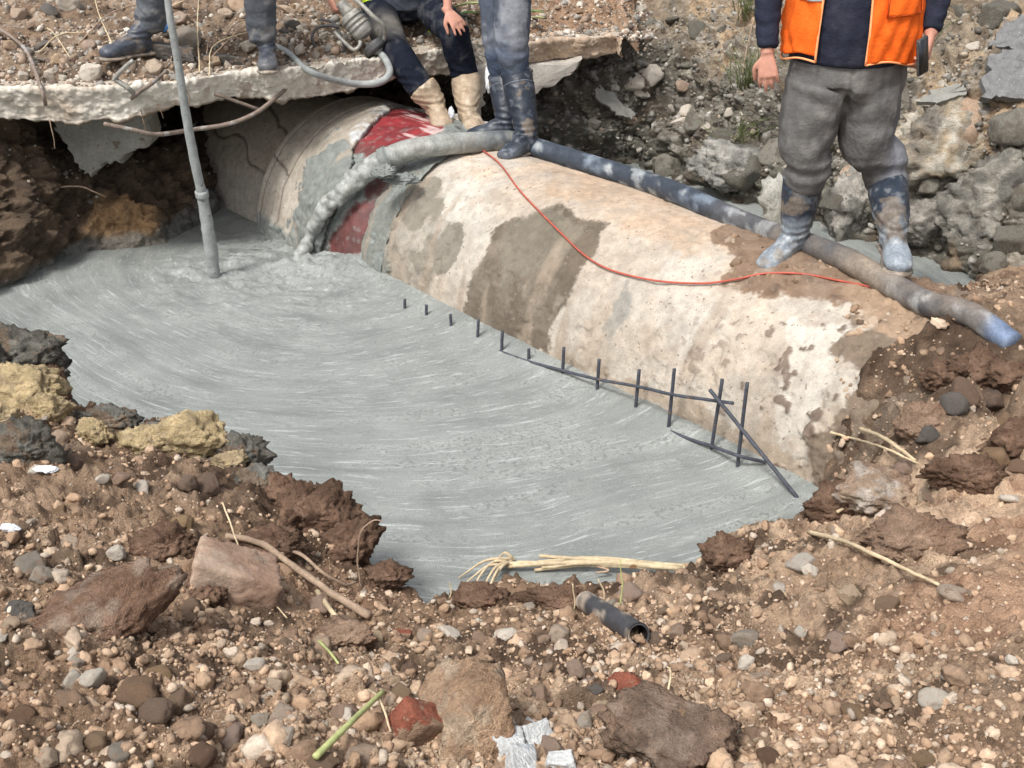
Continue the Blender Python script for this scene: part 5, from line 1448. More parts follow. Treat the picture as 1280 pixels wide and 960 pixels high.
stick('root', 'pale root lying on the earth ledge in the dark hollow', 'root', [at(70, 234, y=6.9), at(100, 233, y=6.95), at(118, 240, y=6.95), at(132, 246, y=7.0)], .006, M['twig'])
# green leaves
def leaf(name, label, p, d, L, wdt, mat, group=None):
    d = np.array(d, float); d /= np.linalg.norm(d)
    s = np.cross(d, [0, 0, 1]); s /= np.linalg.norm(s); up = np.cross(s, d)
    n, m = 14, 7
    V = []
    for i in range(n):
        f = i / (n - 1); wd = wdt * math.sin(math.pi * min(1, f * .92 + .05)) ** .8
        for j in range(m):
            g = j / (m - 1) * 2 - 1
            V.append(d * f * L + s * g * wd + up * (.22 * wdt * abs(g) ** 1.3 + .25 * L * math.sin(f * 2.6) * .4))
    o = mesh(name, np.array(V), grid_faces(n, m), mat)
    o.location = tuple(p); tag(o, label, 'leaf', group)
    so_ = o.modifiers.new('t', 'SOLIDIFY'); so_.thickness = .0015
leaf('leaf', 'broad pale green leaf left of the standing worker', rp(568, 18, .04), (1, -.2, .1), .18, .045, M['green'], 'green leaves on the soil')
leaf('leaf', 'dark green leaf under the broad pale one', rp(572, 26, .03), (1, .1, 0), .14, .035, M['leafm'], 'green leaves on the soil')
leaf('leaf', 'small green leaf at the upper edge behind the standing worker', rp(592, 6, .03), (1, .6, .2), .12, .03, M['leafm'], 'green leaves on the soil')
leaf('leaf', 'narrow green leaf right of the standing worker', rp(652, 24, .03), (1, -.4, 0), .16, .022, M['leafm'], 'green leaves on the soil')
leaf('leaf', 'small yellow green leaf tip right of the narrow leaf', rp(662, 30, .03), (1, -.2, 0), .10, .018, M['green'], 'green leaves on the soil')
stick('root', 'pale curled root beside the broad green leaf', 'root', [rp(584, 14, .03), rp(586, 4, .05), rp(594, -2, .05), rp(602, -4, .03)], .005, M['straw'])
# bottle behind the lance
def bottle():
    p = rp(206, 42, .04); q = rp(222, 14, .05)
    d = q - p; d /= np.linalg.norm(d)
    root = empty('bottle', 'crushed clear plastic bottle with blue end lying behind the grey lance', 'bottle', p)
    V, F = tube(np.array([0 * d, d * .03, d * .09, d * .14, d * .17]), [.026, .030, .031, .030, .020], 14, n=20, wob=.004, seed=3)
    mesh('bottle_body', V, F, M['plastic'], root)
    V, F = tube(np.array([-d * .05, -d * .02, d * .004]), [.020, .027, .029], 14, n=8); mesh('blue_end', V, F, M['blue'], root)
bottle()
# crumpled film by the left boot and white shred near the tan boots
def film(name, label, p, asp, seed, mat, blk=0):
    rr = np.random.default_rng(seed)
    V, F = rockshape(rr, 4, 7, .3, 0, asp)
    V = V * (1 + .18 * fbm(V * [1, 1, .6], 22, 3, seed, ridge=True))[:, None]
    o = mesh(name, V, F, mat, smooth=False); o.location = tuple(p); tag(o, label, 'plastic')
film('plastic_bag', 'crumpled clear plastic bag with a yellow scrap behind the left rubber boot', at(975, 262, y=5.75), (.075, .05, .13), 5, M['plastic'])
film('film_shred', 'white torn film hanging beside the black trousers under the slab', at(612, 100, y=7.45), (.022, .015, .07), 6, M['white'])
film('film_shred', 'small pale film scrap stuck on the toe of the tan boot', at(564, 140, y=7.0), (.014, .010, .028), 8, M['white'])
film('film_shred', 'bluish plastic scrap at the foot of the pipe bell beside the lance', on_pipe(300, 282, .70) + [0, 0, 0], (.035, .02, .03), 9, M['white'])
film('paper_scrap', 'white paper scrap on the soil near the left edge', bp(60, 592, .015), (.03, .014, .006), 10, M['white'])
film('paper_scrap', 'bluish white scrap on the soil at the left edge', bp(14, 667, .015), (.02, .010, .010), 12, M['white'])

# ------------------------------------------------------------------ hoses, wire, rebar, lance
def big_hose():
    r = .060
    pts = [on_pipe(374, 322, .80) , on_pipe(386, 300, .83), on_pipe(398, 274, .84), on_pipe(420, 248, .845), on_pipe(446, 224, .84), on_pipe(472, 204, .83), on_pipe(504, 190, .81), on_pipe(545, 182, .78),
           on_pipe(590, 178, RP + .055), on_pipe(640, 176, RP + .055)]
    pts[0] = at(371, 330, z=.03)
    P2 = [on_pipe(640, 176, RP + .055), on_pipe(700, 187, RP + .05), on_pipe(750, 203, RP + .05), on_pipe(800, 221, RP + .05), on_pipe(850, 243, RP + .05), on_pipe(905, 268, RP + .03), on_pipe(960, 290, RP + .015),
          on_pipe(1010, 306, RP + .03), on_pipe(1060, 326, RP + .045), on_pipe(1110, 354, RP + .045), on_pipe(1160, 380, RP + .05), bp(1212, 404, .03), bp(1266, 428, -.01)]
    O = pts[-1]
    root = empty('pump_hose', 'long black concrete pump hose lying along the crest of the pipe', 'hose', O)
    n = 200
    V, F = tube(np.array(P2) - O, [.058, .058, .057, .056, .055, .054, .053, .053, .053, .052, .050, .048, .046], 22, n=n, wob=.0015)
    W = V + O
    n1 = fbm(W, 3, 4, 5); n2 = fbm(W, 12, 4, 6)
    t_ = W[:, :2] @ AX
    col = mix(np.array([[.035, .045, .06]]), np.array([[.13, .16, .20]]), sstep(n2 + n1 * .4, 0, .35))
    col = mix(col, np.array([[.30, .31, .30]]), sstep(n2 - n1 * .5, .25, .45) * .7)
    tm = t_[0] * 0 + float(P2[7][:2] @ AX)
    mud = sstep(t_, tm - .7, tm - .1)
    col = mix(col, np.array([[.22, .18, .14]]), mud * np.clip(.75 + n1 * 1.5, 0, 1))
    tip = sstep(t_, float(P2[11][:2] @ AX) + .06, float(P2[11][:2] @ AX) + .14) * sstep(n1, -.6, -.2)
    col = mix(col, np.array([[.14, .20, .32]]), tip * .8)
    V = V + 0
    mesh('hose_line', V, F, M['hose'], root, col=col)
    V, F = tube(np.array(pts) - O, [.026, .031, .034, .045, .054, .058, .060, .060, .060, .0590], 26, n=220)
    W = V + O
    blob = 1 - sstep(W[:, 0], pts[4][0] - .1, pts[6][0])
    cen = catmull(np.array(pts) - O, 220)
    cc = np.vstack([np.repeat(cen, 26, 0), cen[:1], cen[-1:]])
    Dn = V - cc; L_ = np.linalg.norm(Dn, axis=1, keepdims=True) + 1e-6
    F1, F2, cid = worley(W, 15, 9)
    h = .004 * fbm(W, 14, 3, 8) + .002 * fbm(W, 45, 3, 9) + blob * (.020 * np.clip(1 - (F1 / .6) ** 2, 0, 1) + .014 * fbm(W, 11, 3, 10))
    V = V + Dn / L_ * h[:, None]
    n2 = fbm(W, 14, 4, 12)
    col = mix(np.array([[.235, .235, .215]]), np.array([[.31, .32, .30]]), np.clip(.4 + n2 + blob * .4, 0, 1))
    col = mix(col, np.array([[.15, .155, .145]]), sstep(n2, .25, .45) * .6)
    fade = sstep(W[:, 0], pts[8][0] - .05, pts[9][0])
    col = mix(col, np.array([[.06, .075, .09]]), fade * np.clip(.75 + n2 * 2, 0, 1))
    mesh('coated_end', V, F, M['hose'], root, col=col)
    for (k, a_) in ((7, .35),):
        c0 = on_pipe(478, 201, .83); c1 = on_pipe(486, 197, .83)
        V, F = tube(np.array([c0, c1]) - O, .071, 24, n=6); 
        mesh('hose_collar', V, F, M['mortar'], root)
big_hose()
# fresh concrete heaped under the hose mouth
def splash(u, v, z, a_, sd_, lb):
    big_rock('mortar_heap', lb, 'concrete heap', at(u, v, z=z), a_, M['mortar'], sd_, planes=30, rough=.14, lumpy=.28, sink=.45)
splash(480, 215, .62, (.07, .05, .035), 131, 'grey mortar clump stuck under the hose collar')
splash(352, 312, -.05, (.16, .07, .05), 132, 'mound of fresh concrete at the foot of the pipe bell')
splash(503, 225, .56, (.09, .05, .03), 133, 'grey mortar smear on the shoulder of the pipe right of the red strip')

def lance():
    top = at(203, -60, y=6.1)
    P = np.array([at(200, -90, y=6.12), at(211, 10, y=6.08), at(222, 75, y=6.1), at(232, 140, y=6.15), at(243, 200, y=6.2), at(252, 240, y=6.25), at(262, 300, y=6.3), at(268, 345, y=6.34)])
    O = P[-1]
    root = empty('vibrator_lance', 'long grey concrete coated vibrator lance dipping into the wet concrete', 'vibrator lance', O)
    V, F = tube(P[:6] - O, [.018, .018, .020, .023, .025, .026], 14, n=90, wob=.0018)
    mesh('hose_line', V, F, M['mortar_dry'], root)
    V, F = tube(P[5:] - O, [.028, .036, .034], 16, n=40, wob=.003)
    mesh('vibrator_head', V, F, M['mortar_dry'], root)
    V, F = tube(np.array([P[5] * .97 + P[4] * .03, P[5] * .9 + P[6] * .1]) - O, .036, 16, n=4)
    mesh('ferrule', V, F, M['mortar_dry'], root)
M['mortar_dry'] = mk('dried_mortar', (.30, .315, .305), var=.2, vscale=20, bump=.6, bscale=80, bdist=.006, rough=.7, speck=(30, .64, (.17, .17, .16)))
lance()

def rebar_mesh():
    bars = [((506, 374), (506, 387)), ((533, 381), (533, 396)), ((563, 393), (564, 410)), ((598, 399), (597, 424)), ((628, 414), (627, 441)), ((661, 436), (661, 453)), ((705, 434), (703, 471)), ((749, 449), (746, 492)),
            ((799, 462), (794, 516)), ((843, 461), (835, 540)), ((903, 474), (888, 568)), ((934, 478), (921, 588))]
    O = at(794, 516, z=0)
    root = empty('rebar_mesh', 'welded dark steel mesh half sunk in the fill beside the pipe', 'rebar mesh', O)
    Y = []
    for (tp, bt) in bars:
        b = at(*bt, z=0.0); t = at(*tp, y=b[1])
        d = t - b; b2 = b - d / np.linalg.norm(d) * .08
        V, F = tube(np.array([b2, t]) - O, .0078, 8, n=14, wob=.0007)
        mesh('upright_bar', V, F, M['rebar'], root)
        Y.append((bt[0], b[1]))
    Y = np.array(Y)
    def bar(pts, off):
        P = np.array([at(u, v, y=float(np.interp(u, Y[:, 0], Y[:, 1])) + off) for u, v in pts])
        V, F = tube(P - O, .0075, 8, n=40, wob=.0007); mesh('cross_bar', V, F, M['rebar'], root)
    bar([(624, 439), (661, 452), (703, 463), (746, 474), (797, 483), (839, 493), (880, 499), (916, 504)], -.016)
    bar([(835, 538), (860, 548), (888, 557), (921, 569), (957, 578)], -.016)
    e = at(1004, 631, z=-.01); t = at(887, 487, y=float(np.interp(889, Y[:, 0], Y[:, 1])) - .045)
    V, F = tube(np.array([e, t]) , .0085, 8, n=20, wob=.0006)
    o = mesh('rebar', V - e, F, M['rebar']); o.location = tuple(e)
    tag(o, 'loose dark bar leaning diagonally against the steel mesh', 'rebar')
rebar_mesh()
def red_wire():
    pts = [(604, 188), (625, 205), (648, 236), (672, 262), (700, 290), (727, 316), (755, 334), (790, 345), (830, 352), (880, 354), (920, 349), (955, 342), (1000, 342), (1045, 350), (1092, 360), (1120, 368)]
    P = np.array([on_pipe(u, v, RP + .014) for u, v in pts])
    P[-1][2] -= .02
    V, F = tube(P - P[7], .0048, 7, n=160)
    o = mesh('red_wire', V, F, M['wire']); o.location = tuple(P[7])
    tag(o, 'thin red wire trailing down over the pipe from the hose to the boots', 'wire')
red_wire()
# ------------------------------------------------------------------ people
def fuse(name, parts, voxel, mat, parent, O, smooth=6, disp=None, colf=None, sub=0):
    V, F = join(parts)
    tmp = mesh('tmp_shape', V, F)
    rm = tmp.modifiers.new('r', 'REMESH'); rm.mode = 'VOXEL'; rm.voxel_size = voxel
    if smooth:
        s_ = tmp.modifiers.new('s', 'SMOOTH'); s_.iterations = smooth; s_.factor = .5
    dg = bpy.context.evaluated_depsgraph_get()
    ev = tmp.evaluated_get(dg)
    me = ev.to_mesh()
    n = len(me.vertices); co = np.empty(n * 3, np.float32); me.vertices.foreach_get('co', co); co = co.reshape(-1, 3).astype(float)
    nr = np.empty(n * 3, np.float32); me.vertices.foreach_get('normal', nr); nr = nr.reshape(-1, 3)
    Fq = [tuple(p.vertices) for p in me.polygons]
    ev.to_mesh_clear()
    md = tmp.data
    bpy.data.objects.remove(tmp); bpy.data.meshes.remove(md)
    if disp is not None:
        co = co + nr * disp(co)[:, None]
    col = colf(co) if colf is not None else None
    if all(len(f) == 4 for f in Fq): Fq = np.array(Fq)
    return mesh(name, co - O, Fq, mat, parent, col=col)

def folds(amp, f=9, s=0, dirv=None, big=.6):
    def fn(P):
        Q = P * np.array([1, 1, 2.6])
        a = fbm(Q + .12 * fbm(P, 5, 2, s)[:, None], f, 4, 800 + s, ridge=True)
        b = fbm(P * [1, 1, .7], f * .45, 2, 820 + s)
        D_ = np.stack([P[:, 0] + .8 * P[:, 2], P[:, 1], P[:, 2] * .35 - P[:, 0] * .3], 1)
        e = fbm(D_, f * 1.7, 3, 830 + s, ridge=True)
        return amp * (a * .5 + b * big + e * .75)
    return fn

def clothcol(base, dirt=(.30, .26, .21), k=.4, s=0, f=7, grad=None):
    base = np.array(base); dirt = np.array(dirt)
    def fn(P):
        n = fbm(P, f, 4, 840 + s); n2 = fbm(P, f * 4, 3, 850 + s)
        m = sstep(n + n2 * .4, .05, .5) * k
        if grad is not None:
            z0, z1, g = grad
            m = np.clip(m + g * sstep(P[:, 2], z1, z0) * (.6 + n), 0, 1)
        return mix(base[None] * (1 + .18 * n2)[:, None], dirt[None], m)
    return fn

def hand_parts(wr, f, n, thumb, curl=.35, sc=1.0, spread=.06, tcurl=.25):
    f = np.array(f, float); f /= np.linalg.norm(f)
    n = np.array(n, float); n -= f * (n @ f); n /= np.linalg.norm(n)
    s = np.cross(f, n) * thumb
    wr = np.array(wr, float)
    P = []
    P.append(tube([wr - f * .03 * sc, wr, wr + f * .03 * sc, wr + f * .065 * sc, wr + f * .09 * sc], np.array([[.026, .020], [.025, .019], [.034, .018], [.041, .015], [.039, .012]]) * sc, 14, side=s, n=14))
    Ls = [.068, .076, .071, .055]
    for i in range(4):
        b = wr + f * (.078 - .006 * abs(i - 1.3)) * sc + s * (.031 - .0205 * i) * sc
        d = f + s * spread * (1.5 - i); d /= np.linalg.norm(d)
        c = curl if not hasattr(curl, '__len__') else curl[i]
        pts = [b]; a = 0; q = b
        for j, seg in enumerate((.46, .31, .23)):
            a += c * (.8, 1.1, .8)[j]
            q = q + (d * math.cos(a) + n * math.sin(a)) * Ls[i] * seg * sc * 1.05
            pts.append(q)
        P.append(tube(pts, np.array([.0098, .0092, .0082, .0066]) * sc, 9, n=16))
    b = wr + f * .022 * sc + s * .022 * sc
    d1 = f * .62 + s * .72 + n * .35; d1 /= np.linalg.norm(d1)
    d2 = f * (.9) + s * (.35 - tcurl) + n * (.3 + tcurl); d2 /= np.linalg.norm(d2)
    q1 = b + d1 * .042 * sc; q2 = q1 + d2 * .034 * sc; q3 = q2 + (d2 + n * tcurl) / np.linalg.norm(d2 + n * tcurl) * .026 * sc
    P.append(tube([b, q1, q2, q3], np.array([.015, .0125, .0108, .008]) * sc, 9, n=14))
    return P

def head_parts(c, face):
    f = np.array(face, float); f[2] = 0; f /= np.linalg.norm(f)
    up = np.array([0, 0, 1.0]); s = np.cross(f, up)
    def T(a, b, ra, n=10): return tube([c + f * a[0] + s * a[1] + up * a[2], c + f * b[0] + s * b[1] + up * b[2]], ra, 12, n=n)
    P = []
    Dv, Fv = ico(4)
    V = Dv * [.092, .075, .105]; V[:, 2] += .03
    P.append((c + V[:, :1] * f + V[:, 1:2] * s + V[:, 2:3] * up, [tuple(q) for q in Fv]))
    V = Dv * [.078, .062, .075]; V[:, 2] -= .045; V[:, 0] += .012
    P.append((c + V[:, :1] * f + V[:, 1:2] * s + V[:, 2:3] * up, [tuple(q) for q in Fv]))
    P.append(T((.085, 0, .02), (.108, 0, -.022), [.009, .015]))            # nose
    P.append(T((.078, -.025, -.060), (.078, .025, -.060), [.008, .008]))   # lips
    P.append(T((.080, -.045, .038), (.080, .045, .038), [.010, .010]))     # brow
    for k in (-1, 1):
        P.append(T((-.005, k * .076, .028), (.0, k * .082, -.02), [.016, .012]))
    P.append(tube([c + up * -.05 - f * .02, c + up * -.15 - f * .03], [.055, .062], 14, n=8))
    return P

def head_extras(c, face, root, O, helmet=None):
    f = np.array(face, float); f[2] = 0; f /= np.linalg.norm(f)
    up = np.array([0, 0, 1.0]); s = np.cross(f, up)
    Dv, Fv = ico(4)
    keep = (Dv[:, 2] > -.25) & ~((Dv[:, 0] > .35) & (Dv[:, 2] < .52))
    V = Dv * [.100, .083, .112]; V[:, 2] += .034
    Fk = Fv[keep[Fv].all(1)]
    W = c + V[:, :1] * f + V[:, 1:2] * s + V[:, 2:3] * up
    mesh('hair', W - O, Fk, M['hair'], root)
    for k in (-1, 1):
        e = c + f * .076 + s * k * .031 + up * .012
        D3, F3 = ico(2)
        mesh('eye', D3 * .011 + e - O, F3, M['eye'], root)
M['eye'] = mk('eye', (.06, .04, .03), bump=0, rough=.2, var=.05)

def boot(root, O, heel_, toe_dir, shaft_top, name='boot', L=.29, ht=.33, colf=None, mat=None, r0=.058, r1=.072, up=(0, 0, 1), rings=True, creases=True, s=0, sole_mat=None, shaft_side=None, sq=1.0, fs=1.2):
    """heel: ground point under the heel; toe_dir: along the foot; shaft_top: centre of the boot mouth"""
    heel = np.array(heel_, float); d = np.array(toe_dir, float); up = np.array(up, float); up /= np.linalg.norm(up)
    d -= up * (d @ up); d /= np.linalg.norm(d); sd_ = np.cross(d, up)
    st = np.array(shaft_top, float)
    def fp(a, h): return heel + d * a * L + up * h * fs
    foot = tube([fp(-.02, .052), fp(.12, .060), fp(.34, .062), fp(.56, .052), fp(.76, .043), fp(.93, .036), fp(1.0, .032)],
                np.array([[.028, .036], [.037, .050], [.038, .052], [.044, .040], [.050, .034], [.043, .028], [.022, .018]]) * [sq * fs, fs], 20, side=sd_, n=46)
    ank = fp(.20, .09)
    m1 = ank * .72 + st * .28; m2 = ank * .3 + st * .7
    shaft = tube([fp(.18, .045), ank, m1, m2, st], np.array([[.044 * fs, .050], [.046 * fs, .054 * fs], [r0, r0 * 1.05], [r1 * .97, r1], [r1, r1 * 1.03]]), 22, side=sd_, n=40)
    def disp(P):
        q = P - ank; h = q @ up
        v = .0012 * fbm(P, 20, 3, 860 + s)
        if creases:
            v = v + .0035 * np.sin(h * 190 + 2 * fbm(P, 9, 2, 861 + s)) * np.exp(-((h - .02) / .05) ** 2) + .004 * fbm(P * [1, 1, 1.8], 11, 3, 862 + s, ridge=True) * sstep(h, .0, .1)
        return v
    b = fuse(name, [foot, shaft], .0062, mat or M['rubber'], root, O, 5, disp, colf)
    sole = tube([fp(-.09, .012), fp(.05, .013), fp(.34, .013), fp(.56, .012), fp(.78, .012), fp(.97, .014), fp(1.05, .018)],
                np.array([[.026, .012], [.042, .013], [.036, .012], [.046, .012], [.054, .012], [.044, .012], [.018, .008]]) * [sq * fs, fs], 18, side=sd_, n=40)
    V, F = sole
    nn = fbm(V, 20, 3, 870 + s)
    mesh('sole', V - O, F, sole_mat or M['rubber'], b, col=mix(np.array([[.12, .10, .08]]), np.array([[.30, .25, .20]]), sstep(nn, -.2, .3)))
    b_ax = (st - m2); b_ax /= np.linalg.norm(b_ax)
    if rings:
        for k_, off in enumerate((.0, -.055) if rings is True else rings):
            c_ = st + b_ax * off
            a = np.linspace(0, 2 * math.pi, 33)
            s1 = sd_ - b_ax * (sd_ @ b_ax); s1 /= np.linalg.norm(s1); s2 = np.cross(b_ax, s1)
            rr = r1 + .002 - (.004 if off < -.01 else 0)
            ringp = c_ + np.cos(a)[:, None] * s1 * rr + np.sin(a)[:, None] * s2 * rr * 1.04
            V, F = tube(ringp, .0035, 6, cap=False)
            mesh('boot_band', V - O, F, mat or M['rubber'], b, col=np.tile([.13, .15, .18], (len(V), 1)))
    return b

def bootcol(base, foot_c, zsplit, s=0, pale=(.42, .44, .44), k=.5):
    base = np.array(base); foot_c = np.array(foot_c)
    def fn(P):
        n = fbm(P, 9, 4, 880 + s); n2 = fbm(P, 30, 3, 890 + s)
        m = sstep(P[:, 2] + n * .12, zsplit + .06, zsplit - .06)
        c = mix(base[None], foot_c[None], m)
        c = mix(c, np.array([pale]), sstep(n2 + n * .5, .15, .45) * k * (.4 + .6 * m))
        return mix(c, np.array([[.22, .17, .12]]), sstep(n - n2 * .3, .25, .4) * .5)
    return fn

# ---- A: the man in the orange vest
def man_orange():
    yb = 5.0
    fl, fr = on_pipe(998, 312, RP + .01), on_pipe(1113, 316, RP + .10)
    O = (fl + fr) / 2
    root = empty('person', 'man in open orange vest over dark shirt and grey trousers standing on the pipe', 'person', O)
    cx = at(1062, 60, y=yb)[0]
    W = lambda u, v, y=yb: at(u, v, y=y)
    # leg joints
    kneeL, kneeR = W(1008, 215, yb + .0), W(1103, 212, yb + .02)
    hipL, hipR = W(1022, 105), W(1096, 100)
    bl, br = W(1004, 228, yb + .03), W(1108, 232, yb + .03)
    # one continuous body
    zw = 1.47
    tors = [(1.38, .14, .11), (1.42, .18, .14), (1.47, .215, .165), (1.62, .225, .18), (1.78, .215, .165), (1.92, .205, .13), (1.99, .15, .10), (2.04, .07, .07), (2.12, .058, .062)]
    torso = tube([(cx, yb, z) for z, a, b in tors], np.array([(a, b) for z, a, b in tors]), 26, side=(1, 0, 0), n=60)
    sh = {-1: np.array([cx - .20, yb + .0, 1.95]), 1: np.array([cx + .20, yb, 1.95])}
    elb = {-1: W(962, -55, yb + .03), 1: W(1180, -50, yb + .04)}
    wri = {-1: W(959, 68, yb - .10), 1: W(1163, 44, yb - .10)}
    arms = []
    for k in (-1, 1):
        arms.append(tube([sh[k] - [k * .05, 0, .0], sh[k], (sh[k] + elb[k]) / 2, elb[k], (elb[k] + wri[k]) / 2, wri[k]], [.055, .055, .046, .039, .036, .026], 14, n=40))
    legs = []
    for h_, kn, bm_ in ((hipL, kneeL, bl), (hipR, kneeR, br)):
        k = -1 if h_ is hipL else 1
        legs.append(tube([(cx - .01 + k * .095, yb, 1.38), (cx - .01 + k * .115, yb, 1.26), (cx - .01 + k * .133, yb, 1.13), kn + [0, 0, .05], bm_, bm_ - [0, 0, .07]], [.095, .085, .072, .060, .048, .040], 14, n=36))
    hl = hand_parts(wri[-1], (.08, -.25, -1), (.35, .9, -.1), -1, curl=[.42, .30, .34, .42], spread=.10, tcurl=.2, sc=1.0)
    hr = hand_parts(wri[1], (-.12, -.25, -1), (-.9, .35, 0), 1, curl=[.5, .62, .68, .72], spread=.03, tcurl=.3, sc=1.05)
    head = np.array([cx + .0, yb - .03, 2.20])
    body = fuse('body', [torso] + arms + legs + hl + hr + head_parts(head, (-.15, -1, 0)), .0055, M['skin'], root, O, 2)
    head_extras(head, (-.15, -1, 0), root, O)
    # trousers
    tr = [tube([(cx - .01, yb, 1.36), (cx, yb, 1.38), (cx, yb, 1.43), (cx, yb, 1.53)], [(.19, .14), (.225, .17), (.232, .18), (.222, .17)], 26, side=(1, 0, 0), n=24)]
    for h_, kn, bt, k in ((hipL, kneeL, bl, -1), (hipR, kneeR, br, 1)):
        tr.append(tube([(cx - .01 + k * .10, yb, 1.38), (cx - .01 + k * .117, yb, 1.26), (cx - .01 + k * .133, yb, 1.13), kn + [k * -.004, 0, .05], kn * .5 + bt * .5, bt + [0, 0, .01]], [(.130, .16), (.119, .145), (.103, .12), (.090, .10), (.082, .09), (.077, .081)], 24, n=60))
        tr.append(tube([kn + [0, -.005, .02], bt + [0, -.006, .008]], [(.082, .088), (.088, .092)], 20, n=10))
    pock = np.array([cx + .24, yb, 1.08])
    def tdisp(P):
        d = folds(.0045, 6, 3)(P) + .009 * fbm(P * [1.6, 1.6, .30], 7, 3, 877, ridge=True)
        for kn in (kneeL, kneeR):
            q = P[:, 2] - (kn[2] + .02)
            d += .0025 * np.sin(q * 75 + 6 * fbm(P, 5, 2, 5)) * np.exp(-((q + .01) / .06) ** 2)
            dx = P[:, 0] - kn[0]
        cr = np.array([cx - .02, yb, 1.26])
        r = np.hypot(P[:, 0] - cr[0], P[:, 2] - cr[2])
        ang = np.arctan2(P[:, 2] - cr[2], P[:, 0] - cr[0])
        d += .0045 * np.sin(ang * 6 + 4 * fbm(P, 4, 2, 8)) * np.exp(-((r - .16) / .10) ** 2)
        d -= .010 * np.exp(-((P[:, 0] - cr[0]) / .010) ** 2) * (P[:, 2] > 1.2) * (P[:, 1] < yb)
        return d
    trc = clothcol((.135, .13, .125), (.30, .285, .26), .34, 1, 5)
    def trcol(P):
        c = trc(P)
        m = np.exp(-(((P[:, 0] - pock[0]) / .05) ** 2 + ((P[:, 2] - pock[2]) / .18) ** 2))
        return mix(c, np.array([[.25, .26, .29]]), np.clip(m * .8, 0, 1))
    trous = fuse('trousers', tr, .0075, M['cloth'], root, O, 6, tdisp, trcol)
    # shirt with long sleeves
    prof = [(1.485, .240, .190), (1.52, .245, .195), (1.62, .246, .200), (1.78, .236, .185), (1.92, .228, .150), (1.99, .165, .115), (2.05, .078, .080)]
    st_ = [tube([(cx, yb, z) for z, a, b in prof], np.array([(a, b) for z, a, b in prof]), 28, side=(1, 0, 0), n=50)]
    for k in (-1, 1):
        e = wri[k] * .93 + elb[k] * .07
        st_.append(tube([sh[k] - [k * .06, 0, .01], sh[k] + [k * .005, 0, 0], (sh[k] + elb[k]) / 2, elb[k], (elb[k] + e) / 2, e], [.075, .072, .064, .056, .052, .040], 18, n=44))
    def sdisp(P):
        d = folds(.006, 8, 7)(P)
        side_ = np.abs(P[:, 0] - cx) > .24
        return np.where(side_, d + .0015 * np.sin(P[:, 2] * 110 + 3 * fbm(P, 8, 2, 4)), d)
    fuse('shirt', st_, .007, M['cloth'], root, O, 5, sdisp, clothcol((.022, .025, .040), (.06, .062, .08), .3, 2))
    # vest: an open shell round the torso, front gap showing the shirt
    zh = at(1015, 81, y=yb - .2)[2]
    def ringp(z, ang, off=.018):
        a = np.interp(z, [p[0] for p in prof], [p[1] for p in prof]); b = np.interp(z, [p[0] for p in prof], [p[2] for p in prof])
        wv = 1 + .015 * math.sin(ang * 7 + z * 9)
        return np.array([cx + math.sin(ang) * (a + off) * wv, yb - math.cos(ang) * (b + off) * wv, z])
    a0, a1 = math.atan2((at(1086, 30, y=yb - .2)[0] - cx) / .265, .97), -math.atan2((cx - at(1014, 30, y=yb - .2)[0]) / .265, .97)
    na, nz = 120, 60
    zt = 2.0
    def shell(a_from, a_to, n_a, nm, mat, par, off, z0, z1, nzz):
        V = []
        for i in range(n_a):
            a_ = a_from + (a_to - a_from) * i / (n_a - 1)
            for j in range(nzz):
                f = j / (nzz - 1)
                lo = z0(a_) if callable(z0) else z0
                z = lo + (z1 - lo) * f
                V.append(ringp(z, a_, off + .007 * math.sin(a_ * 11 + z * 14 + 2 * math.sin(z * 23 + a_ * 3)) * math.sin(z * 9 + a_ * 2) + .004 * math.sin(a_ * 23 - z * 31)))
        o = mesh(nm, np.array(V) - O, grid_faces(n_a, nzz), mat, par)
        s_ = o.modifiers.new('t', 'SOLIDIFY'); s_.thickness = .006; s_.offset = 0
        return o
    hem = lambda a: zh + .012 * math.sin(a * 5) + (.0 if abs(a) < 2 else .02)
    v_ = shell(a0, 2 * math.pi + a1, na, 'vest', M['vest'], root, .026, hem, 1.98, nz)
    me = v_.data
    cut = [p.index for p in me.polygons if (p.center.z + O[2] > 1.74) and (abs(abs(p.center.x + O[0] - cx) - .27) < .055) and abs(p.center.y + O[1] - yb) < .085]
    import bmesh
    bm = bmesh.new(); bm.from_mesh(me); bm.faces.ensure_lookup_table()
    bmesh.ops.delete(bm, geom=[bm.faces[i] for i in cut], context='FACES'); bm.to_mesh(me); bm.free()
    # piping on the front edges and hem
    pip = mk('vest_piping', (.95, .38, .16), var=.05, bump=.1, rough=.8)
    e = []
    for a_ in (a0, a1):
        e.append(tube(np.array([ringp(hem(a_) + (1.97 - hem(a_)) * q, a_, .029) for q in np.linspace(0, 1, 24)]) - O, .0048, 6))
    e.append(tube(np.array([ringp(hem(q), q, .029) for q in np.linspace(a0, a0 + 1.5, 24)]) - O, .0045, 6))
    e.append(tube(np.array([ringp(hem(q), q, .029) for q in np.linspace(a1, a1 - 1.3, 24)]) - O, .0045, 6))
    for nm_, q in zip(['piping'] * 4, e):
        mesh(nm_, q[0], q[1], pip, v_)
    ztape = at(1005, 4, y=yb - .2)[2]
    shell(a1 - .005, a1 - .42, 14, 'reflective_tape', M['silver'], v_, .0335, ztape, ztape + .05, 4)
    # pocket flap on the other front panel
    pa, pb2 = math.atan2((at(1107, 10, y=yb - .2)[0] - cx) / .265, .9), math.atan2((at(1143, 10, y=yb - .16)[0] - cx) / .275, .45)
    zf = at(1110, 21, y=yb - .2)[2]
    shell(pa, pb2, 12, 'pocket_flap', M['vest'], v_, .034, zf, zf + .09, 8)
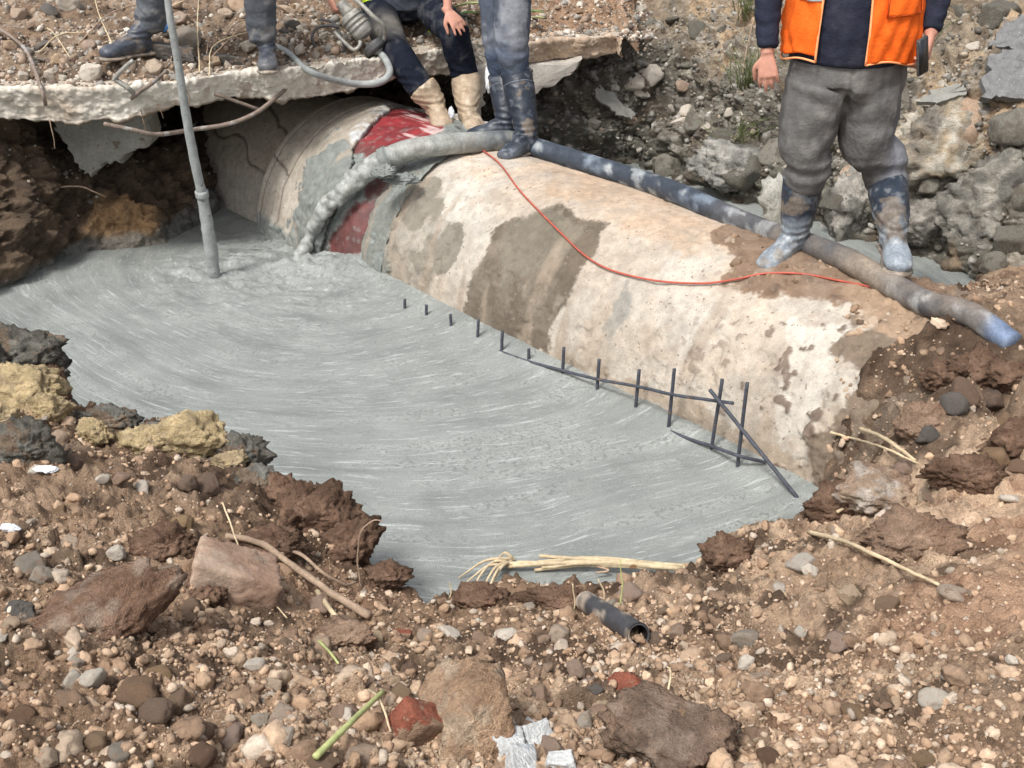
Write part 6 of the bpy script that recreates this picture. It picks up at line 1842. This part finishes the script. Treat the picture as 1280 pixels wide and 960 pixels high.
    rim_ = [ringp(zf + .09, pa, .038), ringp(zf, pa, .038)] + [ringp(zf + .002 * i, pa + (pb2 - pa) * i / 6, .038) for i in range(1, 7)] + [ringp(zf + .09, pb2, .038)]
    V, F = tube(np.array(rim_) - O, .0032, 5); mesh('flap_edge', V, F, mk('flap_edge', (.45, .07, .01), bump=0, rough=.9), v_)
    # rubber boots
    nrm = np.array([0, 0, 1.0])
    boot(root, O, fl + [.03, .06, -.02], at(955, 334, y=fl[1] - .16) - fl, bl + [0, 0, .02], r0=.070, r1=.084, colf=bootcol((.022, .03, .045), (.17, .195, .22), fl[2] + .14, 1, k=.45), up=(-.12, -.22, 1), rings=(.0,), s=1, L=.28)
    b2 = boot(root, O, fr + [.0, .05, -.0], (-.10, -1, -.15), br + [0, 0, .02], r0=.070, r1=.084, colf=bootcol((.022, .03, .045), (.22, .25, .28), fr[2] + .13, 2, k=.5), up=(0, -.10, 1), rings=(.0,), s=2, L=.28)
    lg = at(1122, 240, y=yb - .05)
    for i, w_ in enumerate((.012, .008, .006)):
        V, F = box(lg + np.array([-.012 + .011 * i, 0, 0]), (w_ * .8, .01, .016), rot=Matrix.Rotation(.2, 3, 'Y'))
        mesh('boot_mark', V - O, F, M['paint'], b2)
    # the phone in the right-hand side of the picture
    pc = at(1153, 70, y=yb - .20)
    R3 = np.array(Matrix.Rotation(R(-16), 3, 'Y') @ Matrix.Rotation(R(40), 3, 'Z') @ Matrix.Rotation(R(8), 3, 'X'))
    V, F = box((0, 0, 0), (.070, .010, .145), rot=R3, bev=.12)
    ph = empty('phone', 'dark mobile phone held in the hand of the man in orange', 'phone', pc)
    mesh('case', V, F, M['darkmetal'], ph)
    V, F = box(R3 @ np.array([0, -.0058, 0]), (.062, .002, .134), rot=R3)
    mesh('screen', V, F, M['phone'], ph)
man_orange()

# ---- B: worker in tall black gumboots standing at the hose
def man_gumboots():
    y0 = on_pipe(650, 185, RP)[1]
    O = on_pipe(650, 180, RP)
    root = empty('person', 'worker in muddy jeans and tall black gumboots standing on the pump hose', 'person', O)
    hR = on_pipe(672, 176, RP + .015) + [0, 0, .015]; hL = on_pipe(650, 163, RP + .06)
    W = lambda u, v, y: at(u, v, y=y)
    mR = W(646, 92, y0 + .02); mL = W(630, 96, y0 + .18)
    kR, kL = W(640, 72, y0 + .0), W(626, 74, y0 + .16)
    hipR, hipL = W(640, -60, y0 + .10), W(618, -58, y0 + .22)
    cx, cy = (hipR[0] + hipL[0]) / 2, (hipR[1] + hipL[1]) / 2
    z0 = (hipR[2] + hipL[2]) / 2
    pel = np.array([cx, cy, z0])
    chest = pel + [-.06, -.02, .36]; neck = pel + [-.10, -.04, .56]; head = pel + [-.14, -.06, .74]
    fd = np.array([-.8, -.55, 0]); sdv = np.array([.55, -.8, 0])
    tor = tube([pel - [0, 0, .10], pel, pel + [-.02, 0, .18], chest, neck - [0, 0, .04], neck + [0, 0, .05]], [(.13, .10), (.165, .12), (.15, .11), (.185, .12), (.10, .08), (.055, .055)], 22, side=sdv, n=40)
    arms = []; wr = {}
    for k in (-1, 1):
        s_ = chest + sdv * k * .19 + [0, 0, .10]
        e_ = s_ + [-.05, 0, -.27] + sdv * k * .05; w_ = e_ + fd * .20 + [0, 0, -.06]
        wr[k] = (s_, e_, w_)
        arms.append(tube([s_ - sdv * k * .05, s_, e_, w_], [.05, .05, .038, .026], 12, n=30))
    legs = [tube([h_, k_, m_, m_ - [0, 0, .06]], [.09, .06, .046, .038], 14, n=30) for h_, k_, m_ in ((hipR, kR, mR), (hipL, kL, mL))]
    hands = hand_parts(wr[1][2], fd + [0, 0, -.3], -sdv, -1, curl=.4) + hand_parts(wr[-1][2], fd + [0, 0, -.3], sdv, 1, curl=.4)
    fuse('body', [tor] + arms + legs + hands + head_parts(head, fd), .0075, M['skin'], root, O, 2)
    head_extras(head, fd, root, O)
    tr = [tube([pel + [0, 0, -.13], pel + [0, 0, .0], pel + [0, 0, .09]], [(.15, .12), (.185, .14), (.175, .13)], 22, side=sdv, n=16)]
    for h_, k_, m_ in ((hipR, kR, mR), (hipL, kL, mL)):
        tr.append(tube([h_ + [0, 0, .03], h_ * .5 + k_ * .5 + [.0, 0, 0], k_ + [0, 0, .04], m_ + [0, 0, -.02]], [(.105, .12), (.105, .112), (.090, .094), (.074, .076)], 20, n=44))
    def td(P):
        q = P[:, 2] - kR[2]
        return folds(.007, 8, 21)(P) + .004 * np.sin(q * 75 + 6 * fbm(P, 6, 2, 25)) * np.exp(-((q - .03) / .09) ** 2)
    jc = clothcol((.085, .10, .13), (.26, .27, .29), .75, 4, 5)
    def jcol(P):
        c = jc(P); lowm = sstep(P[:, 2] + .06 * fbm(P, 6, 3, 26), kR[2] + .14, kR[2] + .02)
        return mix(c, np.array([[.05, .07, .11]]), lowm * .7)
    fuse('jeans', tr, .008, M['cloth'], root, O, 4, td, jcol)
    sh_ = [tube([pel + [0, 0, .02], pel + [-.02, 0, .18], chest, neck - [0, 0, .03]], [(.185, .14), (.175, .135), (.205, .14), (.10, .09)], 22, side=sdv, n=30)]
    for k in (-1, 1):
        s_, e_, w_ = wr[k]
        sh_.append(tube([s_ - sdv * k * .05, s_, e_, w_ * .9 + e_ * .1], [.065, .066, .052, .038], 14, n=30))
    fuse('shirt', sh_, .01, M['cloth'], root, O, 4, folds(.006, 8, 22), clothcol((.08, .09, .11), (.2, .19, .18), .3, 5))
    bc_ = lambda s: bootcol((.018, .024, .036), (.075, .085, .10), O[2] + .10, s, pale=(.28, .31, .36), k=.55)
    boot(root, O, hR, at(634, 194, y=hR[1] - .19) - hR, mR, r0=.072, r1=.088, colf=bc_(3), up=(-.02, -.06, 1), rings=(.0, -.07), s=3, L=.29)
    boot(root, O, hL, at(594, 160, y=hL[1] - .03) - hL, mL, r0=.070, r1=.086, colf=bc_(4), up=(0, 0, 1), rings=(.0, -.07), s=4, L=.29)
man_gumboots()

# ---- C: worker sitting on the slab in tan boots
def man_seated():
    W = lambda u, v, y: at(u, v, y=y)
    ye = float(np.interp(-.5, slab_path[:, 0], slab_path[:, 1]))
    O = np.array([-.62, ye + .12, ZS])
    root = empty('person', 'worker in black trousers and tan boots sitting on the slab edge', 'person', O)
    fL = on_pipe(545, 150, .72) ; fR = on_pipe(588, 147, RP + .04)
    yk = ye - .16
    kL, kR = W(492, 62, yk - .0), W(566, 40, yk + .02)
    bL, bR = W(528, 110, min(yk + .02, fL[1])), W(583, 100, yk + .10)
    hipL, hipR = W(470, 8, ye + .28), W(535, 4, ye + .30)
    pel = (hipL + hipR) / 2 + [0, .04, .03]
    chest = pel + [.0, -.02, .36]; neck = pel + [.02, -.08, .55]; head = pel + [.03, -.13, .72]
    sdv = np.array([1.0, 0, 0]); fd = np.array([.15, -1, 0])
    tor = tube([pel - [0, 0, .08], pel, pel + [0, .0, .18], chest, neck - [0, 0, .04], neck + [0, 0, .05]], [(.14, .12), (.185, .15), (.18, .15), (.19, .13), (.10, .08), (.055, .055)], 22, side=sdv, n=40)
    sR, sL = chest + [.20, 0, .10], chest + [-.20, 0, .10]
    wR = W(560, 14, yk - .02); wL = W(412, -4, yk + .05)
    eR = W(556, -55, yk + .14); eL = W(415, -70, yk + .20)
    arms = [tube([sR - [.05, 0, 0], sR, eR, wR], [.052, .05, .040, .025], 12, n=34), tube([sL + [.05, 0, 0], sL, eL, wL], [.052, .05, .040, .025], 12, n=34)]
    legs = [tube([h_, k_, b_, b_ * .8 + f_ * .2], [.09, .06, .046, .038], 14, n=30) for h_, k_, b_, f_ in ((hipL, kL, bL, fL), (hipR, kR, bR, fR))]
    kd = W(600, 44, yk - .05) - wR
    hands = hand_parts(wR, W(582, 42, yk - .10) - wR, np.array([-.10, .75, -.75]), -1, curl=[.16, .2, .24, .26], spread=.14, tcurl=.1, sc=1.08) + hand_parts(wL, (.35, -.1, -1), (.8, .5, .2), -1, curl=.75, sc=1.0)
    fuse('body', [tor] + arms + legs + hands + head_parts(head, fd), .006, M['skin'], root, O, 2)
    head_extras(head, fd, root, O)
    tr = [tube([pel + [0, 0, -.11], pel + [0, 0, .0], pel + [0, 0, .10]], [(.17, .15), (.21, .18), (.195, .165)], 22, side=sdv, n=16)]
    for h_, k_, b_, in ((hipL, kL, bL), (hipR, kR, bR)):
        tr.append(tube([h_ + [0, .05, .0], h_ * .6 + k_ * .4, k_ + [0, .03, .0], k_ * .75 + b_ * .25, b_ + [0, 0, -.01]], [(.105, .11), (.105, .105), (.092, .092), (.090, .09), (.080, .08)], 20, n=50))
    def td(P):
        q = P[:, 2] - bR[2]
        return folds(.007, 8, 31)(P) + .004 * np.sin(q * 85 + 6 * fbm(P, 6, 2, 35)) * np.exp(-((q - .03) / .07) ** 2)
    tc_ = clothcol((.010, .013, .022), (.13, .13, .13), .28, 6, 8)
    def tcol(P):
        c = tc_(P); d = np.linalg.norm((P - (kL * .7 + hipL * .3)) , axis=1)
        return mix(c, np.array([[.24, .22, .18]]), np.clip(np.exp(-(d / .11) ** 2) * (.9 + fbm(P, 12, 3, 36)), 0, .8))
    fuse('trousers', tr, .0075, M['cloth'], root, O, 4, td, tcol)
    sh_ = [tube([pel + [0, 0, -.02], pel + [0, -.02, .12], pel + [0, -.01, .24], chest, neck - [0, 0, .03]], [(.212, .185), (.215, .19), (.21, .175), (.215, .15), (.10, .09)], 24, side=sdv, n=36),
           tube([sR - [.05, 0, 0], sR, sR * .5 + eR * .5], [.068, .068, .062], 14, n=20), tube([sL + [.05, 0, 0], sL, sL * .5 + eL * .5], [.068, .068, .062], 14, n=20)]
    fuse('shirt', sh_, .008, M['cloth'], root, O, 4, folds(.006, 8, 33), clothcol((.075, .085, .105), (.15, .15, .16), .35, 7))
    # open yellow vest: one curved panel down each side
    for k in (-1, 1):
        V = []
        for i in range(16):
            a_ = k * (.78 + .80 * i / 15)
            for j in range(26):
                f = j / 25; c_ = pel + (chest - pel) * (f * 1.15 - .02) + [0, -.012, 0]
                V.append(c_ + np.array([math.sin(a_) * .248, -math.cos(a_) * (.222 - .04 * f), .0]) + [0, 0, -.175 + .012 * math.sin(i)])
        o = mesh('vest_panel', np.array(V) - O, grid_faces(16, 26), M['hivis'], root)
        s_ = o.modifiers.new('t', 'SOLIDIFY'); s_.thickness = .006
    tan = lambda s: bootcol((.29, .20, .135), (.34, .26, .18), O[2], s, pale=(.44, .37, .28), k=.5)
    boot(root, O, fL + [-.015, .05, -.0], W(556, 164, fL[1] - .2) - fL, bL, colf=tan(5), r0=.078, r1=.094, fs=1.4, rings=False, s=5, L=.27, up=(-.05, -.2, 1), sole_mat=M['rubber'])
    boot(root, O, fR + [-.01, .08, 0], np.array([.30, -1, 0]), bR, colf=tan(6), r0=.078, r1=.094, fs=1.4, rings=False, s=6, L=.26, up=(0, -.1, 1), sole_mat=M['rubber'])
    # the machine he holds, standing on the slab
    m0 = W(432, 12, yk + .02); m1 = W(470, 60, yk - .04)
    ax = (m1 - m0) / np.linalg.norm(m1 - m0)
    mr = empty('vibrator_motor', 'muddy grey motor of a concrete vibrator held by the seated worker', 'machine', m0)
    V, F = tube(np.array([m0 + ax * .03, m0 + ax * .05, m0 + ax * .15, m0 + ax * .19]) - m0, [(.050, .045), (.068, .062), (.070, .064), (.056, .05)], 18, n=20, wob=.003); mesh('motor_housing', V, F, M['metal'], mr)
    V, F = tube(np.array([m0 - ax * .05, m0 + ax * .03]) - m0, [.034, .040], 14, n=8, wob=.002); mesh('switch_box', V, F, M['metal'], mr)
    for q in (.06, .09, .12):
        V, F = tube(np.array([m0 + ax * q, m0 + ax * (q + .012)]) - m0, .074, 18, n=3); mesh('cooling_rib', V, F, M['metal'], mr)
    V, F = tube(np.array([m1 - ax * .03, m1 + ax * .012]) - m0, .076, 22, n=6, wob=.001); mesh('end_flange', V, F, M['darkmetal'], mr)
    V, F = tube(np.array([m1 + ax * .005, m1 + ax * .035]) - m0, [.045, .030], 18, n=6); mesh('hose_socket', V, F, M['metal'], mr)
    V, F = tube(np.array([W(440, -4, yk - .02), W(452, 6, yk - .08), W(466, 20, yk - .11), W(479, 32, yk - .10), W(481, 46, yk - .06), W(474, 60, yk - .03)]) - m0, .0135, 10, n=40); mesh('handle_frame', V, F, M['metal'], mr)
    V, F = tube(np.array([W(418, 40, yk - .02), W(430, 52, yk - .06), W(442, 62, yk - .08), W(450, 56, yk - .06), W(449, 44, yk - .02)]) - m0, .012, 10, n=30); mesh('lower_handle', V, F, M['metal'], mr)
    hs_ = [m1 + ax * .02, W(483, 76, yk - .12), W(487, 92, yk - .16), W(474, 103, yk - .19), frontp(448, 105, -.10), frontp(415, 99, -.07), frontp(385, 88, -.03), rp(364, 75, .03), rp(350, 64, .02), rp(338, 60, .02)]
    V, F = tube(np.array(hs_) - m0, [.018, .021, .022, .022, .021, .019, .018, .017, .016, .016], 14, n=110, wob=.001); mesh('hose_line', V, F, M['mortar_dry'], mr)
    cb = [W(424, 34, yk + .04), W(408, 32, yk + .02), W(395, 36, yk + .02), W(390, 47, yk), W(396, 60, yk), W(410, 68, yk), W(426, 66, yk), W(430, 56, yk), W(418, 30, yk + .08), W(400, 24, yk + .3)]
    V, F = tube(np.array(cb) - m0, .0085, 8, n=90); o = mesh('power_cable', V, F, M['darkmetal'], mr)
man_seated()

# ---- D: worker in lace-up boots at the left with his feet apart
def man_laces():
    W = lambda u, v, y: at(u, v, y=y)
    gL, gR = on_rub(176, 72), frontp(333, 86, .05)
    gR = np.array([gR[0], gR[1], ZS + .01])
    O = (gL + gR) / 2
    root = empty('person', 'worker in muddy trousers and blue black lace boots standing astride on the slab', 'person', O)
    y1, y2 = gL[1] + .05, gR[1] + .08
    aL, aR = W(188, 38, y1 + .03), W(328, 52, y2)
    kL, kR = W(196, -48, y1 - .02), W(322, -48, y2 - .04)
    pel = (gL + gR) / 2 + np.array([0, .10, .88])
    hipL, hipR = pel + [-.10, 0, -.04], pel + [.10, 0, -.04]
    fd = np.array([-.1, -1, 0]); sdv = np.array([1.0, 0, 0])
    chest = pel + [0, -.10, .34]; neck = pel + [0, -.17, .52]; head = pel + [0, -.24, .68]
    tor = tube([pel - [0, 0, .10], pel, pel + [0, -.03, .18], chest, neck - [0, 0, .04], neck + [0, -.01, .05]], [(.13, .11), (.17, .12), (.155, .115), (.185, .12), (.10, .08), (.055, .055)], 22, side=sdv, n=40)
    hd = at(202, -70, y=6.3)
    arms = []; wr = {}
    for k in (-1, 1):
        s_ = chest + sdv * k * .19 + [0, 0, .10]
        w_ = np.array([-1.80, 6.35, 2.62]) if k == -1 else np.array([-1.72, 6.36, 2.44])
        if k == -1: w_ = at(196, -185, y=6.15) + [.0, .10, 0]
        else: w_ = at(206, -130, y=6.15) + [.05, .08, 0]
        dd = w_ - s_; L_ = np.linalg.norm(dd); w_ = s_ + dd / L_ * min(L_, .60)
        e_ = (s_ + w_) / 2 + [k * .05, 0, -.06]
        wr[k] = (s_, e_, w_)
        arms.append(tube([s_ - sdv * k * .05, s_, e_, w_], [.05, .05, .038, .026], 12, n=30))
    legs = [tube([h_, k_, a_], [.09, .06, .042], 14, n=30) for h_, k_, a_ in ((hipL, kL, aL), (hipR, kR, aR))]
    hands = []
    for k in (-1, 1):
        s_, e_, w_ = wr[k]; hands += hand_parts(w_, w_ - e_, (0, .3, -1), k, curl=.8)
    fuse('body', [tor] + arms + legs + hands + head_parts(head, fd), .0075, M['skin'], root, O, 2)
    head_extras(head, fd, root, O)
    tr = [tube([pel + [0, 0, -.13], pel, pel + [0, 0, .09]], [(.15, .12), (.19, .14), (.18, .13)], 22, side=sdv, n=16)]
    for h_, k_, a_ in ((hipL, kL, aL), (hipR, kR, aR)):
        tr.append(tube([h_ + [0, 0, .02], h_ * .5 + k_ * .5, k_, k_ * .45 + a_ * .55, a_ + [0, 0, .03], a_ + [0, -.005, -.005]], [(.105, .12), (.105, .11), (.092, .096), (.088, .09), (.080, .085), (.070, .074)], 20, n=54))
    def td(P):
        d = folds(.008, 9, 41)(P)
        for a_ in (aL, aR):
            q = P[:, 2] - a_[2]; near = np.hypot(P[:, 0] - a_[0], P[:, 1] - a_[1]) < .25
            d = d + near * .004 * np.sin(q * 80 + 6 * fbm(P, 6, 2, 45)) * np.exp(-((q - .08) / .09) ** 2)
        return d
    fuse('trousers', tr, .0078, M['cloth'], root, O, 4, td, clothcol((.10, .11, .125), (.27, .26, .25), .8, 8, 6))
    sh_ = [tube([pel + [0, 0, .02], pel + [0, -.03, .18], chest, neck - [0, 0, .03]], [(.19, .14), (.18, .135), (.205, .14), (.10, .09)], 22, side=sdv, n=30)]
    for k in (-1, 1):
        s_, e_, w_ = wr[k]; sh_.append(tube([s_ - sdv * k * .05, s_, e_, w_ * .9 + e_ * .1], [.065, .066, .052, .038], 14, n=30))
    fuse('shirt', sh_, .01, M['cloth'], root, O, 4, folds(.006, 8, 42), clothcol((.10, .11, .13), (.2, .19, .18), .3, 9))
    lace = mk('lace', (.05, .055, .07), bump=.1, rough=.8)
    for (g_, a_, tp, sid, s) in ((gL, aL, W(146, 84, gL[1] - .10), 1, 7), (gR, aR, W(331, 92, gR[1] - .22), 1, 8)):
        d = tp - g_; d[2] = 0; d /= np.linalg.norm(d)
        heel = g_ + np.array([0, .09, 0]) * (1 if s == 8 else .3) - d * (.03 if s == 8 else .05)
        b = boot(root, O, heel, d, a_ + [0, 0, .06], name='boot', colf=bootcol((.045, .052, .068), (.12, .12, .125), O[2] + .02, s, pale=(.22, .22, .22), k=.5), r0=.055, r1=.060, rings=False, s=s, L=.29, sq=1.0, fs=1.2)
        sv = np.cross(d, [0, 0, 1])
        for j in range(4):
            c_ = heel + d * (.085 + .030 * j) + np.array([0, 0, .128 - .020 * j])
            V, F = tube(np.array([c_ - sv * .028 - [0, 0, .008], c_ + [0, 0, .004], c_ + sv * .028 - [0, 0, .008]]) - O, .0035, 6, n=10)
            mesh('lace', V, F, lace, b)
man_laces()
